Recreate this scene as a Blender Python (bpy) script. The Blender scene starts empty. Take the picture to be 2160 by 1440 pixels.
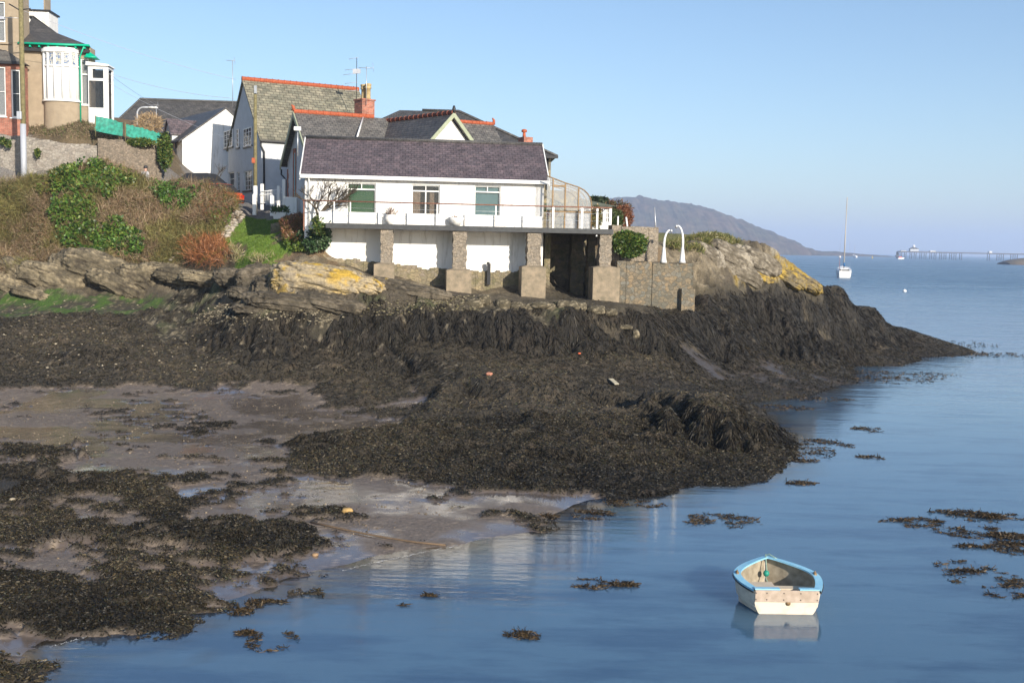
import bpy, math, random
import numpy as np
from mathutils import Vector, Matrix
random.seed(7); rng = np.random.default_rng(11)
R = math.radians
S = bpy.context.scene
COL = S.collection
# ---------------- camera, sky, sun, exposure
CAMZ = 6.5; FPX = 2250.0; PITCH = R(5.12); ROLL = R(1.2)
cp, sp = math.cos(PITCH), math.sin(PITCH); cr, sr = math.cos(ROLL), math.sin(ROLL)
fwd = np.array([0, cp, -sp]); r0 = np.array([1., 0, 0]); u0_ = np.array([0, sp, cp])
RT = cr*r0 + sr*u0_; UP = -sr*r0 + cr*u0_
CAM = np.array([0, 0, CAMZ])
cd = bpy.data.cameras.new('camera'); cam = bpy.data.objects.new('camera', cd); COL.objects.link(cam)
cd.sensor_width = 36; cd.lens = 36*FPX/2160; cd.clip_start = 0.1; cd.clip_end = 30000
cam.matrix_world = Matrix(((RT[0], UP[0], -fwd[0], 0), (RT[1], UP[1], -fwd[1], 0), (RT[2], UP[2], -fwd[2], CAMZ), (0, 0, 0, 1)))
S.camera = cam
SUN_EL = R(20.5); SUN_AZ = R(32)      # azimuth: degrees to the right of straight behind the camera
w = bpy.data.worlds.new('World'); S.world = w; w.use_nodes = True
nt = w.node_tree; nt.nodes.clear()
sky = nt.nodes.new('ShaderNodeTexSky'); sky.sky_type = 'NISHITA'; sky.sun_disc = False
sky.sun_elevation = SUN_EL; sky.sun_rotation = math.pi - SUN_AZ
sky.air_density = 1.0; sky.dust_density = 0.7; sky.ozone_density = 3.2; sky.altitude = 0
bg = nt.nodes.new('ShaderNodeBackground'); bg.inputs[1].default_value = 0.115
wo = nt.nodes.new('ShaderNodeOutputWorld')
nt.links.new(sky.outputs[0], bg.inputs[0]); nt.links.new(bg.outputs[0], wo.inputs[0])
sd = bpy.data.lights.new('sun', 'SUN'); sd.energy = 4.9; sd.angle = R(0.5); sd.color = (1.0, 0.91, 0.78)
sun = bpy.data.objects.new('sun', sd); COL.objects.link(sun)
tosun = Vector((math.sin(SUN_AZ)*math.cos(SUN_EL), -math.cos(SUN_AZ)*math.cos(SUN_EL), math.sin(SUN_EL)))
sun.rotation_euler = tosun.to_track_quat('Z', 'Y').to_euler(); sun.location = (20, -20, 40)
S.view_settings.view_transform = 'Standard'; S.view_settings.look = 'None'
S.view_settings.exposure = 0.55; S.view_settings.gamma = 1
S.cycles.max_bounces = 8; S.cycles.volume_bounces = 1; S.cycles.transparent_max_bounces = 12
S.cycles.use_denoising = True; S.cycles.volume_step_rate = 1

# ---------------- photo measuring helpers (pixel of the 2160x1440 photo -> place in the world)
def ray(u, v):
    return fwd + (u-1080)/FPX*RT - (v-720)/FPX*UP
def PY(u, v, Y):
    d = ray(u, v); t = Y/d[1]; return CAM + t*d
def PZ(u, v, z):
    d = ray(u, v); t = (z-CAMZ)/d[2]; return CAM + t*d
def proj(P):
    Q = P - CAM; f = Q@fwd
    return 1080 + FPX*(Q@RT)/f, 720 - FPX*(Q@UP)/f

# ---------------- noise
def _h(ix, iy, iz, s):
    h = (ix*374761393 + iy*668265263 + iz*2147483647 + s*1274126177) & 0xffffffff
    h = ((h ^ (h >> 13))*1274126177) & 0xffffffff
    return ((h ^ (h >> 16)) & 0xffff)/65535.0
def vnoise(x, y, z=0.0, s=0):
    x, y, z = np.broadcast_arrays(np.asarray(x, float), np.asarray(y, float), np.asarray(z, float))
    ix, iy, iz = np.floor(x).astype(np.int64), np.floor(y).astype(np.int64), np.floor(z).astype(np.int64)
    fx, fy, fz = x-ix, y-iy, z-iz
    fx, fy, fz = fx*fx*(3-2*fx), fy*fy*(3-2*fy), fz*fz*(3-2*fz)
    def c(a, b, d): return _h(ix+a, iy+b, iz+d, s)
    x00 = c(0,0,0)*(1-fx)+c(1,0,0)*fx; x10 = c(0,1,0)*(1-fx)+c(1,1,0)*fx
    lo = x00*(1-fy)+x10*fy
    if not np.any(fz): return lo
    x01 = c(0,0,1)*(1-fx)+c(1,0,1)*fx; x11 = c(0,1,1)*(1-fx)+c(1,1,1)*fx
    return lo*(1-fz)+(x01*(1-fy)+x11*fy)*fz
def fbm(x, y, z=0.0, o=4, s=0, g=0.5):
    a = 1.0; t = 0.0; n = 0.0; f = 1.0
    for k in range(o):
        t = t + a*vnoise(x*f+k*17.3, y*f+k*5.1, z*f, s+k); n += a; a *= g; f *= 2.03
    return t/n
def sstep(a, b, x):
    t = np.clip((x-a)/(b-a), 0, 1); return t*t*(3-2*t)

# ---------------- object helpers
def tag(o, label=None, cat=None, group=None, kind=None):
    if label: o['label'] = label
    if cat: o['category'] = cat
    if group: o['group'] = group
    if kind: o['kind'] = kind
    return o
def thing(name, label, cat, loc=(0, 0, 0), rz=0.0, group=None):
    o = bpy.data.objects.new(name, None); COL.objects.link(o); o.empty_display_size = 0.2
    o.location = loc; o.rotation_euler = (0, 0, rz)
    return tag(o, label, cat, group)
def npmesh(name, V, F, mat, parent=None, smooth=False, col=None, extra=None):
    """V (n,3), F (m,k) arrays -> object; col is one RGB per vertex"""
    V = np.asarray(V, np.float32); F = np.asarray(F, np.int32)
    me = bpy.data.meshes.new(name)
    me.vertices.add(len(V)); me.vertices.foreach_set('co', V.ravel())
    k = F.shape[1]
    me.loops.add(F.size); me.loops.foreach_set('vertex_index', F.ravel())
    me.polygons.add(len(F)); me.polygons.foreach_set('loop_start', np.arange(0, F.size, k, dtype=np.int32))
    if smooth: me.polygons.foreach_set('use_smooth', np.ones(len(F), bool))
    if col is not None:
        a = me.attributes.new('Col', 'FLOAT_COLOR', 'POINT')
        c = np.ones((len(V), 4), np.float32); c[:, :3] = col; a.data.foreach_set('color', c.ravel())
    for nm, arr in (extra or {}).items():
        a = me.attributes.new(nm, 'FLOAT', 'POINT'); a.data.foreach_set('value', np.asarray(arr, np.float32).ravel())
    me.update(calc_edges=True)
    if mat: me.materials.append(mat)
    o = bpy.data.objects.new(name, me); COL.objects.link(o)
    if parent: o.parent = parent
    return o

# ---------------- materials
def _n(nt, t, **k):
    n = nt.nodes.new(t)
    for a, b in k.items(): setattr(n, a, b)
    return n
def newmat(name):
    m = bpy.data.materials.new(name); m.use_nodes = True
    nt = m.node_tree; b = nt.nodes['Principled BSDF']
    return m, nt, b
def ramp(nt, src, stops):
    r = _n(nt, 'ShaderNodeValToRGB'); e = r.color_ramp.elements
    while len(e) < len(stops): e.new(0.5)
    for i, (p, c) in enumerate(stops):
        e[i].position = p; e[i].color = (*c, 1) if len(c) == 3 else c
    nt.links.new(src, r.inputs[0]); return r.outputs[0]
def noise(nt, co, scale, detail=4, rough=0.55):
    n = _n(nt, 'ShaderNodeTexNoise'); n.inputs['Scale'].default_value = scale
    n.inputs['Detail'].default_value = detail; n.inputs['Roughness'].default_value = rough
    if co is not None: nt.links.new(co, n.inputs['Vector'])
    return n.outputs['Fac']
def bump(nt, b, h, strength=0.4, dist=0.02, prev=None):
    n = _n(nt, 'ShaderNodeBump'); n.inputs['Strength'].default_value = strength
    n.inputs['Distance'].default_value = dist
    nt.links.new(h, n.inputs['Height'])
    if prev: nt.links.new(prev, n.inputs['Normal'])
    nt.links.new(n.outputs[0], b.inputs['Normal']); return n.outputs[0]
def mixc(nt, fac, a, b, mode='MIX'):
    n = _n(nt, 'ShaderNodeMix', data_type='RGBA', blend_type=mode)
    if isinstance(fac, (int, float)): n.inputs[0].default_value = fac
    else: nt.links.new(fac, n.inputs[0])
    for i, x in ((6, a), (7, b)):
        if isinstance(x, tuple): n.inputs[i].default_value = (*x, 1)
        else: nt.links.new(x, n.inputs[i])
    return n.outputs[2]
def math_(nt, op, a, b=None):
    n = _n(nt, 'ShaderNodeMath', operation=op)
    for i, x in ((0, a), (1, b)):
        if x is None: continue
        if isinstance(x, (int, float)): n.inputs[i].default_value = x
        else: nt.links.new(x, n.inputs[i])
    return n.outputs[0]
def pm(name, c, var=0.15, scale=6, rough=0.7, bmp=0.0, bscale=40, c2=None, metal=0, spec=0.4, lo=0.35, hi=0.65):
    m, nt, b = newmat(name); tc = _n(nt, 'ShaderNodeTexCoord').outputs['Object']
    f = noise(nt, tc, scale)
    d = c2 or tuple(x*(1-var*2) for x in c)
    nt.links.new(ramp(nt, f, [(lo, d), (hi, c)]), b.inputs['Base Color'])
    b.inputs['Roughness'].default_value = rough; b.inputs['Metallic'].default_value = metal
    b.inputs['Specular IOR Level'].default_value = spec
    if bmp: bump(nt, b, noise(nt, tc, bscale), bmp, 0.02)
    return m
def slate(name, ca, cb, mortar, bw=0.3, bh=0.2, lich=None, rough=0.6, bstr=0.5):
    m, nt, b = newmat(name); uv = _n(nt, 'ShaderNodeUVMap').outputs[0]
    br = _n(nt, 'ShaderNodeTexBrick'); br.offset = 0.5
    for k, v in (('Color1', (*ca, 1)), ('Color2', (*cb, 1)), ('Mortar', (*mortar, 1)), ('Scale', 1.0), ('Mortar Size', 0.02), ('Mortar Smooth', 0.3), ('Bias', 0.0), ('Brick Width', bw), ('Row Height', bh)):
        br.inputs[k].default_value = v
    nt.links.new(uv, br.inputs['Vector'])
    tc = _n(nt, 'ShaderNodeTexCoord').outputs['Object']
    c = mixc(nt, 0.85, br.outputs['Color'], ramp(nt, noise(nt, tc, 2.2, 6, 0.7), [(0.3, (0.55, 0.55, 0.55)), (0.7, (1.35, 1.3, 1.3))]), 'MULTIPLY')
    wn = _n(nt, 'ShaderNodeTexWhiteNoise', noise_dimensions='2D'); sn = _n(nt, 'ShaderNodeVectorMath', operation='SNAP'); sn.inputs[1].default_value = (bw, bh, 1); nt.links.new(uv, sn.inputs[0]); nt.links.new(sn.outputs[0], wn.inputs['Vector'])
    c = mixc(nt, 0.5, c, ramp(nt, wn.outputs['Value'], [(0.0, (.62, .62, .62)), (.5, (1, 1, 1)), (1, (1.5, 1.45, 1.4))]), 'MULTIPLY')
    if lich:
        c = mixc(nt, ramp(nt, noise(nt, tc, 7, 5, 0.75), [(0.6, (0, 0, 0)), (0.68, (.8, .8, .8))]), c, lich)
    nt.links.new(c, b.inputs['Base Color']); b.inputs['Roughness'].default_value = rough
    bump(nt, b, br.outputs['Fac'], -bstr, 0.02) if False else None
    inv = math_(nt, 'SUBTRACT', 1.0, br.outputs['Fac'])
    bump(nt, b, inv, bstr, 0.02)
    return m
def stone(name, ca, cb, cc, mortar, scale=3.2, bstr=0.8, sq=1.6, rough=0.85, stain=None):
    """rubble masonry: voronoi stones with joints"""
    m, nt, b = newmat(name); tc = _n(nt, 'ShaderNodeTexCoord').outputs['Object']
    mp = _n(nt, 'ShaderNodeMapping'); mp.inputs['Scale'].default_value = (1, 1, sq); nt.links.new(tc, mp.inputs[0])
    wv = mixc(nt, 0.22, mp.outputs[0], _noisecol(nt, mp.outputs[0], 3), 'ADD')
    v1 = _n(nt, 'ShaderNodeTexVoronoi'); v1.inputs['Scale'].default_value = scale; nt.links.new(wv, v1.inputs['Vector'])
    v2 = _n(nt, 'ShaderNodeTexVoronoi', feature='DISTANCE_TO_EDGE'); v2.inputs['Scale'].default_value = scale; nt.links.new(wv, v2.inputs['Vector'])
    sep = _n(nt, 'ShaderNodeSeparateColor'); nt.links.new(v1.outputs['Color'], sep.inputs[0])
    c = ramp(nt, sep.outputs[0], [(0.1, ca), (0.5, cb), (0.9, cc)])
    c = mixc(nt, 0.8, c, ramp(nt, noise(nt, tc, 9, 6, 0.7), [(0.25, (0.5, 0.5, 0.5)), (0.75, (1.4, 1.4, 1.4))]), 'MULTIPLY')
    e = ramp(nt, v2.outputs['Distance'], [(0.0, (.4, .4, .4)), (0.08, (1, 1, 1))])
    c = mixc(nt, e, mortar, c)
    if stain: c = mixc(nt, ramp(nt, noise(nt, tc, 0.9, 5, 0.7), [(0.45, (0, 0, 0)), (0.7, (.85, .85, .85))]), c, stain)
    nt.links.new(c, b.inputs['Base Color']); b.inputs['Roughness'].default_value = rough
    h = math_(nt, 'ADD', math_(nt, 'MULTIPLY', e, 0.6), math_(nt, 'MULTIPLY', noise(nt, tc, 25, 4), 0.5))
    bump(nt, b, h, bstr, 0.05)
    return m
def _noisecol(nt, co, scale):
    n = _n(nt, 'ShaderNodeTexNoise'); n.inputs['Scale'].default_value = scale; nt.links.new(co, n.inputs['Vector'])
    return n.outputs['Color']
def attrmat(name, rough=0.6, var=0.5, scale=20, transl=0.0, spec=0.4, bmp=0.0):
    m, nt, b = newmat(name); a = _n(nt, 'ShaderNodeAttribute', attribute_name='Col').outputs['Color']
    tc = _n(nt, 'ShaderNodeTexCoord').outputs['Object']
    c = mixc(nt, 1.0, a, ramp(nt, noise(nt, tc, scale, 3), [(0.3, (1-var,)*3), (0.7, (1+var,)*3)]), 'MULTIPLY')
    nt.links.new(c, b.inputs['Base Color']); b.inputs['Roughness'].default_value = rough
    b.inputs['Specular IOR Level'].default_value = spec
    if transl:
        t = _n(nt, 'ShaderNodeBsdfTranslucent'); nt.links.new(c, t.inputs[0])
        mx = _n(nt, 'ShaderNodeMixShader'); mx.inputs[0].default_value = transl
        nt.links.new(b.outputs[0], mx.inputs[1]); nt.links.new(t.outputs[0], mx.inputs[2])
        nt.links.new(mx.outputs[0], nt.nodes['Material Output'].inputs[0])
    return m

# ---------------- mesh builder
class MB:
    def __init__(s): s.v = []; s.f = []; s.m = []; s.sm = []
    def add(s, V, F, m=0, smooth=False):
        o = len(s.v); s.v += [tuple(p) for p in V]
        for f in F: s.f.append(tuple(i+o for i in f)); s.m.append(m); s.sm.append(smooth)
        return s
    def box(s, x0, x1, y0, y1, z0, z1, m=0):
        V = [(x, y, z) for z in (z0, z1) for y in (y0, y1) for x in (x0, x1)]
        return s.add(V, [(0,2,3,1), (4,5,7,6), (0,1,5,4), (2,6,7,3), (0,4,6,2), (1,3,7,5)], m)
    def hexa(s, b, t, m=0):   # b, t: 4 bottom / 4 top points, same winding (ccw from above)
        return s.add(list(b)+list(t), [(3,2,1,0), (4,5,6,7), (0,1,5,4), (1,2,6,5), (2,3,7,6), (3,0,4,7)], m)
    def prism(s, poly, y0, y1, m=0):   # poly of (x,z), extruded in y
        n = len(poly); V = [(x, y0, z) for x, z in poly]+[(x, y1, z) for x, z in poly]
        F = [tuple(range(n)), tuple(range(2*n-1, n-1, -1))]+[(i, i+n, (i+1) % n+n, (i+1) % n) for i in range(n)]
        return s.add(V, F, m)
    def prismx(s, poly, x0, x1, m=0):  # poly of (y,z), extruded in x
        n = len(poly); V = [(x0, y, z) for y, z in poly]+[(x1, y, z) for y, z in poly]
        F = [tuple(range(n-1, -1, -1)), tuple(range(n, 2*n))]+[(i, (i+1) % n, (i+1) % n+n, i+n) for i in range(n)]
        return s.add(V, F, m)
    def slab(s, P, th, m=0):   # four points of a plane, thickness straight down
        b = [(p[0], p[1], p[2]-th) for p in P]; return s.hexa(b, P, m)
    def tube(s, pts, r, n=8, m=0, cap=True):
        pts = [Vector(p) for p in pts]; rs = r if hasattr(r, '__len__') else [r]*len(pts)
        V = []; F = []; up = None
        for i, p in enumerate(pts):
            d = (pts[min(i+1, len(pts)-1)]-pts[max(i-1, 0)]); d = d.normalized() if d.length > 1e-9 else Vector((0,0,1))
            if up is None or abs(up.dot(d)) > .95: up = Vector((0, 0, 1)) if abs(d.z) < .9 else Vector((1, 0, 0))
            a = d.cross(up).normalized(); b = a.cross(d).normalized(); up = b
            for k in range(n):
                t = 2*math.pi*k/n; V.append(p+(a*math.cos(t)+b*math.sin(t))*rs[i])
        for i in range(len(pts)-1):
            for k in range(n): F.append((i*n+k, i*n+(k+1) % n, (i+1)*n+(k+1) % n, (i+1)*n+k))
        if cap: F += [tuple(range(n-1, -1, -1)), tuple(range((len(pts)-1)*n, len(pts)*n))]
        return s.add(V, F, m, True)
    def lathe(s, prof, c=(0, 0, 0), n=16, m=0):
        V = []; F = []
        for r, z in prof:
            for k in range(n): t = 2*math.pi*k/n; V.append((c[0]+r*math.cos(t), c[1]+r*math.sin(t), c[2]+z))
        for i in range(len(prof)-1):
            for k in range(n): F.append((i*n+k, i*n+(k+1) % n, (i+1)*n+(k+1) % n, (i+1)*n+k))
        F += [tuple(range(n-1, -1, -1)), tuple(range((len(prof)-1)*n, len(prof)*n))]
        return s.add(V, F, m, True)
    def grid(s, G, m=0, smooth=True, closed=False):   # G[i][j] points
        a, b = len(G), len(G[0]); V = [p for r_ in G for p in r_]
        F = [(i*b+j, i*b+(j+1) % b, (i+1)*b+(j+1) % b, (i+1)*b+j) for i in range(a-1) for j in range(b if closed else b-1)]
        return s.add(V, F, m, smooth)
    def rough(s, amp, sc=2.0, sd=0):
        if not s.v: return s
        V = np.array(s.v); N = np.stack([fbm(V[:, 0]*sc+9, V[:, 1]*sc, V[:, 2]*sc, 3, sd+k*7)-.5 for k in range(3)], 1)
        s.v = [tuple(p) for p in V+N*2*amp]; return s
    def build(s, name, mats, parent=None, z0=0.0, bevel=0.0, loc=None):
        if not isinstance(mats, (list, tuple)): mats = [mats]
        me = bpy.data.meshes.new(name)
        V = [(x, y, z-z0) for x, y, z in s.v]
        if loc is not None: V = [(x-loc[0], y-loc[1], z-loc[2]) for x, y, z in V]
        me.from_pydata(V, [], s.f)
        for m in mats: me.materials.append(m)
        me.polygons.foreach_set('material_index', s.m); me.polygons.foreach_set('use_smooth', s.sm)
        me.update()
        uv = me.uv_layers.new(name='UVMap'); D = np.zeros((len(me.loops), 2), np.float32)
        for p in me.polygons:
            n = p.normal; t = Vector((0, 0, 1)).cross(n)
            t = t.normalized() if t.length > .05 else Vector((1, 0, 0)); b = n.cross(t)
            for li in p.loop_indices:
                c = me.vertices[me.loops[li].vertex_index].co; D[li] = (c.dot(t), c.dot(b))
        uv.data.foreach_set('uv', D.ravel())
        o = bpy.data.objects.new(name, me); COL.objects.link(o)
        if parent: o.parent = parent
        if loc is not None and not parent: o.location = loc
        if bevel:
            bv = o.modifiers.new('bevel', 'BEVEL'); bv.width = bevel; bv.segments = 2; bv.limit_method = 'ANGLE'
        return o

class Frame:
    """a facade: origin on the ground, s runs along it, d goes into it (away from us), z up (world)"""
    def __init__(f, x, y, z0, deg):
        f.x, f.y, f.z0, f.a = x, y, z0, R(deg); f.c, f.s_ = math.cos(f.a), math.sin(f.a)
    def hit(f, u, v, d=0.0):
        q = ray(u, v); n = np.array([-f.s_, f.c]); o = np.array([f.x, f.y])+n*d
        t = (o@n)/(q[0]*n[0]+q[1]*n[1]); P = CAM+t*q
        return (P[0]-o[0])*f.c+(P[1]-o[1])*f.s_, P[2]
    def hitside(f, u, v, s=0.0):     # plane across the facade at s: returns (d, z)
        q = ray(u, v); n = np.array([f.c, f.s_]); o = np.array([f.x, f.y])+n*s
        t = (o@n)/(q[0]*n[0]+q[1]*n[1]); P = CAM+t*q
        return -(P[0]-o[0])*f.s_+(P[1]-o[1])*f.c, P[2]
    def rect(f, u0, v0, u1, v1, d=0.0):
        a = f.hit(u0, v1, d); b = f.hit(u1, v0, d); return a[0], b[0], a[1], b[1]
    def W(f, s, d, z): return (f.x+s*f.c-d*f.s_, f.y+s*f.s_+d*f.c, z)
    def root(f, name, label, cat, group=None): return thing(name, label, cat, (f.x, f.y, f.z0), f.a, group)

def wall_holes(mb, s0, s1, z0, z1, d0, d1, holes, m=0):
    """solid wall s0..s1, z0..z1, d0..d1 with rectangular openings (a,b,c,d)=(s0,s1,z0,z1)"""
    xs = sorted({s0, s1}|{h[0] for h in holes}|{h[1] for h in holes}); zs = sorted({z0, z1}|{h[2] for h in holes}|{h[3] for h in holes})
    nx, nz = len(xs)-1, len(zs)-1
    solid = lambda i, k: 0 <= i < nx and 0 <= k < nz and not any(h[0] < (xs[i]+xs[i+1])/2 < h[1] and h[2] < (zs[k]+zs[k+1])/2 < h[3] for h in holes)
    for i in range(nx):
        for k in range(nz):
            if not solid(i, k): continue
            a, b, c, d = xs[i], xs[i+1], zs[k], zs[k+1]
            V = [(a,d0,c), (b,d0,c), (b,d0,d), (a,d0,d), (a,d1,c), (b,d1,c), (b,d1,d), (a,d1,d)]
            F = [(0,1,2,3), (5,4,7,6)]
            if not solid(i-1, k): F.append((4,0,3,7))
            if not solid(i+1, k): F.append((1,5,6,2))
            if not solid(i, k-1): F.append((4,5,1,0))
            if not solid(i, k+1): F.append((3,2,6,7))
            mb.add(V, F, m)
def curve_roof(): pass
# ---------------- shared materials
M = {}
def _white():
    m, nt, b = newmat('white_render'); tc = _n(nt, 'ShaderNodeTexCoord').outputs['Object']
    mp = _n(nt, 'ShaderNodeMapping'); mp.inputs['Scale'].default_value = (2.5, 2.5, .35); nt.links.new(tc, mp.inputs[0])
    c = ramp(nt, noise(nt, mp.outputs[0], 1.6, 6, .7), [(.30, (.50, .48, .43)), (.48, (.80, .79, .76))])
    c = mixc(nt, ramp(nt, noise(nt, tc, .8, 5, .6), [(.55, (0, 0, 0)), (.75, (.5, .5, .5))]), c, (.64, .62, .56))
    nt.links.new(c, b.inputs['Base Color']); b.inputs['Roughness'].default_value = .8
    bump(nt, b, noise(nt, tc, 45, 4), .25, .02); return m
M['white'] = _white()
M['whitepaint'] = pm('white_paint', (0.80, 0.80, 0.78), 0.03, 5, 0.4)
M['greywhite'] = pm('grey_white_render', (0.56, 0.58, 0.60), 0.05, 2, 0.8, 0.2, 50)
M['pebble'] = pm('pebbledash', (0.36, 0.29, 0.205), 0.08, 2.5, 0.95, 0.6, 45)
M['purple'] = slate('purple_slate', (0.125, 0.098, 0.105), (0.10, 0.085, 0.092), (0.055, 0.045, 0.048), 0.28, 0.19, (0.19, 0.15, 0.13), 0.5)
M['grey_slate'] = slate('grey_slate', (0.12, 0.115, 0.105), (0.15, 0.145, 0.13), (0.06, 0.058, 0.055), 0.28, 0.2, (0.22, 0.21, 0.18), 0.55)
M['dark_slate'] = slate('dark_slate', (0.07, 0.068, 0.066), (0.09, 0.088, 0.082), (0.035, 0.034, 0.034), 0.3, 0.2, (0.13, 0.125, 0.11), 0.55)
M['moss_slate'] = slate('mossy_stone_slates', (0.25, 0.235, 0.17), (0.17, 0.17, 0.125), (0.075, 0.068, 0.048), 0.42, 0.26, (0.34, 0.28, 0.16), 0.85, 0.9)
M['terracotta'] = pm('terracotta_ridge', (0.46, 0.115, 0.05), 0.15, 8, 0.75)
M['brick'] = slate('red_brick', (0.42, 0.11, 0.06), (0.34, 0.085, 0.05), (0.30, 0.20, 0.15), 0.23, 0.075, None, 0.85, 0.4)
M['black'] = pm('black_paint', (0.03, 0.03, 0.032), 0.1, 5, 0.5)
M['deckedge'] = pm('dark_bitumen_edge', (0.055, 0.058, 0.06), 0.15, 6, 0.6)
M['sage'] = pm('sage_green_paint', (0.36, 0.39, 0.27), 0.08, 4, 0.55)
M['teal'] = pm('teal_green_paint', (0.0, 0.42, 0.24), 0.06, 6, 0.4)
M['wood_pole'] = pm('weathered_pole_wood', (0.22, 0.19, 0.09), 0.2, 7, 0.85, 0.4, 30)
M['greymetal'] = pm('grey_painted_steel', (0.44, 0.46, 0.50), 0.05, 5, 0.45, metal=0.1)
M['lightmetal'] = pm('aluminium', (0.55, 0.56, 0.57), 0.08, 5, 0.4, metal=0.6)
M['rust'] = pm('rusty_rail', (0.27, 0.12, 0.075), 0.25, 12, 0.8)
M['woodframe'] = pm('stained_timber', (0.30, 0.19, 0.09), 0.2, 8, 0.6)
M['concrete'] = pm('weathered_concrete', (0.33, 0.26, 0.18), 0.22, 3.5, 0.9, 0.8, 14, c2=(0.17, 0.145, 0.10), lo=.3, hi=.7)
M['rubble_grey'] = stone('grey_rubble', (0.22, 0.185, 0.14), (0.31, 0.255, 0.19), (0.25, 0.215, 0.17), (0.21, 0.18, 0.135), 6.5, 1.0, 1.2)
M['rubble_tan'] = stone('tan_rubble', (0.20, 0.17, 0.11), (0.31, 0.25, 0.15), (0.24, 0.20, 0.15), (0.15, 0.125, 0.085), 4.5, 0.9, 1.3, stain=(0.12, 0.12, 0.05))
M['quaystone'] = stone('quay_stone', (0.13, 0.115, 0.085), (0.24, 0.175, 0.10), (0.165, 0.155, 0.125), (0.125, 0.11, 0.08), 4.4, 1.0, 1.3, stain=(0.10, 0.098, 0.075))
M['walllight'] = stone('light_garden_wall', (0.29, 0.255, 0.215), (0.37, 0.335, 0.285), (0.245, 0.22, 0.19), (0.19, 0.165, 0.13), 4.2, 0.9, 1.5)
M['wallbrown'] = stone('brown_garden_wall', (0.20, 0.165, 0.125), (0.27, 0.215, 0.16), (0.17, 0.14, 0.105), (0.14, 0.115, 0.085), 6.5, 0.9, 1.4)
M['farstone'] = stone('old_house_stone', (0.30, 0.25, 0.15), (0.16, 0.15, 0.12), (0.36, 0.30, 0.18), (0.12, 0.11, 0.09), 2.2, 0.5, 1.4)
M['curtain'] = pm('net_curtain', (0.66, 0.68, 0.68), 0.06, 9, 0.9)
M['greenblind'] = pm('green_blind', (0.055, 0.20, 0.07), 0.04, 2, 0.6)
M['blueblind'] = pm('pale_blue_blind', (0.22, 0.42, 0.45), 0.04, 2, 0.6)
M['roomshade'] = pm('unlit_room_tone', (0.045, 0.042, 0.04), 0.2, 3, 0.8)  # near-black tone that paints the shade of unlit rooms
M['leaded'] = pm('leaded_glass', (0.52, 0.50, 0.42), 0.2, 9, 0.25, c2=(0.10, 0.16, 0.30), lo=0.42, hi=0.56)
def glassmat(name, tint, alpha, rough=0.03):
    m, nt, b = newmat(name)
    b.inputs['Base Color'].default_value = (*tint, 1); b.inputs['Roughness'].default_value = rough
    b.inputs['Alpha'].default_value = alpha; b.inputs['Specular IOR Level'].default_value = 0.8
    return m
M['glass'] = glassmat('window_glass', (0.05, 0.055, 0.06), 0.28)
M['polyglass'] = glassmat('cloudy_glazing', (0.45, 0.47, 0.48), 0.30, 0.25)
M['sheet'] = glassmat('polythene_sheet', (0.62, 0.62, 0.65), 0.82, 0.5)
M['net'] = pm('green_netting', (0.05, 0.40, 0.30), 0.35, 5, 0.8, c2=(.03, .20, .15)); M['net'].node_tree.nodes['Principled BSDF'].inputs['Alpha'].default_value = .82
M['leaf'] = attrmat('leaf', 0.42, 0.25, 3, 0.25)
M['twig'] = attrmat('twig', 0.85, 0.2, 5)
M['weed'] = attrmat('seaweed', 0.5, 0.35, 6, 0.0, 0.28)
M['bark'] = pm('bark', (0.10, 0.08, 0.055), 0.25, 10, 0.9, 0.6, 25)

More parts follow.
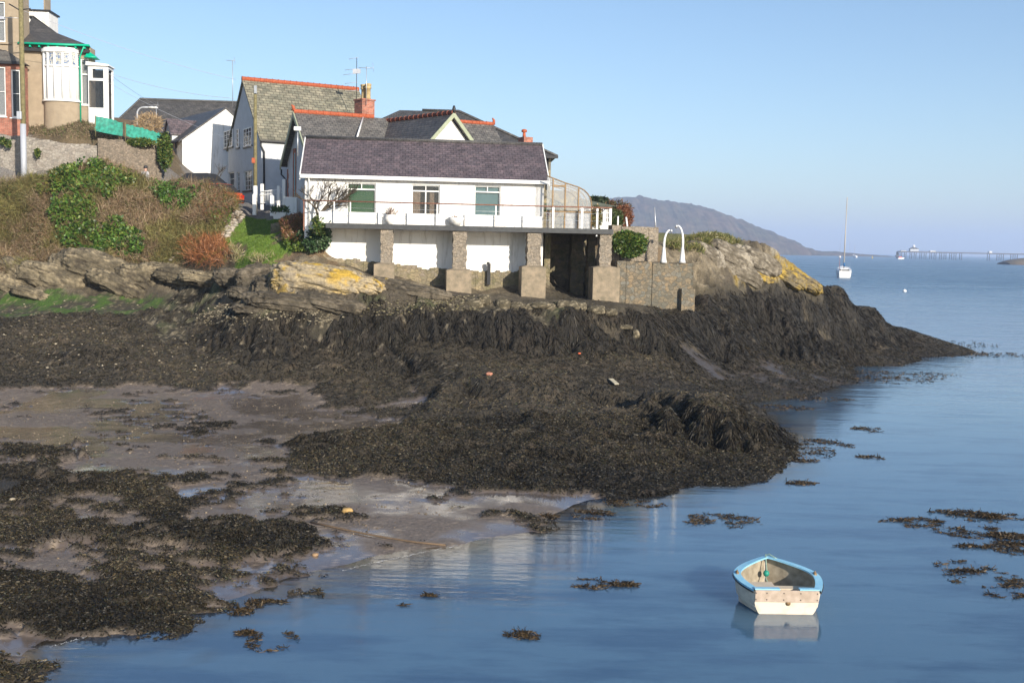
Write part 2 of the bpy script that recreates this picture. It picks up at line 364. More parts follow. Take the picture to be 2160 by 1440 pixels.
# ---------------- terrain control points: (u, v, 'y' distance | 'z' height, value, zone)
ZN = ['mudsparse', 'muddense', 'weed', 'rock', 'lichen', 'algae', 'grass', 'bank', 'road', 'barn', 'darkrock', 'earth', 'turf', 'wet']
CP = """
60 1370 z 0 muddense;230 1322 z 0 muddense;400 1285 z 0 muddense;500 1262 z 0 muddense;640 1212 z 0 mudsparse;740 1190 z 0 mudsparse
960 1150 z 0 mudsparse;1130 1120 z 0 mudsparse;1190 1075 z 0 mudsparse;1080 1062 z .1 mudsparse;900 1045 z .2 mudsparse;1400 1040 z 0 weed;1560 1020 z 0 weed;1640 985 z 0 weed;1672 955 z 0 weed
1655 915 z 0 weed;1600 880 z 0 weed;1545 850 z 0 wet;1700 832 z 0 wet;1800 805 z 0 wet;1900 772 z 0 weed;2050 747 z 0 weed
0 1440 z 0.02 muddense
300 1440 z -.35 muddense;700 1330 z -.4 muddense;1000 1260 z -.5 weed;1300 1180 z -.6 weed;1500 1110 z -.7 weed;1780 1000 z -.9 weed
1800 900 z -.9 weed;1900 830 z -.8 weed;2150 765 z -1.2 weed;2160 1100 z -1.5 weed;1700 1300 z -1.5 weed;1200 1430 z -1.2 weed;2100 1430 z -2 weed
0 1300 z .12 muddense;0 1150 z .22 muddense;0 1000 z .38 muddense;0 900 z .42 mudsparse;100 840 z .55 mudsparse;300 830 z .6 mudsparse
560 830 z .6 mudsparse;900 852 z .5 mudsparse;400 930 z .38 mudsparse;700 900 z .42 mudsparse;700 960 z .35 weed;850 930 z .42 weed
400 1080 z .24 muddense;250 1180 z .2 muddense;500 1150 z .16 muddense;150 1250 z .12 muddense;600 1060 z .2 mudsparse;800 1080 z .13 mudsparse;1000 1065 z .08 mudsparse
850 1120 z .06 mudsparse;300 960 z .42 mudsparse;100 980 z .45 muddense;520 960 z .36 mudsparse;250 1080 z .27 muddense
0 800 z .85 weed;100 770 z 1.1 weed;190 735 z 1.75 weed;230 790 z .95 weed;400 770 y 44.8 weed;600 768 y 43.9 weed;600 722 y 45.3 weed;460 728 y 46.3 weed;850 800 z .9 weed;380 800 z .85 weed
0 700 z 2.2 weed;250 700 z 2.1 weed;450 700 y 49 barn;620 700 y 46.2 weed;330 670 z 2.7 barn;150 675 z 2.6 weed
0 640 y 54 algae;60 650 y 53.5 algae;150 645 y 53.5 algae;300 635 y 55 algae;250 615 y 55.2 algae;420 620 y 54 barn;420 650 y 52.5 barn
200 600 y 55.6 rock;50 590 y 55.7 rock;0 570 y 56.5 rock;130 570 y 56.8 rock;290 585 y 56.5 rock;350 550 y 57 bank;200 545 y 57.5 bank;330 610 y 55.6 darkrock
60 540 y 57.6 bank;0 480 y 58.5 bank;150 450 y 59.5 bank;300 450 y 60 bank;400 480 y 60 bank;0 408 y 60.8 bank;80 400 y 62 bank;180 358 y 62 bank
250 378 y 62.3 bank;300 416 y 62.3 bank;270 400 y 62.4 bank;400 408 y 62.5 bank;450 418 y 62 bank;482 450 y 60.5 bank;410 530 y 57 bank;470 555 y 54.5 bank;370 600 y 56 rock
500 590 y 52.5 darkrock;470 520 y 57 grass;450 545 y 55 bank
520 540 y 52.8 grass;590 535 y 52 grass;530 500 y 55.5 grass;520 467 y 60.5 grass;585 465 y 60.5 grass;575 500 y 56 grass;500 436 y 65 road;560 442 y 64 road;600 432 y 64 road;470 440 y 65.5 road;512 456 y 62.3 road;545 455 y 62 road;590 452 y 61.6 road
540 562 y 51.5 earth;610 550 y 51 earth;660 548 y 50.8 rock;640 470 y 53.5 earth;620 500 y 53 earth;680 510 y 51.6 earth;690 545 y 51.3 earth;720 560 y 51 rock
560 580 y 50 rock;575 590 y 49.3 lichen;600 563 y 50 lichen;660 561 y 50 lichen;730 572 y 49.6 lichen;790 598 y 49.2 lichen;640 590 y 48.2 lichen;720 595 y 48.4 lichen;600 612 y 47.8 lichen;680 615 y 47.7 lichen;545 612 y 48.6 rock
575 628 y 47.9 darkrock;650 628 y 47.5 darkrock;740 632 y 47.6 darkrock;540 640 y 47.9 barn;620 648 y 47.3 darkrock;700 652 y 47.2 darkrock;500 660 y 47.8 barn;600 668 y 46.9 barn;680 680 y 46.5 barn;520 690 y 46.5 weed
800 585 y 50.2 darkrock;820 605 y 49 darkrock;860 600 y 50 darkrock;960 622 y 49.6 darkrock;880 625 y 48.6 darkrock;900 604 y 50.8 rock;1040 625 y 50.3 rock;1120 640 y 49.6 darkrock;1190 636 y 50.5 rock;1275 648 y 49.6 darkrock;1380 655 y 50.3 darkrock;1462 658 y 52 weed
770 650 y 47.6 barn;900 645 y 48 barn;1050 650 y 48.3 barn;1180 652 y 48.6 barn
760 672 y 47 weed;900 664 y 47.3 weed;1050 666 y 47.5 weed;1200 664 y 48 weed;1350 672 y 49.3 weed;1500 682 y 52.8 weed;1650 702 y 57.6 weed;1800 722 y 63 weed;1900 738 y 67 weed
760 705 y 46.5 weed;900 715 y 46.7 weed;1050 732 y 46.8 weed;1200 738 y 47.2 weed;1350 748 y 48.4 weed;1500 758 y 51.6 weed;1650 766 y 56.2 weed;1800 768 y 61.6 weed
900 745 y 45 weed;900 785 y 43.5 weed;700 725 y 46 weed;700 765 y 44.5 weed;800 815 y 42.2 weed;1100 765 y 45 weed;1300 785 y 45 weed;1450 800 y 46.5 weed;1600 800 y 50 wet;1700 790 y 53 wet;1500 790 y 48 wet;1400 770 y 46.6 weed
1300 835 y 42 weed;1450 852 y 42 wet;1520 830 y 44 wet;1380 820 y 43.3 wet
945 815 y 40.5 weed;1000 786 y 41.5 weed;1150 790 y 41.2 weed;1000 806 y 40.4 weed;1100 808 y 40.3 weed;1200 818 y 40 weed;1270 820 y 40.2 weed;928 842 y 39.3 weed;1000 852 z .6 weed;1150 858 z .75 weed;1250 865 z .8 weed
1360 838 y 38 weed;1420 830 y 38 weed;1490 840 y 37.2 weed;1560 858 y 36.6 weed;1325 880 z .42 weed;1340 850 y 40.5 weed;1605 893 y 35.8 weed;1640 935 y 34.6 weed;1500 965 z .12 weed;1480 880 y 34.3 weed;1410 882 y 34.8 weed;1480 845 y 36.4 weed;1480 935 z .35 weed;1570 900 y 34.2 weed;1560 945 z .3 weed;1600 965 z .1 weed
1380 905 y 35.2 weed;1350 960 z .3 weed;1300 1000 z .15 weed;1150 1000 z .25 weed;1000 1010 z .2 weed;1250 930 z .6 weed;1100 930 z .5 weed;1400 990 z .1 weed;1050 890 z .55 weed;950 960 z .3 weed
1470 530 y 57.5 rock;1480 506 y 60.5 turf;1502 498 y 61.5 turf;1545 513 y 61.6 turf;1525 530 y 60.3 rock;1490 525 y 59.3 rock;1440 515 y 59 turf;1430 535 y 57 rock;1600 525 y 61.8 rock;1645 545 y 62.3 lichen;1700 588 y 63.2 lichen;1560 560 y 60 lichen;1640 580 y 61 lichen;1500 560 y 58 rock
1780 617 y 66 darkrock;1850 655 y 69.5 weed;1900 692 y 73.5 weed;1958 722 y 78 weed;1550 610 y 57.7 darkrock;1680 640 y 61 darkrock;1780 670 y 64.5 weed
1470 600 y 56.2 rock;1485 645 y 55 weed;1600 682 y 58 weed;1700 706 y 61 weed;1800 726 y 64.5 weed;1880 737 y 68.5 weed
"""
WP = """
-4 52.0 4.5 rock;-1.5 52.0 4.2 rock;-7 52.0 5.1 rock;-8 54.5 6.8 earth;-4 54.5 6.8 earth;-1 54.5 6.8 earth;-9 57 7.3 earth;-4 60 7.4 earth;0 60 7.4 earth
2 52 4.1 rock;3 54 4.1 rock;4.6 54 4.1 rock;2.5 56 4.1 rock;4.2 56.2 4.1 rock;4 61 7.4 earth;7 60 7.2 turf;6.5 55.5 7.1 earth;6.8 55 6.9 earth;8.4 54.6 3.8 rock;7.6 52.2 3.6 rock;6.2 51.8 3.7 rock;8.7 52.8 3.5 rock;9.5 58 6.3 rock
10 66 6.0 turf;8 72 6.5 turf;12 70 4 rock;16 70 2.5 rock;22 76 0 rock;27 82 -1 weed;33 88 -2.5 weed;40 92 -3.5 weed;40 70 -3 weed;46 60 -3.5 weed;30 50 -3 weed;24 80 -1.6 weed;18 82 -1.5 weed;14 92 -2 weed;46 95 -4 weed;38 40 -3.5 weed;46 10 -4 weed;0 10 -1.6 weed;20 10 -3 weed;-12 9 0 mudsparse;-34 9 .6 mudsparse;-34 25 .9 muddense;-26 30 .6 muddense;-34 45 2.5 barn
-34 55 4 rock;-34 60 8 bank;-25 65.2 9.3 road;-34 65.2 9.8 road;-22 65.4 9.2 road;-17 66 8.8 road;-19 65 9 road;-14 68 8.7 road;-12 70 8.8 road
-25.3 67.0 12.2 bank;-23.8 67.7 12.0 bank;-28 65.6 9.5 road;-25.5 65.9 9.4 road;-23.5 66.6 9.3 road;-22.2 67.2 9.2 road;-30 65.5 9.6 road;-34 67.4 13.2 bank;-28 66.9 12.7 bank;-21.6 68.5 9.4 road;-20 69 9.2 road;-23.5 72 12.2 bank;-21 73 9.6 road;-34 75 14.5 earth;-26 75 14.3 earth;-28 70 14 bank;-34 70 14.2 bank;-20 80 9.8 earth
-34 95 15 earth;-15 80 9.2 earth;-15 95 10 earth;0 75 8 earth;0 95 8 earth;6 80 6 turf;6 95 3 turf
"""
pts = []
for line in CP.replace('\n', ';').split(';'):
    t = line.split()
    if not t: continue
    u, v, val = float(t[0]), float(t[1]), float(t[3])
    P = PY(u, v, val) if t[2] == 'y' else PZ(u, v, val)
    pts.append((P[0], P[1], P[2], ZN.index(t[4])))
for line in WP.replace('\n', ';').split(';'):
    t = line.split()
    if not t: continue
    pts.append((float(t[0]), float(t[1]), float(t[2]), ZN.index(t[3])))
CT = np.array(pts)
C0 = 0.2
def _phi(r2): return -np.sqrt(r2+C0*C0)
A = _phi((CT[:, None, 0]-CT[None, :, 0])**2+(CT[:, None, 1]-CT[None, :, 1])**2)
nC = len(CT); K = np.zeros((nC+1, nC+1)); K[:nC, :nC] = A+np.eye(nC)*0.004; K[:nC, nC] = 1; K[nC, :nC] = 1
SOL = np.linalg.solve(K, np.r_[CT[:, 2], 0])
def base_eval(x, y):
    """height, zone weights"""
    x = np.clip(x, -34, 46); y = np.clip(y, 9, 95)
    n = len(x); H = np.empty(n); Wt = np.zeros((n, len(ZN)))
    # warp the zone lookup so that its borders are ragged
    wx = x+(fbm(x*.9, y*.9, 0, 4, 3)-.5)*1.3+(fbm(x*4, y*4, 0, 3, 5)-.5)*.7; wy = y+(fbm(x*.9, y*.9, 0, 4, 9)-.5)*1.3+(fbm(x*4, y*4, 0, 3, 15)-.5)*.7
    OH = np.eye(len(ZN))[CT[:, 3].astype(int)]
    for a in range(0, n, 40000):
        b = slice(a, a+40000)
        r2 = (x[b, None]-CT[None, :, 0])**2+(y[b, None]-CT[None, :, 1])**2
        H[b] = _phi(r2)@SOL[:nC]+SOL[nC]
        q = 1/((wx[b, None]-CT[None, :, 0])**2+(wy[b, None]-CT[None, :, 1])**2+.05)**3.5
        q /= q.sum(1, keepdims=True); Wt[b] = q@OH
    return H, Wt
# ---------------- terrain sheet
xs = np.r_[np.array([-2500, -1200, -600, -300, -150, -90, -60, -45, -38]), np.arange(-34, 46.01, 0.1), np.array([50, 60, 90, 200, 600, 1500, 4000])]
yl = [8.9]
while yl[-1] < 96: yl.append(yl[-1]+0.0024*yl[-1]+0.014)
ys = np.r_[np.array([-250, -60, -20, 0, 5]), np.array(yl), np.array([100, 110, 130, 160, 200, 300, 500, 900, 1600, 3000, 6000])]
GX, GY = np.meshgrid(xs, ys); fx_, fy_ = GX.ravel(), GY.ravel()
H, Z = base_eval(fx_, fy_)
zw = {n: Z[:, i] for i, n in enumerate(ZN)}
n1 = fbm(fx_*.55, fy_*.55, 0, 5, 21); n1c = fbm(fx_*1.1, fy_*1.1, np.clip(H, -1, 20)*1.6, 4, 23); HZ = np.clip(H, -1, 20); n2 = fbm(fx_*2.3, fy_*2.3, HZ*2.3, 4, 31); n3 = fbm(fx_*7, fy_*7, HZ*7, 3, 41); n4 = fbm(fx_*14, fy_*14, HZ*14, 2, 47)
# strata: tilted ridges in the rock
q = (fx_*.8+fy_*.5+H*1.3)*1.1+n1*3.2
strat = 1-np.abs(2*vnoise(q*1.3, fy_*.25-fx_*.2, HZ*.8, 51)-1)
blocks = 1-np.abs(2*vnoise(q*3.1, fy_*.8, 0, 55)-1)
rocky = np.clip(zw['rock']+zw['lichen']+zw['darkrock']*.8+zw['barn']*.25, 0, 1)
# seaweed cover: solid on the slopes, in patches on the mud
pat = fbm(fx_*.62+3, fy_*.85, 0, 5, 61, .58)
flow = fbm(fx_*1.6, fy_*3.0, 0, 4, 71, .6)
pm_ = pat*.62+flow*.38
cov = np.clip(zw['weed']+.5*zw['barn'], 0, 1)*(.95-.17*sstep(.3, .8, H)*(1-sstep(1.6, 2.2, H)))+zw['muddense']*.55+zw['mudsparse']*.37
cov += zw['algae']*.2+zw['wet']*.60
WEED = sstep(0.0, 0.05, pm_-(1-cov)*.98+.03*(n3-.5)) * sstep(-.1, .15, zw['weed']+zw['muddense']+zw['mudsparse']+zw['barn']+zw['algae']+zw['wet']-.3)
rk0 = np.clip(zw['rock']+zw['lichen']+zw['darkrock']*.8, 0, 1)
WEED = np.maximum(WEED, sstep(.3, .6, rk0)*(1-sstep(3.0, 3.9, H-.5*sstep(4, 9, fx_)+(n1-.5)*1.6))*sstep(.38, .46, pat+.25)*sstep(-3, 2, fx_))
WEED = np.where(zw['weed'] > .8, np.maximum(WEED, sstep(.28, .34, pat+.12*(n3-.5)) if False else WEED), WEED)
wetz = zw['wet']
lump = fbm(fx_*1.1, fy_*1.3, 0, 4, 81)
land = sstep(-.6, .4, H)
streak = 1-np.abs(2*vnoise(fx_*2.6+fy_*.9+n1*2, fy_*.5-fx_*.15, 0, 91)-1)
# slope estimate for hanging weed folds
Hg = H.reshape(GX.shape); sx = np.gradient(Hg, axis=1)/np.gradient(GX, axis=1); sy = np.gradient(Hg, axis=0)/np.gradient(GY, axis=0)
slope = np.sqrt(sx**2+sy**2).ravel(); steep = sstep(.35, 1.0, slope)
fold = vnoise(fx_*3.4+n1*1.5, fy_*.6, 0, 95)
chip = np.floor(vnoise(q*2.2, fy_*1.1+fx_*.6, HZ*1.5, 57)*6)/6
strat2 = 1-np.abs(2*vnoise(q*5.5, fy_*.7-fx_*.5, 0, 58)-1)
D = rocky*(.50*(strat-.5)+.22*(blocks-.5)+.45*(n1-.5)+.30*(chip-.5)+.13*(strat2-.5)+.10*(n3-.5))
D += zw['weed']*((lump-.5)*(.35+.3*(fy_ < 40)+.3*steep)+(n2-.5)*.14+(n3-.5)*.06+steep*.6*(fold-.5)-.35*sstep(.9, .98, streak)*sstep(.2, .6, slope))*np.clip((H+.1)/.4, 0.15, 1)
D += WEED*((.05+.13*n2+.07*(n3-.4))*(.6+.4*zw['weed'])-.07*zw['weed']*(1-sstep(0, .5, H)))
D += (zw['muddense']+zw['mudsparse'])*(.05*(n1-.5)+.012*(n2-.5)) + (zw['muddense'])*.20*WEED*sstep(.45, .8, lump)
D += zw['barn']*((n2-.5)*.30+(n3-.5)*.14+(strat-.5)*.25)
D += (zw['bank']+zw['earth'])*((n1-.5)*.5+(n2-.5)*.2)+zw['grass']*(n2-.5)*.06+zw['algae']*((n1-.5)*.3+(n2-.5)*.12)
cr1 = np.abs(2*vnoise(q*.9+n2*.8, fy_*.55+fx_*.3, HZ*.9, 59)-1); cr2 = np.abs(2*vnoise(fx_*1.5+n1*2.5, fy_*1.1-q*.5, HZ*1.4, 60)-1)
CREV = np.maximum(1-sstep(.02, .10, cr1), 1-sstep(.01, .09, cr2))
D -= rocky*CREV*.16
def _seg(A_1, B_1):
    d = (B_1-A_1)[:2]; t = np.clip(((fx_-A_1[0])*d[0]+(fy_-A_1[1])*d[1])/(d@d), 0, 1); return np.hypot(fx_-A_1[0]-t*d[0], fy_-A_1[1]-t*d[1])
wob = (n2-.5)*.5
for a_1, a_2, w_1, dp_ in (((1392, 850, 37.3), (1462, 925, 33.9), .28, .55), ((1500, 880, 34.4), (1520, 960, 33.1), .14, .35), ((1560, 880, 34.6), (1565, 960, 33.2), .12, .25), ((1180, 795, 40.8), (1290, 870, 38.5), .2, .25)):
    D -= dp_*np.exp(-((_seg(PY(*a_1), PY(*a_2))+wob)/w_1)**2)
D *= 1-.75*sstep(19, 24, fx_)
D *= 1-.8*sstep(-11, -9.5, fx_)*(1-sstep(9, 9.6, fx_))*sstep(48.9, 49.6, fy_)*(1-sstep(54, 55, fy_))
onscreen = ((fx_ > -40) & (fx_ < 48) & (fy_ > 8) & (fy_ < 100))
Hf = H+D*onscreen
# keep the ground under the house and the quay down where it belongs
def px_box(x0, x1, y0, y1, s=.25):
    return sstep(x0-s, x0+s, fx_)*(1-sstep(x1-s, x1+s, fx_))*sstep(y0-s, y0+s, fy_)*(1-sstep(y1-s, y1+s, fy_))
Hf = np.where((zw['road'] > .5), np.minimum(Hf, H+.03), Hf)
Hf[(fy_ > 400) | (fx_ < -200)] = np.minimum(Hf[(fy_ > 400) | (fx_ < -200)], 8)
Hf[(fx_ > 300)] = -4; Hf[(fy_ > 150) & (fx_ > -20)] = -3; Hf[(fy_ > 1500)] = -3
def lerp(a, b, t): return a+(b-a)*t[:, None]
c_ = lambda *t: np.array(t)
dry = sstep(.0, .25, Hf)
mud = lerp(c_(.115, .092, .078)[None], c_(.18, .142, .112)[None], sstep(.35, .65, n1))*(.85+.3*n4[:, None])
mud = lerp(mud, c_(.33, .26, .19)[None], sstep(.63, .68, n4)*sstep(.45, .6, n2)*.8)
weedc = lerp(c_(.020, .016, .010)[None], c_(.060, .047, .028)[None], n3)
weedc = lerp(weedc, c_(.085, .062, .038)[None], sstep(.55, .75, n2)*.6)
stones = sstep(.66, .70, n4)
rockc = lerp(c_(.12, .097, .062)[None], c_(.27, .22, .145)[None], sstep(.3, .7, n2)); rockc = lerp(rockc, c_(.07, .058, .04)[None], sstep(.72, .9, 1-blocks)*.8)
lich = lerp(c_(.28, .235, .165)[None], c_(.46, .40, .30)[None], sstep(.35, .65, n3*.5+n2*.5)); yb = np.where(fx_ > 8, .13*(1-np.abs(H-5.25)/.6).clip(-1, 1)-.03, 0)
lich = lerp(lich, c_(.40, .26, .035)[None], .9*sstep(.49, .55, n2*.35+n1c*.4+n3*.25+yb))
lich = np.where((fx_ > 8)[:, None], lich*np.array([.92, .95, .98])[None], lich)
lich = lerp(lich, c_(.15, .125, .08)[None], .6*sstep(.62, .68, n3*.6+n2*.4)); lich = lerp(lich, c_(.16, .13, .07)[None], sstep(.8, .95, 1-strat)*.3)
dark = lerp(c_(.075, .062, .042)[None], c_(.14, .112, .078)[None], n2)
alg = lerp(c_(.055, .048, .03)[None], c_(.06, .125, .014)[None], sstep(.44, .58, n1*.5+n2*.35+n3*.15)); alg = lerp(alg, c_(.10, .17, .015)[None], sstep(.62, .72, n2*.6+n3*.4)*.6)
alg = lerp(alg, c_(.30, .25, .15)[None], stones*.5)
turf = lerp(c_(.10, .12, .03)[None], c_(.24, .21, .08)[None], n3)
gra = lerp(c_(.12, .20, .022)[None], c_(.165, .265, .03)[None], n2); gra = lerp(gra, c_(.28, .20, .08)[None], sstep(.62, .75, n1)*.7)
bank = lerp(c_(.09, .068, .035)[None], c_(.19, .14, .08)[None], n2)
road = c_(.20, .185, .17)[None]*(.92+.16*n3[:, None])
barn = lerp(c_(.05, .042, .026)[None], c_(.25, .21, .14)[None], sstep(.53, .62, n3*.4+n4*.6)); barn = lerp(barn, c_(.10, .12, .04)[None], sstep(.55, .7, n1)*.5)
earth = lerp(c_(.12, .085, .05)[None], c_(.26, .18, .10)[None], n2)
zc = {'mudsparse': mud, 'muddense': mud, 'weed': lerp(c_(.06, .048, .032)[None], c_(.12, .095, .06)[None], n2), 'rock': rockc, 'lichen': lich, 'algae': alg, 'grass': gra, 'bank': bank, 'road': road, 'barn': barn, 'darkrock': dark, 'earth': earth, 'turf': turf, 'wet': lerp(c_(.040, .033, .026)[None], c_(.085, .066, .048)[None], n2)}
sharp = Z**3; sharp /= sharp.sum(1, keepdims=True)
CC = sum(zc[n]*sharp[:, i:i+1] for i, n in enumerate(ZN))
# tide line on the rocks: black band below about 4 m, weed below 3 m
tide = rocky*np.where(fx_ > 4, 1-sstep(4.5, 4.85, Hf+(n1-.5)*.9+(n2-.5)*.4), 1-sstep(3.6, 4.9, Hf+(n1-.5)*1.6))
CC = lerp(CC, c_(.058, .048, .03)[None]*(1+.6*n3[:, None]), np.clip(tide, 0, 1)*(.45+.5*sstep(-3, 3, fx_)))
CC = lerp(CC, c_(.035, .028, .018)[None], rocky*CREV*.55)
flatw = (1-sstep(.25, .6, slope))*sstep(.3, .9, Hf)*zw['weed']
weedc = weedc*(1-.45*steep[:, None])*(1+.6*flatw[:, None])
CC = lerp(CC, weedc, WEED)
# brown speckle of shells and pebbles on the weedy beach
CC = lerp(CC, c_(.30, .25, .17)[None], stones*sstep(.52, .62, n2)*np.clip(zw['weed']+zw['barn'], 0, 1)*.7*sstep(.9, 1.6, Hf)*(fx_ < -2))
GRASSY = sharp[:, ZN.index('grass')]
wetm = sharp[:, 0]+sharp[:, 1]
RG = .95-.76*wetm*(1-WEED)*(.6+.4*sstep(.35, .6, 1-n1))-.35*np.clip(WEED, 0, 1)
RG = RG-.6*sharp[:, ZN.index('wet')]*(1-WEED)
RG = np.clip(RG, .1, .95)
mt, nt, b = newmat('shore_ground')
a = _n(nt, 'ShaderNodeAttribute', attribute_name='Col').outputs['Color']; ra = _n(nt, 'ShaderNodeAttribute', attribute_name='Rg').outputs['Fac']
tc = _n(nt, 'ShaderNodeTexCoord').outputs['Object']
fine = noise(nt, tc, 14, 8, 0.75)
c = mixc(nt, 1.0, a, ramp(nt, fine, [(0.3, (0.45,)*3), (0.5, (1.0,)*3), (0.68, (1.7,)*3)]), 'MULTIPLY')
wetn = math_(nt, 'MULTIPLY', math_(nt, 'SUBTRACT', ra, 0.3), 1.4)
c2 = mixc(nt, ramp(nt, ra, [(0.3, (0, 0, 0)), (0.5, (1, 1, 1))]), a, c)
nt.links.new(c2, b.inputs['Base Color']); nt.links.new(ra, b.inputs['Roughness']); b.inputs['Coat Roughness'].default_value = .10; b.inputs['Coat IOR'].default_value = 1.4; nt.links.new(ramp(nt, ra, [(0.22, (.9,)*3), (0.42, (0,)*3)]), b.inputs['Coat Weight'])
coarse = noise(nt, tc, 3.2, 9, 0.72); st2 = ramp(nt, ra, [(0.25, (.0,)*3), (0.6, (.85,)*3)])
nb = _n(nt, 'ShaderNodeBump'); nb.inputs['Distance'].default_value = .28; nt.links.new(coarse, nb.inputs['Height']); nt.links.new(st2, nb.inputs['Strength'])
n = _n(nt, 'ShaderNodeBump'); n.inputs['Distance'].default_value = .05; nt.links.new(nb.outputs[0], n.inputs['Normal'])
nt.links.new(fine, n.inputs['Height']); nt.links.new(ramp(nt, ra, [(0.25, (.04,)*3), (0.6, (.9,)*3)]), n.inputs['Strength']); nt.links.new(n.outputs[0], b.inputs['Normal'])
ny, nx = GX.shape
idx = np.arange(nx*ny).reshape(ny, nx)
Fg = np.stack([idx[:-1, :-1], idx[:-1, 1:], idx[1:, 1:], idx[1:, :-1]], -1).reshape(-1, 4)
ground = npmesh('ground', np.stack([fx_, fy_, Hf], 1), Fg, mt, None, True, CC, {'Rg': RG})
tag(ground, kind='structure')
HG = Hf.reshape(ny, nx); WG = WEED.reshape(ny, nx); ZG = {n: sharp[:, i].reshape(ny, nx) for i, n in enumerate(ZN)}
def samp(G, x, y):
    i = np.clip(np.searchsorted(xs, x)-1, 0, nx-2); j = np.clip(np.searchsorted(ys, y)-1, 0, ny-2)
    tx = (x-xs[i])/(xs[i+1]-xs[i]); ty = (y-ys[j])/(ys[j+1]-ys[j])
    return (G[j, i]*(1-tx)+G[j, i+1]*tx)*(1-ty)+(G[j+1, i]*(1-tx)+G[j+1, i+1]*tx)*ty
def hz(x, y): return samp(HG, np.atleast_1d(np.asarray(x, float)), np.atleast_1d(np.asarray(y, float)))
def hz1(x, y): return float(hz(x, y)[0])

# ---------------- water
wx = np.r_[np.array([-9000, -4000, -1500, -500, -150, -60, -30]), np.arange(-26, 47, .35), np.array([60, 90, 150, 300, 700, 1500, 4000, 9000])]
wy = np.r_[np.array([-300, -50, 0, 6]), np.arange(9, 95, .35), np.array([110, 150, 250, 500, 1000, 2000, 4000, 9500])]
WX, WY = np.meshgrid(wx, wy); hw = samp(HG, np.clip(WX.ravel(), -2400, 3900), np.clip(WY.ravel(), -240, 5900))
dep = np.clip(-hw, 0, 3); dep[(WY.ravel() > 96) | (WX.ravel() > 47)] = 3
mw, nt, b = newmat('sea_water')
a = _n(nt, 'ShaderNodeAttribute', attribute_name='Depth').outputs['Fac']
tc = _n(nt, 'ShaderNodeTexCoord').outputs['Object']
mp2 = _n(nt, 'ShaderNodeMapping'); mp2.inputs['Scale'].default_value = (.05, .16, 1); nt.links.new(tc, mp2.inputs[0])
wcol = ramp(nt, a, [(0.0, (.10, .078, .055)), (0.10, (.065, .08, .09)), (0.35, (.075, .145, .22)), (1.0, (.08, .16, .24))])
# dull reflection of rippled cat's-paws, painted as darker patches in the water colour
wcol = mixc(nt, ramp(nt, noise(nt, mp2.outputs[0], 5.0, 5, .6), [(.48, (0, 0, 0)), (.62, (.8, .8, .8))]), wcol, (.035, .085, .16))
nt.links.new(wcol, b.inputs['Base Color']); b.inputs['Subsurface Weight'].default_value = 1.0; b.inputs['Subsurface Radius'].default_value = (1.0, 1.0, 1.0); b.inputs['Subsurface Scale'].default_value = 5.0; b.inputs['IOR'].default_value = 1.6; b.inputs['Roughness'].default_value = .06
mp = _n(nt, 'ShaderNodeMapping'); mp.inputs['Scale'].default_value = (.28, 1.6, 1); mp.inputs['Rotation'].default_value = (0, 0, R(12)); nt.links.new(tc, mp.inputs[0])
h1 = noise(nt, mp.outputs[0], 1.3, 5, .6)
h2 = noise(nt, mp2.outputs[0], 1.0, 6, .75)
sepx = _n(nt, 'ShaderNodeSeparateXYZ'); nt.links.new(tc, sepx.inputs[0])
open_ = _n(nt, 'ShaderNodeMapRange'); open_.inputs[1].default_value = 35; open_.inputs[2].default_value = 260; nt.links.new(sepx.outputs[1], open_.inputs[0])
rg_ = math_(nt, 'ADD', .055, math_(nt, 'MULTIPLY', open_.outputs[0], math_(nt, 'MULTIPLY', noise(nt, mp2.outputs[0], .6, 5, .7), .5))); nt.links.new(rg_, b.inputs['Roughness'])
b1 = _n(nt, 'ShaderNodeBump'); b1.inputs['Strength'].default_value = .27; b1.inputs['Distance'].default_value = .035; nt.links.new(h1, b1.inputs['Height'])
b2 = _n(nt, 'ShaderNodeBump'); b2.inputs['Distance'].default_value = 1.6; nt.links.new(math_(nt, 'MULTIPLY', open_.outputs[0], .9), b2.inputs['Strength']); nt.links.new(h2, b2.inputs['Height']); nt.links.new(b1.outputs[0], b2.inputs['Normal'])
nt.links.new(b2.outputs[0], b.inputs['Normal'])
idx = np.arange(WX.size).reshape(WX.shape)
Fw = np.stack([idx[:-1, :-1], idx[:-1, 1:], idx[1:, 1:], idx[1:, :-1]], -1).reshape(-1, 4)
tag(npmesh('water', np.stack([WX.ravel(), WY.ravel(), 0*WX.ravel()], 1), Fw, mw, None, False, None, {'Depth': dep}), kind='structure')

# ---------------- leaves and blades as real little faces
def blades(name, P, D_, L, Wd, col, mat, bend=0.3, parent=None, seg=2):
    """strips from P along D_ (unit), length L, width Wd"""
    n = len(P); rv = rng.normal(size=(n, 3)); S_ = np.cross(D_, rv); S_ /= np.linalg.norm(S_, axis=1)[:, None]+1e-9
    Bn = np.cross(S_, D_); V = []
    for k in range(seg+1):
        t = k/seg; c = P+D_*(L*t)[:, None]+Bn*(L*bend*t*t*rng.uniform(-1, 1, n))[:, None]
        wd = (Wd*(1-.75*abs(t-.35)))[:, None]*.5
        V += [c-S_*wd, c+S_*wd]
    V = np.stack(V, 1).reshape(-1, 3); o = np.arange(n)[:, None]*(2*(seg+1)); F = []
    for k in range(seg): F.append(o+np.array([2*k, 2*k+1, 2*k+3, 2*k+2])[None])
    F = np.stack(F, 1).reshape(-1, 4)
    return npmesh(name, V, F, mat, parent, False, np.repeat(col, 2*(seg+1), 0))
def unit(v): return v/(np.linalg.norm(v, axis=1)[:, None]+1e-9)
def colmix(n, cols, jit=.25):
    cols = np.array(cols); c = cols[rng.integers(0, len(cols), n)]; return c*(1+rng.uniform(-jit, jit, (n, 1)))
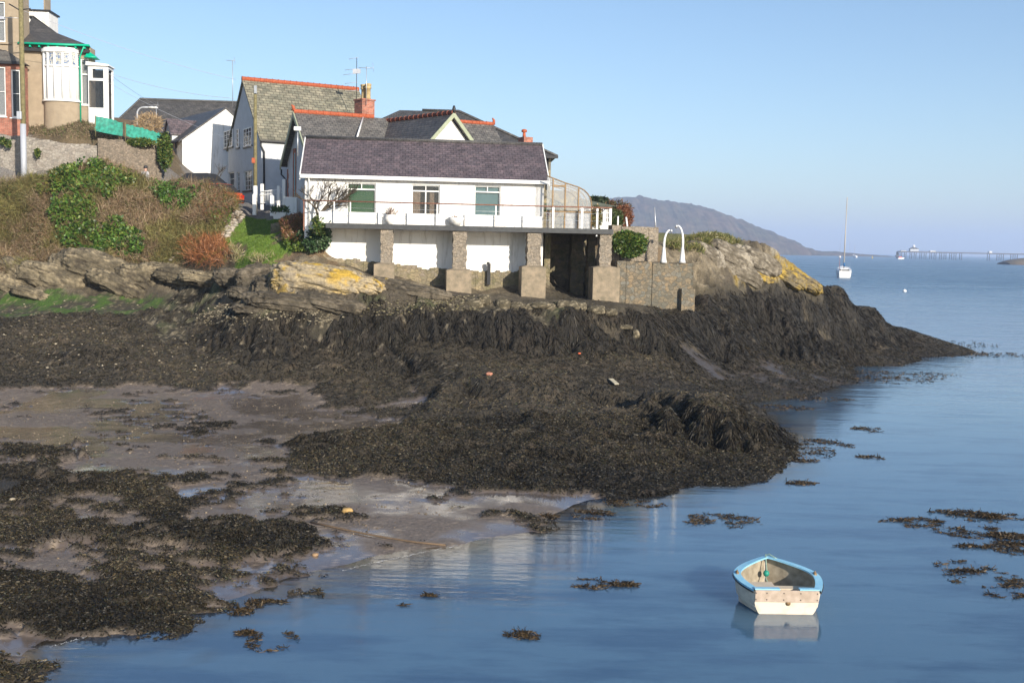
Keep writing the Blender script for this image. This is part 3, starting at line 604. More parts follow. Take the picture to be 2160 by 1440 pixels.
def inpoly(u, v, poly):
    p = np.array(poly, float); r = np.zeros(len(u), bool); j = len(p)-1
    for i in range(len(p)):
        c = ((p[i, 1] > v) != (p[j, 1] > v)) & (u < (p[j, 0]-p[i, 0])*(v-p[i, 1])/(p[j, 1]-p[i, 1]+1e-12)+p[i, 0]); r ^= c; j = i
    return r
def scatter(x0, x1, y0, y1, n, dens):
    x = rng.uniform(x0, x1, n); y = rng.uniform(y0, y1, n); k = rng.uniform(0, 1, n) < dens(x, y)
    x, y = x[k], y[k]; return x, y, hz(x, y)
def grads(x, y, e=.25):
    return (hz(x+e, y)-hz(x-e, y))/(2*e), (hz(x, y+e)-hz(x, y-e))/(2*e)
WCOL = [(.028, .022, .013), (.040, .031, .017), (.065, .050, .028), (.016, .014, .010), (.085, .068, .04), (.033, .034, .017), (.022, .018, .012)]
def weed_patch(x0, x1, y0, y1, n, L0, W0, name):
    x, y, z = scatter(x0, x1, y0, y1, n, lambda x, y: samp(WG, x, y)*(hz(x, y) > -.03))
    gx, gy = grads(x, y); m = len(x)
    gn = np.hypot(gx, gy); th = fbm(x*.8, y*.8, 0, 3, 101)*14+rng.normal(0, .7, m); fl = 1-sstep(.2, .55, gn)
    hx = -gx/(gn+1e-6)*(1-fl)+np.cos(th)*fl+rng.normal(0, .1, m)+fl*rng.normal(0, .2, m); hy = -gy/(gn+1e-6)*(1-fl)+np.sin(th)*fl+rng.normal(0, .22, m)
    hl_ = np.hypot(hx, hy)+1e-6; hx /= hl_; hy /= hl_
    Dd = unit(np.stack([hx, hy, gx*hx+gy*hy+rng.normal(.10, .16, m)], 1)); L = L0*rng.uniform(.5, 1.5, m)*(.38+1.2*np.clip(gn-.25, 0, 1.0)); Wd = W0*rng.uniform(.6, 1.4, m)
    lift = rng.uniform(.0, .05, m)
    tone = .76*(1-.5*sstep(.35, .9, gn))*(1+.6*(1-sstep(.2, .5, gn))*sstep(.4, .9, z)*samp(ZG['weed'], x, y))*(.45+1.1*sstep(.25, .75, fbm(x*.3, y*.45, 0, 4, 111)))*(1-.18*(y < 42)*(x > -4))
    return np.stack([x, y, z+lift], 1), Dd, L, Wd, tone
A_ = [weed_patch(-12, 6, 14, 26, 290000, .12, .023, 'a'), weed_patch(-20, 14, 26, 36, 260000, .15, .023, 'b'), weed_patch(-32, 44, 36, 80, 560000, .20, .026, 'c')]
Pw, Dw, Lw, Ww, Tw = [np.concatenate([a_[i] for a_ in A_]) for i in range(5)]
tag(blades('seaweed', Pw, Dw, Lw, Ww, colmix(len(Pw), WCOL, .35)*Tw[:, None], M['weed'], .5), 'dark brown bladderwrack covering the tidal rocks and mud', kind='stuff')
print('weed blades', len(Pw))
# ---------------- buildings
def XF(mb, f):   # frame coordinates -> world
    mb.v = [f.W(*p) for p in mb.v]; return mb
class Bld:
    def __init__(s, name, label, cat, f, z0, group=None):
        s.f = f; s.loc = (f.x, f.y, z0); s.root = thing(name, label, cat, s.loc, 0, group)
    def part(s, name, mb, mat, parent=None, f=None, bevel=0):
        XF(mb, f or s.f); return mb.build(name, mat, parent or s.root, loc=s.loc, bevel=bevel)
    def world(s, name, mb, mat, parent=None): return mb.build(name, mat, parent or s.root, loc=s.loc)
    def window(s, a, b, c, d, d0=0.0, th=.2, cols=2, rows=1, frame='whitepaint', back='roomshade', lights=None, sill=True, f=None, fw=.05, bb=None, glass='glass', dd=.08):
        """a,b = s range; c,d = z range; recessed frame with pane and what hangs behind it"""
        y0 = d0+dd; y1 = y0+.06; m = MB()
        m.box(a, a+fw, y0, y1, c, d); m.box(b-fw, b, y0, y1, c, d); m.box(a+fw, b-fw, y0, y1, c, c+fw); m.box(a+fw, b-fw, y0, y1, d-fw, d)
        zt = lights if lights else None
        if zt: m.box(a+fw, b-fw, y0-.01, y1, zt-fw*.6, zt+fw*.6)
        for k in range(1, cols):
            x = a+(b-a)*k/cols; m.box(x-fw*.4, x+fw*.4, y0+.005, y1-.005, (zt+fw*.6 if zt and bb == 'toplights' else c+fw), d-fw)
        for k in range(1, rows):
            z = c+(d-c)*k/rows; m.box(a+fw, b-fw, y0+.01, y1-.01, z-.015, z+.015)
        fr = s.part('window', m, M[frame], f=f)
        g = MB(); g.box(a+.01, b-.01, y0+.025, y0+.035, c+.01, d-.01); s.part('pane', g, M[glass], fr, f)
        k = MB(); k.box(a, b, y1+.06, y1+.08, c, d); s.part('blind' if 'blind' in back else 'curtain' if back == 'curtain' else 'dark_backing', k, M[back], fr, f)  # with no blind or curtain: dark sheet in place of the unlit room
        if sill:
            q = MB(); q.box(a-.07, b+.07, d0-.09, y0, c-.07, c-.002); s.part('sill', q, M[frame], fr, f)
        return fr
def ridge_run(P0, P1, r=.12, n=None, m=None):
    """half-round ridge tiles between two world points"""
    P0, P1 = Vector(P0), Vector(P1); L = (P1-P0).length; n = n or max(3, int(L/.42)); mb = MB()
    d = (P1-P0)/n
    for i in range(n):
        a = P0+d*i; b_ = P0+d*(i+.97); mb.tube([a, a+(b_-a)*.06, a+(b_-a)*.12, b_], [r*1.2, r*1.2, r, r*.97], 8)
    return mb
def gable_roof(mb, s0, s1, d0, d1, ze, zr, ov=.25, th=.12, axis='s'):
    """pitched roof with its ridge along s; eaves at d0,d1"""
    dm = (d0+d1)/2; k = (zr-ze)/(dm-d0); a = s0-ov; b = s1+ov; e0 = d0-ov; ez = ze-k*ov
    mb.slab([(a, e0, ez+th), (b, e0, ez+th), (b, dm, zr+th), (a, dm, zr+th)], th)
    e1 = d1+ov
    mb.slab([(a, dm, zr+th), (b, dm, zr+th), (b, e1, ez+th), (a, e1, ez+th)], th)
    return mb
def chimney(mb, s, d, z0, z1, w=.9, dp=.5): 
    mb.box(s-w/2, s+w/2, d-dp/2, d+dp/2, z0, z1); mb.box(s-w/2-.05, s+w/2+.05, d-dp/2-.05, d+dp/2+.05, z1+.001, z1+.12); return mb

# --- the white house on the terrace
P0 = PY(643, 470, 51.3); FH = Frame(P0[0], P0[1], 7.4, 6)
L = FH.hit(1147, 420)[0]; ZD = FH.hit(950, 476, -1.5)[1]; ZE = FH.hit(900, 376)[1]; ZR = FH.hit(880, 302, 2.7)[1]
WHW = 5.4
B = Bld('white_house', 'long low white rendered house with purple slate roof, standing on the pillared terrace', 'house', FH, ZD-.01)
wins = [FH.rect(732, 387, 793, 451), FH.rect(868, 391, 928, 454), FH.rect(1000, 393, 1056, 455)]
m = MB(); wall_holes(m, 0, L, ZD-.3, ZE+.1, 0, .25, wins)
m.box(0, .25, .25, WHW, ZD-3.0, ZE+.1); m.box(L-.25, L, .25, WHW, ZD-.3, ZE+.1); m.box(.25, L-.25, WHW-.25, WHW, ZD-.3, ZE+.1)
for a_, b_ in ((0, .25), (L-.25, L)): m.prismx([(0, ZE+.101), (WHW, ZE+.101), (WHW/2, ZR-.02)], a_, b_)
B.part('wall', m, M['white'])
sL = FH.hit(690, 500)[0]
m = MB(); m.box(-.02, L+.02, .03, .28, 3.6, ZD-.301); B.part('lower_wall', m, M['white'])
# rubble footing with a ragged top
m = MB(); tops = [(650, 530), (700, 541), (730, 546), (760, 548), (790, 552), (830, 557), (860, 559), (900, 566), (930, 566), (955, 571), (985, 565), (1010, 571), (1040, 573), (1070, 571), (1100, 572), (1147, 572)]
prev = None
for u, v in tops:
    s_, z_ = FH.hit(u, v, -.12)
    if prev:
        n = 4
        for i in range(n):
            a_ = prev[0]+(s_-prev[0])*i/n; b2_ = prev[0]+(s_-prev[0])*(i+1)/n; zz = prev[1]+(z_-prev[1])*(i+.5)/n+random.uniform(-.07, .05)
            m.box(a_, b2_, -.12-random.uniform(0, .04), .027, 3.3, zz)
    prev = (s_, z_)
B.part('stone_footing', m, M['rubble_tan'])
m = MB(); k = (ZR-ZE)/(WHW/2); ov = .22
gable_roof(m, 0, L, 0, WHW, ZE+.02, ZR, ov, .1)
B.part('roof', m, M['purple'])
m = MB(); m.box(-ov, L+ov, -ov-.10, -ov-.005, ZE-.16, ZE+.02); B.part('gutter', m, M['whitepaint'], bevel=.02)
for s_ in (-.25, L+.205):
    m = MB(); ez = ZE-k*ov
    m.hexa([(s_, -ov, ez-.08), (s_+.05, -ov, ez-.08), (s_+.05, WHW/2, ZR-.08), (s_, WHW/2, ZR-.08)], [(s_, -ov, ez+.16), (s_+.05, -ov, ez+.16), (s_+.05, WHW/2, ZR+.16), (s_, WHW/2, ZR+.16)])
    B.part('verge_board', m, M['whitepaint'])
m = MB(); a_ = FH.hit(652, 400)[0]; m.tube([(a_, -.28, ZE-.1), (a_, -.08, ZE-.3), (a_, -.08, ZD-.2)], .04, 8); B.part('downpipe', m, M['whitepaint'])
m = MB(); m.tube([(-ov, WHW/2, ZR+.13), (L+ov, WHW/2, ZR+.13)], .09, 8); B.part('ridge_tiles', m, M['dark_slate'])
for (a_, b_, c_z, d_z), bk in zip(wins, ('greenblind', 'curtain2', 'blueblind')):
    lt = c_z+(d_z-c_z)*.80
    if bk == 'curtain2':
        fr = B.window(a_, b_, c_z, d_z, cols=2, back='roomshade', lights=lt, bb='toplights')
        m = MB(); n = 15
        for x0, x1 in ((a_+.05, a_+.42), (b_-.48, b_-.26)):
            G = [[(x0+(x1-x0)*i/n, .165+.02*math.sin(i*1.9), z) for z in (c_z+.02, lt)] for i in range(n+1)]; m.grid(G)
        B.part('curtain', m, M['curtain_beige'] if 'curtain_beige' in M else M.setdefault('curtain_beige', pm('beige_curtain', (.52, .40, .30), .2, 9, .9)), fr)
        m = MB(); x = (a_+b_)/2; m.box(x-.03, x+.03, .09, .13, c_z+.05, lt-.03); B.part('mullion', m, M['whitepaint'], fr)
    else: B.window(a_, b_, c_z, d_z, cols=2, back=bk, lights=lt, bb='toplights')
m = MB(); P = FH.hit(628, 272, .8)
m.tube([(P[0], .8, P[1]-1.3), (P[0], .8, P[1])], .03, 6); B.part('mast', m, M['lightmetal'])
m = MB(); m.box(P[0]-.17, P[0]+.17, .62, .72, P[1]-.1, P[1]+.09); B.part('aerial_box', m, M['whitepaint'], bevel=.02)

# --- terrace on stone pillars
TB = Bld('pillared_terrace', 'dark-edged concrete terrace carried on square rubble pillars in front of the white house', 'terrace', FH, 4.0)
sA = FH.hit(688, 480, -1.5)[0]; sB = FH.hit(1291, 482, -1.5)[0]
ZB = FH.hit(950, 486.5, -1.5)[1]
m = MB(); m.box(sA, sB, -1.5, -.005, ZB+.02, ZD-.012); m.box(L+.03, sB, -.005, 6.5, ZB+.02, ZD-.012); TB.part('slab', m, M['concrete'])
m = MB(); m.box(sA-.02, sB+.02, -1.56, -1.503, ZB, ZD); m.box(sB+.003, sB+.06, -1.50, 6.5, ZB, ZD); TB.part('edge_beam', m, M['deckedge'])
pil = [(803, 829, 556, 788, 832, 586, -1.45), (955, 985, 569, 941, 995, 622, -1.45), (1112, 1142, 562, 1099, 1152, 634, -1.45), (1264, 1291, 563, 1249, 1308, 648, -1.45)]
for (u0, u1, vb, p0, p1, pb, d_) in pil:
    a_, b_, z0_, z1_ = FH.rect(u0, 490, u1, vb, d_); w_ = b_-a_
    m = MB(); n = 14
    V = [];
    for i in range(n+1):
        z = z0_-.05+(ZB-z0_+.05)*i/n; j = lambda: random.uniform(-.035, .035)
        V.append([(a_+j(), d_+j()*.5, z), (b_+j(), d_+j()*.5, z), (b_+j(), d_+.75+j(), z), (a_+j(), d_+.75+j(), z)])
    m.grid(V, smooth=False, closed=True); TB.part('pillar', m, M['rubble_grey'])
    c0, c1, z2, z3 = FH.rect(p0, vb+2, p1, pb, d_-.22)
    m = MB(); m.hexa([(c0, d_-.22, z2-.7), (c1, d_-.22, z2-.7), (c1, d_+1.05, z2-.7), (c0, d_+1.05, z2-.7)], [(c0, d_-.22, z3), (c1, d_-.22, z3), (c1, d_+1.05, z3), (c0, d_+1.05, z3)])
    m.hexa([(c0, d_-.22, z3+.001), (c1, d_-.22, z3+.001), (c1, d_+1.0, z3+.001), (c0, d_+1.0, z3+.001)], [(a_-.05, d_-.05, z3+.07), (b_+.05, d_-.05, z3+.07), (b_+.05, d_+.80, z3+.07), (a_-.05, d_+.80, z3+.07)])
    TB.part('plinth', m, M['concrete'], bevel=.015)
for (u0, u1, vb, d_) in [(1204, 1233, 566, 3.0), (1239, 1257, 566, 1.9)]:
    a_, b_, z0_, z1_ = FH.rect(u0, 490, u1, vb, d_); m = MB(); V = []
    for i in range(15):
        z = 3.6+(ZB-3.6)*i/14; j = lambda: random.uniform(-.04, .04)
        V.append([(a_+j(), d_+j()*.5, z), (b_+j(), d_+j()*.5, z), (b_+j(), d_+.6+j(), z), (a_+j(), d_+.6+j(), z)])
    m.grid(V, smooth=False, closed=True); TB.part('pillar', m, M['rubble_tan'])
m = MB(); m.box(L+.3, sB+.2, 4.2, 4.5, 3.2, ZB+.015); m.box(L+.3, L+.6, 1.5, 4.2, 3.2, ZB+.015); TB.part('back_wall', m, M['rubble_tan'])
# low white panel wall along the deck
d_ = -1.12; z1_ = FH.hit(900, 451, d_)[1]
m = MB(); s_ = FH.hit(672, 460, d_)[0]; e_ = FH.hit(1144, 460, d_)[0]; n = 8; stp = (e_-s_)/n
for i in range(n): m.box(s_+stp*i+.012, s_+stp*(i+1)-.012, d_, d_+.07, ZD-.005, z1_)
TB.part('panel_wall', m, M['white'])
# railing
RB = Bld('terrace_railing', 'rusty top rail on thin white posts along the edge of the terrace', 'railing', FH, ZD)
dr = -1.3; zr_ = FH.hit(900, 429, dr)[1]
s0_ = FH.hit(638, 425, dr)[0]
m = MB(); m.tube([(s0_, dr, zr_-.0), (FH.hit(1291, 434, dr)[0], dr, zr_)], .03, 8); m.tube([(sB-.05, dr, zr_), (sB-.05, 4, zr_)], .03, 8); RB.part('top_rail', m, M['rust'])
for u in (641, 705, 739, 800, 861, 922, 983, 1046, 1106, 1167, 1228, 1260, 1274, 1287):
    s_ = FH.hit(u, 450, dr)[0]; thick = .055 if u > 1150 else .03
    dq = dr if u < 1250 else dr+(u-1250)*.05; s_ = FH.hit(u, 450, dq)[0]
    m = MB(); m.box(s_-thick*.9, s_+thick*.9, dq-.03, dq+.03, ZD-.004 if u > 660 else 7.0, zr_-.03); RB.part('post', m, M['whitepaint'] if u > 660 else M['rust'])
for f_ in (.36, .7):
    m = MB(); m.tube([(FH.hit(705, 450, dr)[0], dr, ZD+(zr_-ZD)*f_), (sB-.05, dr, ZD+(zr_-ZD)*f_)], .008, 5); RB.part('wire', m, M['lightmetal'])

# --- conservatory with a curved glass roof
GB = Bld('glass_conservatory', 'lean-to greenhouse with curved glazing bars and cloudy panes at the end of the white house', 'conservatory', FH, ZD)
prof = [(1149, 371), (1167, 376), (1193, 386), (1221, 395), (1232, 401), (1240, 409), (1246, 419), (1248, 432)]
dg = -.9; pr = [FH.hit(u, v, dg) for u, v in prof]; pr[0] = (L+.02, pr[0][1]); sE = pr[-1][0]
def rib(m, d, r=.03): m.tube([(s_, d, z_) for s_, z_ in pr]+[(sE, d, ZD)], r, 6)
for d in (dg, .3, 1.5, 2.7):
    m = MB(); rib(m, d); GB.part('glazing_bar', m, M['woodframe'])
for s_, z_ in pr[1:4]:
    m = MB(); m.box(s_-.03, s_+.03, dg-.03, dg+.03, ZD, z_); GB.part('upright', m, M['woodframe'])
m = MB(); zt = FH.hit(1180, 392, dg)[1]; m.box(pr[1][0]+.03, pr[2][0]-.03, dg-.025, dg+.025, zt-.05, zt+.03); m.box(L+.02, sE-.03, dg-.02, dg+.02, zr_-.25, zr_-.19); m.box(sE-.03, sE+.03, dg+.03, 2.7, zr_-.03, zr_+.03); GB.part('cross_bar', m, M['woodframe'])
m = MB(); poly = [(s_, z_) for s_, z_ in pr]+[(sE, ZD), (L+.02, ZD)]
m.prism(poly, dg+.004, dg+.012); GB.part('front_glass', m, M['polyglass'])
m = MB(); m.grid([[(s_, d, z_+.005) for d in (dg, 2.7)] for s_, z_ in pr+[(sE, ZD)]]); GB.part('roof_glass', m, M['polyglass'])
m = MB(); n = 14; a_ = pr[2][0]; 
m.grid([[(a_+(sE-.06-a_)*i/n, dg+.10+.03*math.sin(i*1.3+j), ZD+.03+(zr_-.28-ZD)*j/4) for j in range(5)] for i in range(n+1)]); GB.part('plastic_sheet', m, M['sheet'])
m = MB(); m.box(L+.05, sE-.1, 2.72, 2.9, ZD, ZD+2.0); GB.part('rear_wall', m, M['farstone'])
TBn = Bld('potting_table', 'small wooden table with pots inside the glass conservatory', 'table', FH, ZD)
sT = pr[0][0]+.15
m = MB(); m.box(sT, sT+.8, 0, .5, ZD+.6, ZD+.64); TBn.part('table_top', m, M['woodframe'])
for x in (sT+.05, sT+.72):
    for y in (.05, .42): m = MB(); m.box(x, x+.04, y, y+.04, ZD, ZD+.6); TBn.part('leg', m, M['woodframe'])
for i in range(4):
    sx_ = sT+.1+i*.42; p = FH.W(sx_, .2 if i < 2 else -.3, (ZD+.64 if i < 2 else ZD)); m = MB(); m.lathe([(.07, 0), (.10, .16), (.11, .16), (.11, .19)], (0, 0, 0), 12)
    o = m.build('plant_pot', [M['terracotta']]); o.location = p; tag(o, ('first', 'second', 'third', 'fourth')[i]+' potted plant from the left inside the glass conservatory', 'potted plant', 'potted plants in the conservatory')
    n = 90; Pq = rng.normal(size=(n, 3))*np.array([.10, .10, .14])+np.array([0, 0, .36])
    blades('foliage', Pq, unit(rng.normal(size=(n, 3))), np.full(n, .12), np.full(n, .06), colmix(n, [(.06, .13, .03), (.10, .17, .04)]), M['leaf'], .3, o)

# --- summerhouse
FS = Frame(*PY(1244, 470, 58)[:2], 7.3, 4)
SBd = Bld('summerhouse', 'small white garden room with grey-green hipped roof and glazed doors behind the terrace', 'summerhouse', FS, 7.2)
ze = FS.hit(1280, 435)[1]; sl = FS.hit(1291, 435)[0]
w1 = [FS.rect(1253, 438, 1262, 470), FS.rect(1264, 438, 1274, 470), FS.rect(1277, 438, 1287, 470)]
m = MB(); wall_holes(m, -2.2, sl, 7.1, ze, 0, .12, w1); m.box(sl-.12, sl, .12, 3, 7.1, ze); m.box(-2.2, -2.08, .12, 3, 7.1, ze); m.box(-2.08, sl-.12, 2.88, 3, 7.1, ze); SBd.part('wall', m, M['whitepaint'])
for q_ in w1: SBd.window(*q_, cols=2, rows=3, sill=False, fw=.05, dd=.02)
zt = FS.hit(1252, 419, 1.5)[1]
m = MB(); e = .25; V = [(-2.2-e, -e, ze), (sl+e, -e, ze), (sl+e, 3+e, ze), (-2.2-e, 3+e, ze), (-.7, 1.5, zt), (sl-1.6, 1.5, zt)]
m.add(V, [(0, 1, 5, 4), (1, 2, 5), (2, 3, 4, 5), (3, 0, 4), (3, 2, 1, 0)]); SBd.part('roof', m, pm('green_grey_felt', (.15, .16, .11), .1, 5, .9))

# --- slate cottage behind (three wings)
FC = Frame(*PY(660, 400, 57.8)[:2], 8.0, 24)
CB = Bld('slate_cottage', 'grey slate cottage with red ridge tiles and sage bargeboards behind the white house', 'cottage', FC, 8.0)
CW = 6.4
zA = FC.hit(620, 241, CW/2)[1]; kA = 1.05; zeA = zA-kA*CW/2+.9
LA = FC.hit(770, 300, CW/2)[0]+.8
m = MB(); m.box(0, LA+5, 0, CW, 7.0, zeA); m.prismx([(0, zeA), (CW, zeA), (CW/2, zA)], 0, LA+5.0); CB.part('wall', m, M['greywhite'])
m = MB(); k2 = (zA-zeA)/(CW/2); ov = .35
m.slab([(-ov, -ov, zeA-k2*ov+.12), (LA+5.2, -ov, zeA-k2*ov+.12), (LA+5.2, CW/2, zA+.12), (-ov, CW/2, zA+.12)], .1)
m.slab([(-ov, CW/2, zA+.12), (LA+5.2, CW/2, zA+.12), (LA+5.2, CW+ov, zeA-k2*ov+.12), (-ov, CW+ov, zeA-k2*ov+.12)], .1)
CB.part('roof', m, M['grey_slate'])
m = ridge_run(FC.W(-ov, CW/2, zA+.16), FC.W(LA-.3, CW/2, zA+.16), .13); CB.world('ridge_tiles', m, M['terracotta'])
m = MB(); m.tube([(-ov, CW/2, zA+.2), (-ov-.02, CW/2, zA+.42), (-ov-.12, CW/2, zA+.5)], [.12, .09, .04], 8); CB.part('finial', m, M['terracotta'])
for dd0, dd1, z_a, z_b in ((-ov, CW/2, zeA-k2*ov, zA), (CW+ov, CW/2, zeA-k2*ov, zA)):
    m = MB(); s_ = -ov-.05
    m.hexa([(s_, dd0, z_a-.16), (s_+.06, dd0, z_a-.16), (s_+.06, dd1, z_b-.16), (s_, dd1, z_b-.16)], [(s_, dd0, z_a+.14), (s_+.06, dd0, z_a+.14), (s_+.06, dd1, z_b+.14), (s_, dd1, z_b+.14)]); CB.part('bargeboard', m, M['sage'])
m = MB()
for i in range(9):
    w_ = .34 if i % 2 else .22; m.box(-.03, .0, CW-w_, CW+.02, 8.2+i*.28, 8.2+(i+1)*.28)
CB.part('quoins', m, M['brick'])
# gable window with brick surround (on the plane s=0)
dz0 = FC.hitside(617, 395); dz1 = FC.hitside(640, 325)
dc = dz0[0]
m = MB(); za_, zb_ = 8.6, FC.hitside(625, 322)[1]
m.box(-.05, -.0, dc-.55, dc-.28, za_, zb_+.25); m.box(-.05, 0, dc+.28-.9-.4, dc-.9, za_, zb_+.25); m.box(-.05, 0, dc-.9, dc-.55, zb_, zb_+.25); CB.part('window_surround', m, M['brick'])
m = MB(); m.box(-.03, -.005, dc-.9, dc-.55, za_, zb_); CB.part('window', m, M['whitepaint'])
m = MB(); m.box(-.04, -.032, dc-.85, dc-.60, za_+.05, zb_-.05); CB.part('window', m, M['blueblind'])
m = MB(); m.tube([(-.3, CW+.3, zeA-.4), (-.3, CW+.3, zeA-.7), (-.08, CW+.1, zeA-1.0), (-.08, CW+.1, 8.3)], .05, 8); CB.part('downpipe', m, M['black'])
# front gabled wing, facing right
P = PY(893, 302, 57.2); FG = Frame(P[0], P[1], 8.0, 42)
ga = FG.hit(893, 304)[0]; gb = FG.hit(1002, 306)[0]; gm = (ga+gb)/2; gz = FG.hit(950, 240)[1]; gze = FG.hit(893, 304)[1]; gk = (gz-gze)/(gm-ga)
m = MB(); e = 1.2
m.prism([(ga-e, gze-e*gk-.1), (gb+e, gze-e*gk-.1), (gm, gz-.2)], 0, 8); m.box(ga-e, gb+e, 0, 8, 7.0, gze-e*gk-.101); CB.part('wall', m, M['white'], f=FG)
m = MB()
m.slab([(ga-e-.3, -.3, gze-(e+.3)*gk), (gm, -.3, gz), (gm, 7.5, gz), (ga-e-.3, 7.5, gze-(e+.3)*gk)], .12)
m.slab([(gm, -.3, gz), (gb+e+.3, -.3, gze-(e+.3)*gk), (gb+e+.3, 7.5, gze-(e+.3)*gk), (gm, 7.5, gz)], .12)
CB.part('roof', m, M['dark_slate'], f=FG)
for sgn, e1, e2 in ((1, ga-e-.3, gm), (-1, gb+e+.3, gm)):
    m = MB(); za = gze-(e+.3)*gk
    m.hexa([(e1, -.36, za-.22), (e2, -.36, gz-.22), (e2, -.305, gz-.22), (e1, -.305, za-.22)], [(e1, -.36, za+.06), (e2, -.36, gz+.06), (e2, -.305, gz+.06), (e1, -.305, za+.06)]); CB.part('bargeboard', m, M['sage'], f=FG)
m = ridge_run(FG.W(gm, -.3, gz+.04), FG.W(gm, 6.2, gz+.04), .12); CB.world('ridge_tiles', m, pm('brown_ridge', (.26, .085, .05), .2, 9, .8))
m = MB(); m.tube([(gm, -.32, gz), (gm, -.32, gz+.22), (gm, -.32, gz+.4)], [.06, .1, .05], 8); CB.part('finial', m, M['black'], f=FG)
# right wing
P = PY(968, 258, 61); FR = Frame(P[0], P[1], 8.0, 24); zq = P[2]; e_ = FR.hit(1041, 266)[0]
m = MB(); m.slab([(-2, -3.2, zq-2.6), (e_, -3.2, zq-2.6), (e_, 0, zq), (-2, 0, zq)], .12); m.slab([(-2, 0, zq), (e_, 0, zq), (e_, 3.2, zq-2.6), (-2, 3.2, zq-2.6)], .12); CB.part('roof', m, M['grey_slate'], f=FR)
m = MB(); m.box(-2, e_-.2, -3, 3, 7, zq-2.65); m.prismx([(-3, zq-2.64), (3, zq-2.64), (0, zq-.15)], -2, e_-.2); CB.part('wall', m, M['greywhite'], f=FR)
m = ridge_run(FR.W(-1, 0, zq+.04), FR.W(e_, 0, zq+.04), .11); CB.world('ridge_tiles', m, M['terracotta'])
m = MB(); m.tube([(e_, 0, zq), (e_+.02, 0, zq+.25), (e_-.08, 0, zq+.36)], [.10, .08, .04], 8); CB.part('finial', m, M['terracotta'], f=FR)
m = MB(); a1_ = PY(766, 250, 62.2); a2_ = PY(752, 297, 59.2); n_ = Vector((0, -.06, .05)); m.tube([tuple(Vector(a1_)+n_), tuple(Vector(a2_)+n_)], .05, 6); CB.world('valley_flashing', m, M['whitepaint'])
# big brick chimney with two pots
P = PY(771, 252, 62.7); FK = Frame(P[0], P[1], 9, 40); z0_ = P[2]-.8; z1_ = FK.hit(771, 213)[1]
m = MB(); m.box(-.42, .42, -.3, .55, z0_, z1_); m.box(-.47, .47, -.35, .6, z1_+.001, z1_+.08); ch = CB.part('chimney', m, M['brick'], f=FK)
for d in (-.1, .38):
    m = MB(); p = FK.W(.1, d, z1_+.08); zt = .95
    m.lathe([(.17, 0), (.15, .1), (.14, .6), (.19, .62), (.19, .7), (.15, .74), (.19, .78), (.19, .88), (.14, .9)], p, 14); CB.world('chimney_pot', m, M['potclay'] if 'potclay' in M else M.setdefault('potclay', pm('buff_clay', (.50, .38, .19), .15, 8, .85)), ch)
m = MB(); p0 = FK.W(-.2, -.38, z1_-.3); m.tube([p0, (p0[0], p0[1], p0[2]+2.2)], .018, 5)
m.tube([(p0[0]-.45, p0[1], p0[2]+2.1), (p0[0]+.35, p0[1], p0[2]+2.1)], .015, 5)
for i in range(9): x = p0[0]-.42+i*.09; m.tube([(x, p0[1]-.13, p0[2]+2.1), (x, p0[1]+.13, p0[2]+2.1)], .007, 4)
m.tube([(p0[0]+.35, p0[1], p0[2]+2.4), (p0[0]+.42, p0[1], p0[2]+1.9)], .01, 4)
o = m.build('television_aerial', M['lightmetal'], loc=p0); o.location = p0; tag(o, 'small television aerial on a short mast strapped to the red brick chimney', 'aerial')
# small end chimney
P = PY(1109, 303, 63); FK2 = Frame(P[0], P[1], 9, 30); z1_ = FK2.hit(1109, 290)[1]
m = MB(); m.box(-.3, .3, -.3, .35, P[2]-1.5, z1_); ch = CB.part('chimney', m, M['brick'], f=FK2)
m = MB(); m.lathe([(.10, 0), (.085, .22), (.07, .23), (.07, .26), (.16, .30), (.16, .42), (.08, .46)], FK2.W(-.12, 0, z1_), 12); CB.world('chimney_cowl', m, [M['terracotta']], ch)

# --- hipped stone house farther back
FX = Frame(*PY(1174, 340, 68)[:2], 8, 3)
HB = Bld('hipped_house', 'old stone house with a large dark hipped slate roof rising behind the cottages', 'house', FX, 7.8)
zE = FX.hit(1174, 332)[1]; r1 = FX.hit(968, 236, 5.2); r0_ = FX.hit(780, 230, 5.2)
m = MB(); m.box(-15, -.35, 0, 10.4, 7.2, zE); HB.part('wall', m, M['farstone'])
m = MB(); a_ = -15.4; V = [(a_, -.4, zE), (0, -.4, zE), (0, 10.8, zE), (a_, 10.8, zE), (r0_[0]+2, 5.2, r1[1]), (r1[0], 5.2, r1[1])]
m.add(V, [(0, 1, 5, 4), (1, 2, 5), (2, 3, 4, 5), (3, 0, 4), (3, 2, 1, 0)]); HB.part('roof', m, M['dark_slate'])
m = MB(); s_ = FX.hit(1155, 350)[0]; m.tube([(s_, -.1, zE), (s_, -.1, 8)], .06, 8); m.box(-6, .05, -.5, -.38, zE-.1, zE+.05); HB.part('downpipe', m, M['black'])
m = MB(); m.tube([(r0_[0]+3.5, 5.2, r1[1]+.05), (r1[0], 5.2, r1[1]+.05), (.0, -.4, zE+.05)], .09, 6); HB.part('ridge_tiles', m, M['dark_slate'])

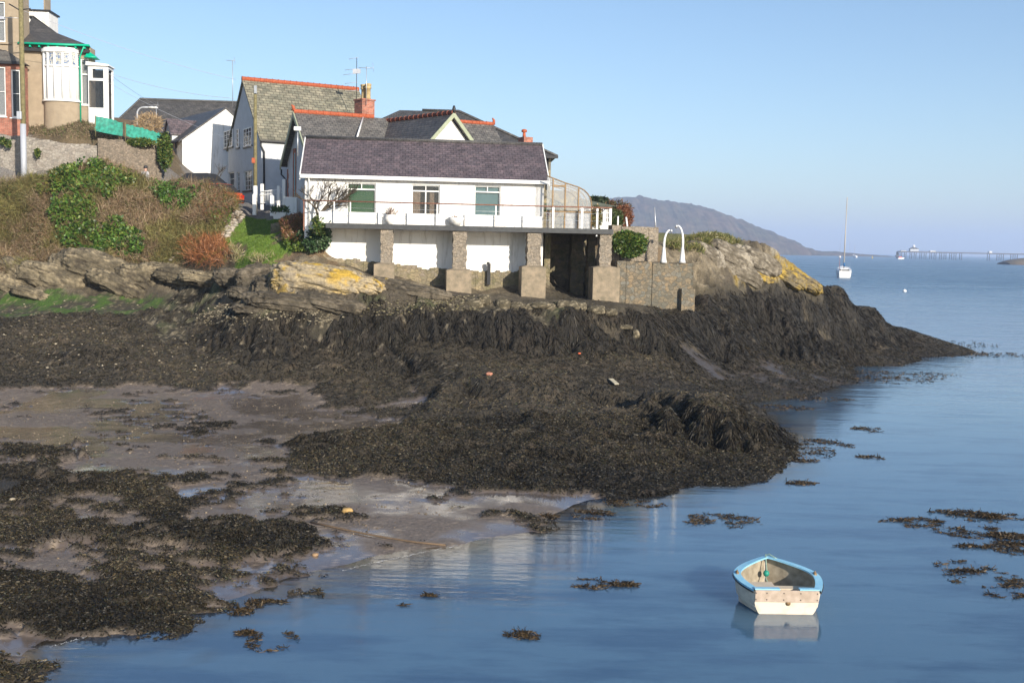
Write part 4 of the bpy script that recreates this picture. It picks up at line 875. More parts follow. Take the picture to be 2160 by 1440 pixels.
# --- tall gable house with mossy roof
GW = 8.6; P = PY(551, 420, 66); FB = Frame(P[0], P[1], 8.6, 28)
BB = Bld('gable_house', 'tall white two-storey gable house in shade with mossy stone-slate roof and red ridge', 'house', FB, 8.4)
zeB = FB.hit(551, 296)[1]; zaB = FB.hit(508, 172, GW/2)[1]; LB = FB.hit(751, 190, GW/2)[0]
def side(u0, v0, u1, v1):    # rectangle on the gable (plane s=0): d range, z range
    a = FB.hitside(u0, v1); b = FB.hitside(u1, v0); return b[0], a[0], a[1], b[1]
gw = [side(474, 272, 492, 314), side(500, 272, 505, 312), side(515, 267, 532, 311), side(482, 362, 494, 420), side(499, 362, 505, 402), side(514, 358, 532, 403)]
m = MB(); wall_holes(m, 0, GW, 7.5, zeB, 0, .25, gw[3:]); m.v = [(y, x, z) for x, y, z in m.v]; m.f = [tuple(reversed(f_)) for f_ in m.f]
m.box(.25, LB, 0, .25, 7.5, zeB); m.box(.25, LB, GW-.25, GW, 7.5, zeB); m.prismx([(0, zeB), (GW, zeB), (GW/2, zaB-.05)], 0, .25); m.prismx([(0, zeB), (GW, zeB), (GW/2, zaB-.05)], LB-.25, LB)
BB.part('wall', m, M['greywhite'])
for i, (a_, b_, c_z, d_z) in enumerate(gw):
    fr = MB(); w_ = .06; up_ = i < 3; y0, y1 = (-.07, -.02) if up_ else (.08, .14)
    fr.box(a_, a_+w_, y0, y1, c_z, d_z); fr.box(b_-w_, b_, y0, y1, c_z, d_z); fr.box(a_+w_, b_-w_, y0, y1, c_z, c_z+w_); fr.box(a_+w_, b_-w_, y0, y1, d_z-w_, d_z)
    nc = 3 if i in (0, 2, 5) else 1
    for k_ in range(1, nc): x = a_+(b_-a_)*k_/nc; fr.box(x-.03, x+.03, y0+.01, y1-.01, c_z+w_, d_z-w_)
    for k_ in range(1, 4): z = c_z+(d_z-c_z)*k_/4; fr.box(a_+w_, b_-w_, y0+.015, y1-.015, z-.015, z+.015)
    fr.v = [(y, x, z) for x, y, z in fr.v]; fr.f = [tuple(reversed(f_)) for f_ in fr.f]
    wn = BB.part('door' if i == 3 else 'window', fr, M['whitepaint'])
    g_ = MB(); g_.box(*((-.035, -.025) if up_ else (.10, .115)), a_+.01, b_-.01, c_z, d_z); BB.part('pane', g_, M['glass'], wn)
    g_ = MB(); g_.box(*((-.018, -.003) if up_ else (.2, .22)), a_, b_, c_z, d_z); BB.part('dark_backing', g_, M['roomshade'], wn)  # dark sheet, room shade put into its colour
    g_ = MB(); g_.box(-.08, .05, a_-.1, b_+.1, c_z-.1, c_z-.003); BB.part('sill', g_, M['black'], wn)
m = MB(); k2 = (zaB-zeB)/(GW/2); ov = .12
m.slab([(-ov, -ov, zeB-k2*ov+.15), (LB+.2, -ov, zeB-k2*ov+.15), (LB+.2, GW/2, zaB+.15), (-ov, GW/2, zaB+.15)], .14)
m.slab([(-ov, GW/2, zaB+.15), (LB+.2, GW/2, zaB+.15), (LB+.2, GW+ov, zeB-k2*ov+.15), (-ov, GW+ov, zeB-k2*ov+.15)], .14)
BB.part('roof', m, M['moss_slate'])
m = ridge_run(FB.W(-ov, GW/2, zaB+.18), FB.W(LB+.2, GW/2, zaB+.18), .15, 20); BB.world('ridge_tiles', m, M['terracotta'])
m = MB(); m.tube([(-.05, -.1, zeB-.1), (-.05, -.1, zeB-.35), (.15, -.1, zeB-.7), (.15, -.1, 8.4)], .06, 8); m.box(-.1, LB, -.24, -.14, zeB-.08, zeB+.02); BB.part('downpipe', m, M['black'])
for dx, dz_ in ((0, .18), (0, -.18), (.22, 0), (-.22, 0)):
    m = MB(); q_ = FB.hitside(505, 207); m.box(-.02, -.001, q_[0]+dx-.05, q_[0]+dx+.05, q_[1]+dz_-.05, q_[1]+dz_+.05); BB.part('gable_vent', m, M['black'])
# roof skylight-like gablet
P = FB.hit(668, 228, 1.3)

# --- white house with the sunlit gable and dormer
P = PY(385, 376, 74); FW = Frame(P[0], P[1], 8.8, 36)
WB = Bld('dormer_house', 'white house with bright sunlit gable end, dark slate roof and a small wall dormer', 'house', FW, 8.6)
zeW = FW.hit(385, 295)[1]; half = 4.2; zaW = FW.hit(476, 230)[1]; half = FW.hit(476, 230)[0]; DL = 11
m = MB(); m.box(0, 2*half, 0, DL, 8, zeW); m.prism([(0, zeW), (2*half, zeW), (half, zaW)], 0, DL); WB.part('wall', m, M['white'])
m = MB(); kW = (zaW-zeW)/half; ov = .2
m.slab([(-ov, -.06, zeW-kW*ov+.12), (half, -.06, zaW+.12), (half, DL+.2, zaW+.12), (-ov, DL+.2, zeW-kW*ov+.12)], .12)
m.slab([(half, -.06, zaW+.12), (2*half+ov, -.06, zeW-kW*ov+.12), (2*half+ov, DL+.2, zeW-kW*ov+.12), (half, DL+.2, zaW+.12)], .12)
WB.part('roof', m, M['dark_slate'])
dd_ = FW.hitside(357, 300)[0]; z_t = FW.hitside(357, 283)[1]; z_b = FW.hitside(357, 328)[1]
m = MB(); m.box(-.05, 1.6, dd_-.75, dd_+.75, zeW-.3, z_t+.1); m.prismx([(dd_-.75, z_t+.1), (dd_+.75, z_t+.1), (dd_, z_t+.95)], -.05, 1.9); dm = WB.part('dormer', m, M['greywhite'])
m = MB(); 
for sg in (-1, 1): m.slab([(-.2, dd_+sg*.9, z_t-.02), (2.2, dd_+sg*.9, z_t-.02), (2.2, dd_, z_t+1.08), (-.2, dd_, z_t+1.08)][::sg], .08)
WB.part('dormer_roof', m, M['purple'], dm)
m = MB(); m.box(-.10, -.052, dd_-.4, dd_+.4, z_b, z_t); fr = WB.part('window', m, M['black'])
m = MB(); m.box(-.13, -.103, dd_-.3, dd_+.3, z_b+.1, (z_b+z_t)/2-.05); m.box(-.13, -.103, dd_-.3, dd_+.3, (z_b+z_t)/2+.05, z_t-.1); WB.part('sash', m, M['whitepaint'], fr)
m = MB(); m.box(-.14, -.133, dd_-.24, dd_+.24, z_b+.16, (z_b+z_t)/2-.11); m.box(-.14, -.133, dd_-.24, dd_+.24, (z_b+z_t)/2+.11, z_t-.16); WB.part('pane', m, M['roomshade'], fr)
d3 = FW.hitside(374, 330)[0]; m = MB(); m.tube([(-.1, d3, zeW-.1), (-.1, d3, 8.6)], .06, 8); m.box(-.28, -.2, -.05, DL, zeW-.18, zeW-.08); WB.part('downpipe', m, M['black'])
# --- long dark roof behind
P = PY(232, 262, 90); FD = Frame(P[0], P[1], 10, 6)
DB = Bld('long_roofed_house', 'long house far up the lane showing only its dark hipped slate roof', 'house', FD, 9.2)
zr2 = FD.hit(296, 210, 5)[1]; ze2 = zr2-5.2; sR = FD.hit(296, 210, 5)[0]
m = MB(); m.box(-1.5, 22, 0, 10, 9, ze2); DB.part('wall', m, M['greywhite'])
m = MB(); V = [(-2, -.4, ze2), (22.4, -.4, ze2), (22.4, 10.4, ze2), (-2, 10.4, ze2), (sR, 5, zr2), (21, 5, zr2)]
m.add(V, [(0, 1, 5, 4), (1, 2, 5), (2, 3, 4, 5), (3, 0, 4), (3, 2, 1, 0)]); DB.part('roof', m, M['dark_slate'])
m = MB(); m.tube([(-2, -.4, ze2+.1), (sR, 5, zr2+.05), (21, 5, zr2+.05)], .1, 6); DB.part('ridge_tiles', m, M['dark_slate'])
# --- bay-window house, upper left
P = PY(57, 245, 68.6); FL = Frame(P[0], P[1], 14.0, 5); zb0 = 13.2
LH = Bld('bow_window_house', 'brown pebbledash house with white bow window and bright green gutter above the garden wall', 'house', FL, zb0)
zg = FL.hit(120, 96)[1]; sR = FL.hit(189, 100)[0]
bo = FL.rect(93, 113, 168, 212); w2 = FL.rect(171, 124, 187, 221)
m = MB(); wall_holes(m, -.3, sR+.05, zb0, zg-.05, 0, .25, [bo, w2]); m.box(sR-.2, sR+.05, .25, 1.0, zb0, zg-.05); LH.part('wall', m, M['pebble'])
pk = FL.hit(62, 33, 3.2); md = FL.hit(120, 70, 1.5); ec = FL.hit(188, 96, -.35)
m = MB(); za = zg
V = [(-.6, -.4, za), (ec[0], -.4, za), (md[0], 1.5, md[1]), (pk[0], 3.2, pk[1]), (-.6, 3.2, pk[1]), (ec[0]-1.2, 4, za), (-.6, 1.5, md[1]), (md[0]-.8, 4, md[1]), (pk[0]-.3, 4, pk[1])]
m.add(V, [(0, 1, 2, 6), (6, 2, 3, 4), (1, 5, 7, 2), (2, 7, 8, 3)]); m.add([(-.6, -.4, za-.02), (ec[0], -.4, za-.02), (ec[0]-1.2, 4, za-.02), (-.6, 4, za-.02)], [(3, 2, 1, 0)])
LH.part('roof', m, M['dark_slate'])
m = MB(); m.tube([(-.3, -.48, za-.02), (ec[0]+.05, -.48, za-.02), (ec[0]-.2, .5, za-.02)], .075, 8)
for i in range(8): x = -.15+i*(ec[0]/7.2); m.box(x-.05, x+.05, -.44, -.05, za-.22, za-.10)
LH.part('gutter', m, M['teal'])
m = MB(); m.box(-.25, ec[0]-.05, -.3, -.003, za-.45, za-.23); LH.part('soffit', m, M['black'])
dp = FL.hit(169, 150, -.1)[0]; m = MB(); m.tube([(ec[0]-.3, -.45, za-.1), (dp, -.12, za-.7), (dp, -.12, zb0+.3)], .045, 8); LH.part('downpipe', m, M['teal'])
m = MB(); q_ = FL.rect(60, 25, 103, 64, 3.4); m.box(q_[0], q_[1], 3.4, 5.2, q_[2]-1, q_[3]); dmr = LH.part('flat_dormer', m, M['white'])
m = MB(); m.box(q_[0]-.08, q_[1]+.1, 3.3, 5.3, q_[3], q_[3]+.1); LH.part('dormer_roof', m, M['black'], dmr)
# bow window
a_, b_, c_z, d_z = bo; mid = (a_+b_)/2; hw_ = (b_-a_)/2; N = 7
def bowpt(t, ex=0.0): th = math.pi*(1-t); return (mid+(hw_+ex)*math.cos(th), -(.75+ex)*math.sin(th)**.8+.12)
def bowring(m, z0, z1, ex, n=24, e2=-.35):
    G = []
    for i in range(n+1):
        p = bowpt(i/n, ex); q = bowpt(i/n, ex+e2); G.append([(p[0], p[1], z0), (p[0], p[1], z1), (q[0], q[1], z1), (q[0], q[1], z0)])
    m.grid(G, smooth=False, closed=True)
m = MB(); bowring(m, d_z-.03, d_z+.15, .12, e2=-.9); bowring(m, d_z+.15, d_z+.25, .02, e2=-.8); bowring(m, c_z-.08, c_z+.0, .1, e2=-.3)
zl = FL.hit(130, 138, -.6)[1]; bowring(m, c_z, c_z+.08, .03, e2=-.09); bowring(m, zl-.05, zl+.05, .03, e2=-.09); bowring(m, d_z-.10, d_z-.03, .03, e2=-.09)
for i in range(N+1):
    p = bowpt(i/N, -.01); m.tube([(p[0], p[1], c_z), (p[0], p[1], d_z)], .075 if i not in (0, N) else .09, 6)
bw = LH.part('bow_window', m, M['whitepaint'])
m = MB(); bowring(m, c_z+.08, zl-.05, -.06, e2=-.02); LH.part('net_curtain', m, M['curtain'], bw)
m = MB(); bowring(m, zl+.05, d_z-.10, -.04, e2=-.02); LH.part('leaded_lights', m, M['leaded'], bw)
m = MB(); bowring(m, zb0, c_z-.08, .0, e2=-.5); LH.part('bow_base', m, M['pebble'])
LH.window(*w2, cols=1, back='curtain', lights=w2[2]+(w2[3]-w2[2])*.66, fw=.07)
# green canopy and white glazed porch
cz = FL.hit(195, 122, -.3)
m = MB(); s0_, s1_ = FL.hit(184, 120)[0], FL.hit(206, 120)[0]; m.hexa([(s0_, -.5, cz[1]), (s1_, -.5, cz[1]), (s1_, .6, cz[1]), (s0_, .6, cz[1])], [(s0_, -.1, cz[1]+.35), (s0_+.25, -.1, cz[1]+.35), (s0_+.25, .5, cz[1]+.35), (s0_, .5, cz[1]+.35)]); m.tube([(s0_-.05, -.52, cz[1]), (s1_+.05, -.52, cz[1])], .06, 6); LH.part('canopy', m, M['teal'])
PA = Bld('glazed_porch', 'white framed glass porch at the right end of the pebbledash house', 'porch', FL, 13.0)
q_ = FL.rect(187, 140, 228, 250, -.2); s0_, s1_, z0_, z1_ = q_; z0_ = 12.6
panes = [FL.rect(195, 146, 218, 165, -.2), FL.rect(188, 171, 218, 227, -.2)]
m = MB(); wall_holes(m, s0_, s1_, z0_, z1_, -.2, -.1, panes)
m.box(s1_-.12, s1_, -.1, 1, z0_, z0_+1.2); m.box(s1_-.12, s1_, -.1, 1, z1_-.15, z1_); m.box(s1_-.12, s1_, .9, 1, z0_+1.2, z1_-.15); PA.part('frame', m, M['whitepaint'])
m = MB(); m.hexa([(s0_-.1, -.35, z1_+.002), (s1_+.1, -.35, z1_+.002), (s1_+.1, 1.05, z1_+.002), (s0_-.1, 1.05, z1_+.002)], [(s0_-.1, -.3, z1_+.25), (s1_+.05, -.3, z1_+.10), (s1_+.05, 1.05, z1_+.10), (s0_-.1, 1.05, z1_+.25)]); PA.part('roof', m, M['whitepaint'])
for p_ in panes: m = MB(); m.box(p_[0], p_[1], -.16, -.15, p_[2], p_[3]); PA.part('pane', m, M['glass'])
m = MB(); m.box(s0_+.05, s1_-.15, .93, .98, z0_, z1_-.1); PA.part('inner_wall', m, M['roomshade'])  # back of the porch, its indoor shade painted dark
m = MB(); m.box(s0_+.05, s0_+.5, .1, .6, z0_+.3, z0_+2.0); PA.part('cupboard', m, M['blueblind'])

# --- red-brick bay house at the very left
FQ = Frame(*PY(47, 285, 68.2)[:2], 12.5, 5)
QH = Bld('brick_bay_house', 'tall pebbledash house with red brick ground-floor bay at the left edge', 'house', FQ, 12.6)
uw = FQ.rect(-30, 3, 10, 88); zt = FQ.hit(20, -160)[1]
m = MB(); wall_holes(m, -7, 0, 12.4, zt, 0, .3, [uw]); m.box(-.3, 0, .3, 1.6, 12.4, zt); QH.part('wall', m, M['pebble'])
m = MB(); bx = FQ.rect(48, -60, 93, 70, 5.8); m.box(-.5, bx[1], 5.8, 7, 13, bx[3]+1); QH.part('wall', m, M['pebble'])
QH.window(*uw, cols=1, rows=2, back='curtain', fw=.09)
m = MB(); zz = FQ.hit(-10, 89)[1]; m.box(uw[0]-.2, uw[1]+.35, -.14, -.002, zz-.12, zz); QH.part('string_course', m, M['pebble'])
bz0, bz1 = 12.3, FQ.hit(30, 136, -1)[1]
bwn = [FQ.rect(-20, 141, 11, 245, -1), FQ.rect(24, 147, 42, 248, -1)]
eR = FQ.hit(47, 200, -1)[0]
m = MB(); wall_holes(m, -4, eR, bz0, bz1, -1, -.75, bwn); m.box(eR-.2, eR, -.75, 0, bz0, bz1); br_ = QH.part('brick_bay', m, M['brick'])
for q_ in bwn: QH.window(*q_, d0=-1, cols=1, rows=2, back='roomshade' if q_[0] > -.8 else 'curtain', frame='whitepaint', fw=.09)
zl = FQ.hit(10, 106, 0)[1]
m = MB(); m.hexa([(-4.3, -1.25, bz1+.05), (eR+.2, -1.25, bz1+.05), (eR+.2, -.003, bz1+.05), (-4.3, -.003, bz1+.05)], [(-4.3, -1.25, bz1+.12), (eR+.2, -1.25, bz1+.12), (-.9, -.003, zl), (-4.3, -.003, zl)]); QH.part('bay_roof', m, M['grey_slate'], br_)
m = MB(); m.box(-4.3, eR+.22, -1.3, -1.253, bz1-.02, bz1+.14); QH.part('gutter', m, M['black'], br_)

# --- garden walls
def ragwall(name, label, pts_, y0, th, zbot, mat, seg=6, amp=.05, cope=None, kind=None):
    """wall whose ragged top runs through photo points (u,v,Y)"""
    W_ = [PY(u, v, Y) for u, v, Y in pts_]; base = W_[0].copy(); m = MB(); last = None
    for (A_1, B_1) in zip(W_[:-1], W_[1:]):
        dx = B_1-A_1; hl = math.hypot(dx[0], dx[1]); n = max(1, int(hl/.4)); nrm = np.array([-dx[1], dx[0], 0])/hl
        for i in range(n):
            p = A_1+dx*i/n; q = A_1+dx*(i+1)/n; z = (p[2]+q[2])/2+random.uniform(-amp, amp); o_ = nrm*random.uniform(-.03, .03)
            zb = zbot if not callable(zbot) else zbot(p)
            b4 = [p+o_, q+o_, q+nrm*th, p+nrm*th]
            m.hexa([(t[0], t[1], zb) for t in b4], [(t[0], t[1], z) for t in b4])
    o = m.build(name, mat, loc=(base[0], base[1], base[2]-1)); return tag(o, label, 'wall')
ragwall('garden_wall', 'pale coursed stone retaining wall below the red brick bay', [(-120, 276, 66), (0, 283, 66), (60, 291, 66), (120, 300, 66.1), (205, 306, 66.4)], 0, .9, 8.5, M['walllight'])
ragwall('garden_wall', 'brown overgrown stone wall carrying the green netting', [(206, 292, 66.2), (260, 296, 66.6), (330, 306, 67.4), (340, 318, 67.6)], 0, .6, 8.2, M['wallbrown'])
ragwall('quay_wall', 'old rubble quay wall with ochre stains below the two white davits', [(1303, 549, 51.2), (1360, 553, 51.6), (1462, 556, 52.4), (1464, 558, 56)], 0, 3.0, 3.2, M['quaystone'], amp=.04)
ragwall('quay_buttress', 'lower dark stone buttress at the right foot of the quay wall', [(1438, 610, 51.9), (1466, 606, 52.1)], 0, .8, 3.0, M['quaystone'])
ragwall('upper_quay_wall', 'weathered grey wall rising behind the hedge at the end of the terrace', [(1292, 476, 52.6), (1330, 479, 52.8), (1388, 481, 53.2), (1389, 486, 56)], 0, .7, 4.6, M['rubble_grey'])
ragwall('curved_garden_wall', 'short curved stone wall beside the lawn below the white trough', [(585, 462, 58), (572, 478, 57), (571, 500, 55.5), (577, 518, 54), (592, 530, 53), (606, 531, 52.6)], 0, .45, 5.0, M['rubble_tan'], amp=.1)
# white trough
P = PY(577, 462, 58.2); m = MB(); m.box(-.1, .65, -.05, .4, -.55, -.08) if False else m.hexa([(0, 0, 0), (.62, 0, 0), (.62, .4, 0), (0, .4, 0)], [(-.06, -.05, .38), (.68, -.05, .38), (.68, .45, .38), (-.06, .45, .38)])
tr = m.build('planter_trough', M['white'], bevel=.02); tr.location = P; tag(tr, 'white trough of green plants standing on the curved stone wall', 'planter')
n = 260; Pq = np.c_[rng.uniform(-.15, .75, n), rng.uniform(-.1, .5, n), rng.uniform(.36, .62, n)]
blades('plants', Pq, unit(rng.normal(size=(n, 3))+np.array([0, 0, .6])), np.full(n, .18), np.full(n, .06), colmix(n, [(.06, .12, .03), (.09, .17, .035), (.14, .12, .04)]), M['leaf'], .4, tr)

# --- poles, lamps, aerials, wires
def pole(name, label, cat, u, v0, v1, Y, r0=.13, r1=.10, mat='wood_pole', zb=None, foot=None):
    a = PY(u, v1, Y); b_ = PY(u, v0, Y); zt = b_[2]; zb = zb if zb is not None else hz1(a[0], a[1])-.3
    t = thing(name, label, cat, (a[0], a[1], zb)); m = MB(); m.tube([(0, 0, 0), (0, 0, zt-zb)], [r0, r1], 12); m.build('pole', M[mat], t); return t, a, zt, zb
tp, a0, zt0, zb0_ = pole('telegraph_pole', 'thick weathered telegraph pole with grey lower sleeve at the left edge', 'pole', 52, -60, 412, 64, .15, .13)
m = MB(); zs = PY(52, 262, 64)[2]; m.tube([(0.0, -.03, 0), (0, -.03, zs-zb0_)], .17, 14); m.build('grey_sleeve', M['greymetal'], tp)
m = MB(); z_ = PY(50, 245, 64)[2]-zb0_; m.box(-.25, .02, -.32, -.16, z_-.22, z_+.24); m.build('junction_box', M['greymetal'], tp, bevel=.03)
m = MB(); z_ = PY(50, 39, 64)[2]-zb0_; m.tube([(-.1, 0, z_), (-.9, -.1, z_)], .02, 6); m.build('lamp_arm', M['lightmetal'], tp)
m = MB(); m.hexa([(-2.2, -.25, z_-.16), (-.9, -.22, z_-.12), (-.9, .05, z_-.12), (-2.2, .1, z_-.16)], [(-2.1, -.15, z_+.1), (-.95, -.15, z_+.06), (-.95, .0, z_+.06), (-2.1, .0, z_+.1)]); m.build('lantern', M['greymetal'], tp, bevel=.03)
m = MB(); z_ = PY(50, 22, 64)[2]-zb0_; m.tube([(-.15, 0, z_), (.55, 0, z_+.1)], .035, 6); m.tube([(-.6, -.2, z_+.3), (.1, 0, z_-.1)], .04, 6); m.build('cable_bracket', M['black'], tp)
tp2, a1, zt1, zb1 = pole('telegraph_pole', 'slim mossy telegraph pole at the bend of the lane in front of the gable house', 'pole', 538.5, 180, 436, 62.5, .12, .09)
m = MB(); z_ = PY(538, 185, 62.5)[2]-zb1; m.box(-.03, .12, -.17, -.08, z_-.35, z_+.1); m.build('cable_box', M['lightmetal'], tp2)
m = MB(); z_ = PY(534, 339, 62.5)[2]-zb1; m.box(-.17, .03, -.16, -.12, z_-.15, z_+.15); m.build('notice_plate', M['terracotta'], tp2)
m = MB(); z_ = PY(534, 392, 62.5)[2]-zb1; m.tube([(0, 0, z_), (0, 0, z_-.9)], .125, 12); m.build('white_band', M['whitepaint'], tp2)
a = PY(290, 290, 72); z0_ = a[2]-1.5; t = thing('street_lamp', 'curved grey street lamp standing behind the green netting', 'street lamp', (a[0], a[1], z0_))
top = PY(291, 240, 72)[2]-z0_; m = MB(); m.tube([(0, 0, 0), (0, 0, top)]+[(.42-.42*math.cos(q_), 0, top+.42*math.sin(q_)) for q_ in np.linspace(.2, 1.5, 7)]+[(.75, 0, top+.43)], .055, 10); m.build('pole', M['greymetal'], t)
m = MB(); m.lathe([(.02, 0), (.09, .1), (.12, .3), (.11, .55), (.06, .66), (.02, .68)], (0, 0, 0), 12); m.v = [(z+.7, y, x*.6+top+.42) for x, y, z in m.v]; m.build('lantern', M['whitepaint'], t)
def aerial(label, u, v0, v1, Y, kind):
    a = PY(u, v1, Y); zt = PY(u, v0, Y)[2]-a[2]; m = MB(); m.tube([(0, 0, -.4), (0, 0, zt)], .022, 6)
    t = thing('aerial_mast', label, 'aerial', a)
    m.build('mast', M['lightmetal'] if kind != 2 else M['black'], t); m = MB()
    if kind == 2:
        for dz_, w_ in ((-.05, .5), (-.75, .75), (-1.05, .85), (-1.6, .75), (-2.1, .7)):
            m.tube([(-w_, 0, zt+dz_-.05), (.1, 0, zt+dz_+.06)], .014, 5)
            for i in range(3): m.tube([(-w_+i*.2, -.2, zt+dz_-.05+i*.03), (-w_+i*.2, .2, zt+dz_-.05+i*.03)], .008, 4)
        m.box(-.25, .25, -.03, .03, zt-1.0, zt-.72)
    else:
        m.tube([(-.45, 0, zt), (.15, 0, zt)], .014, 5)
        for i in range(6): m.tube([(-.4+i*.1, -.2, zt), (-.4+i*.1, .2, zt)], .008, 4)
        m.tube([(.12, 0, zt+.25), (.16, 0, zt-.25)], .01, 4)
    m.build('antenna_elements', M['lightmetal'] if kind != 2 else M['greymetal'], t)
aerial('tall thin television aerial behind the apex of the gable house', 491, 128, 214, 76, 1)
aerial('tall dark aerial mast with several arms and white plate behind the brick chimney', 752, 122, 200, 70, 2)
aerial('short television aerial on the long dark roof beside the street lamp', 330, 222, 262, 88, 1)
def wire(label, A_1, B_1, sag, r=.012):
    A_1, B_1 = np.array(A_1), np.array(B_1); m = MB(); p_ = [A_1+(B_1-A_1)*t-np.array([0, 0, sag*4*t*(1-t)])-A_1 for t in np.linspace(0, 1, 24)]
    m.tube(p_, r, 4); o = m.build('overhead_wire', M['greymetal']); o.location = A_1; tag(o, label, 'wire')
wire('highest overhead wire falling from the left pole towards the gable house', PY(52, 24, 64), PY(497, 168, 70), .3)
wire('overhead wire from the porch corner to the gable house wall', PY(230, 155, 68), PY(495, 208, 68), .25)
wire('steep overhead wire from the porch down to the long dark roof', PY(230, 156, 68), PY(330, 222, 86), .1)
wire('lower overhead wire crossing the sunlit gable', PY(230, 175, 68), PY(540, 312, 62.5), .3, .009)
wire('short wire from the left pole to the white flat dormer', PY(56, 8, 64), PY(120, 70, 70), .1, .009)

# --- green netting on the wall
t = thing('green_netting', 'bright green plastic netting stretched along the top of the brown wall', 'netting', PY(200, 276, 66.3))
lo = np.array(t.location)
for q_ in ([(200, 246, 276, 66.3), (232, 251, 283, 66.5), (262, 261, 288, 66.7)], [(266, 262, 287, 66.8), (300, 270, 298, 67.2), (336, 281, 303, 67.6), (346, 300, 310, 67.9)]):
    m = MB(); G = []
    for (u, va, vb, Y), (u2, va2, vb2, Y2) in zip(q_[:-1], q_[1:]):
        for i in range(8):
            f_ = i/8; U, A1, B1, YY = u+(u2-u)*f_, va+(va2-va)*f_+random.uniform(-1.5, 1.5), vb+(vb2-vb)*f_, Y+(Y2-Y)*f_
            col_ = []
            for j in range(6):
                p = PY(U, A1+(B1-A1)*j/5, YY+.06*math.sin(i*1.7+j*1.1)); col_.append(tuple(p-lo))
            G.append(col_)
    m.grid(G); back = [[(x+.012, y+.025, z) for x, y, z in c__] for c__ in G]; m.grid([c__[::-1] for c__ in back]); m.build('net_panel', M['net'], t)
for u, va, vb, Y in ((201, 244, 278, 66.3), (264, 258, 290, 66.7), (343, 283, 310, 67.7)):
    m = MB(); p, q2 = PY(u, va, Y)-lo, PY(u, vb, Y)-lo; m.tube([p, (p[0], p[1], q2[2]-.3)], .03, 6); m.build('stake', M['wood_pole'], t)
# --- white iron fence, bollards, low white wall in the lane
P = PY(545, 435, 62); t = thing('white_fence', 'white iron railing panel with curved ends beside the lane', 'fence', P)
lo = np.array(P)
def rel(u, v, Y): return tuple(PY(u, v, Y)-lo)
m = MB(); m.tube([rel(551, 404, 62), rel(596, 399, 62.4)], .03, 6); m.tube([rel(547, 412, 62), rel(596, 406, 62.4)], .025, 6); m.tube([rel(549, 429, 62), rel(598, 423, 62.4)], .03, 6)
for i in range(15):
    u = 551+i*3.2; m.tube([rel(u, 403, 62.1), rel(u, 429, 62.1)], .012, 4)
m.build('railing_panel', M['whitepaint'], t)
for u, v0, v1 in ((553, 388, 432), (588, 392, 436), (599, 378, 436)):
    p, q2 = rel(u, v0, 62.2), rel(u, v1, 62.2); m = MB(); m.box(p[0]-.09, p[0]+.09, p[1]-.09, p[1]+.09, q2[2]-.3, p[2]); m.build('post', M['whitepaint'], t, bevel=.02)
for u, v0, v1, lb in ((537, 411, 439, 'white painted post at the foot of the slim telegraph pole'), (574, 414, 441, 'white painted post standing alone in the shaded lane')):
    p = PY(u, v1, 61.4); zt = PY(u, v0, 61.4)[2]-p[2]; m = MB(); m.box(-.1, .1, -.1, .1, -.4, zt); m.hexa([(-.1, -.1, zt), (.1, -.1, zt), (.1, .1, zt), (-.1, .1, zt)], [(-.03, -.03, zt+.08), (.03, -.03, zt+.08), (.03, .03, zt+.08), (-.03, .03, zt+.08)]); o = m.build('bollard', M['whitepaint'], bevel=.01); o.location = p; tag(o, lb, 'bollard')
p = PY(597, 441, 60.5); q2 = PY(626, 416, 60.5); m = MB(); m.box(0, q2[0]-p[0], 0, .3, -.6, q2[2]-p[2]); o = m.build('low_wall', M['white'], bevel=.02); o.location = p; tag(o, 'short sunlit pinkish-white wall stub left of the white house', 'wall')

# --- davits, fence posts, bits on the quay
def davit(label, u, vb, vt, Y, hx):
    b_ = PY(u, vb, Y); top = PY(u, vt, Y)[2]-b_[2]; t = thing('davit', label, 'davit', b_)
    m = MB(); m.lathe([(.30, -.05), (.22, .1), (.13, .55), (.09, .75)], (0, 0, 0), 12); m.v = [(x*.6, y*.6, z) for x, y, z in m.v]; m.build('base', M['whitepaint'], t)
    m = MB(); r = abs(hx); sg = 1 if hx > 0 else -1
    pth = [(0, 0, .5), (0, 0, top*.55)]+[(sg*(r-r*math.cos(q_)), 0, top*.55+(top*.45)*math.sin(q_)) for q_ in np.linspace(.15, 1.55, 9)]
    m.tube(pth, [.06]*2+list(np.linspace(.058, .035, 9)), 10); m.build('arm', M['whitepaint'], t)
    m = MB(); e = pth[-1]; m.lathe([(.02, -.1), (.07, -.06), (.07, .04), (.02, .08)], (e[0]+sg*.06, 0, e[2]-.03), 8); m.build('sheave', M['lightmetal'], t)
davit('shorter left white davit on the quay, its hook bending right', 1399.5, 552, 485, 51.9, .27)
davit('taller right white davit on the quay, its hook bending left', 1439, 552, 476, 52.2, -.29)
for u, v0, v1, Y, r, dx, lb, mt_ in ((1379, 437, 481, 53.6, .035, .12, 'thin leaning metal post on the end of the upper quay wall', 'lightmetal'), (1303, 456, 478, 54, .04, 0, 'short white fence post just right of the terrace', 'whitepaint'), (1320, 458, 480, 54, .045, .12, 'leaning white fence post beside the reddish shrub', 'whitepaint')):
    p = PY(u, v1, Y); h = PY(u, v0, Y)[2]-p[2]; m = MB(); m.tube([(dx*1.2, 0, -.4), (0, 0, h)], r, 8); o = m.build('post', M[mt_]); o.location = p; tag(o, lb, 'post')
P = FH.hit(1031, 583, -.3); m = MB(); m.box(-.08, .08, -.08, .08, -.4, .62); m.box(-.11, .03, -.09, .07, .55, .70); o = m.build('timber_stake', M['black']); o.location = FH.W(P[0], -.3, P[1]); tag(o, 'black tarred stake against the white wall between two pillars', 'stake')

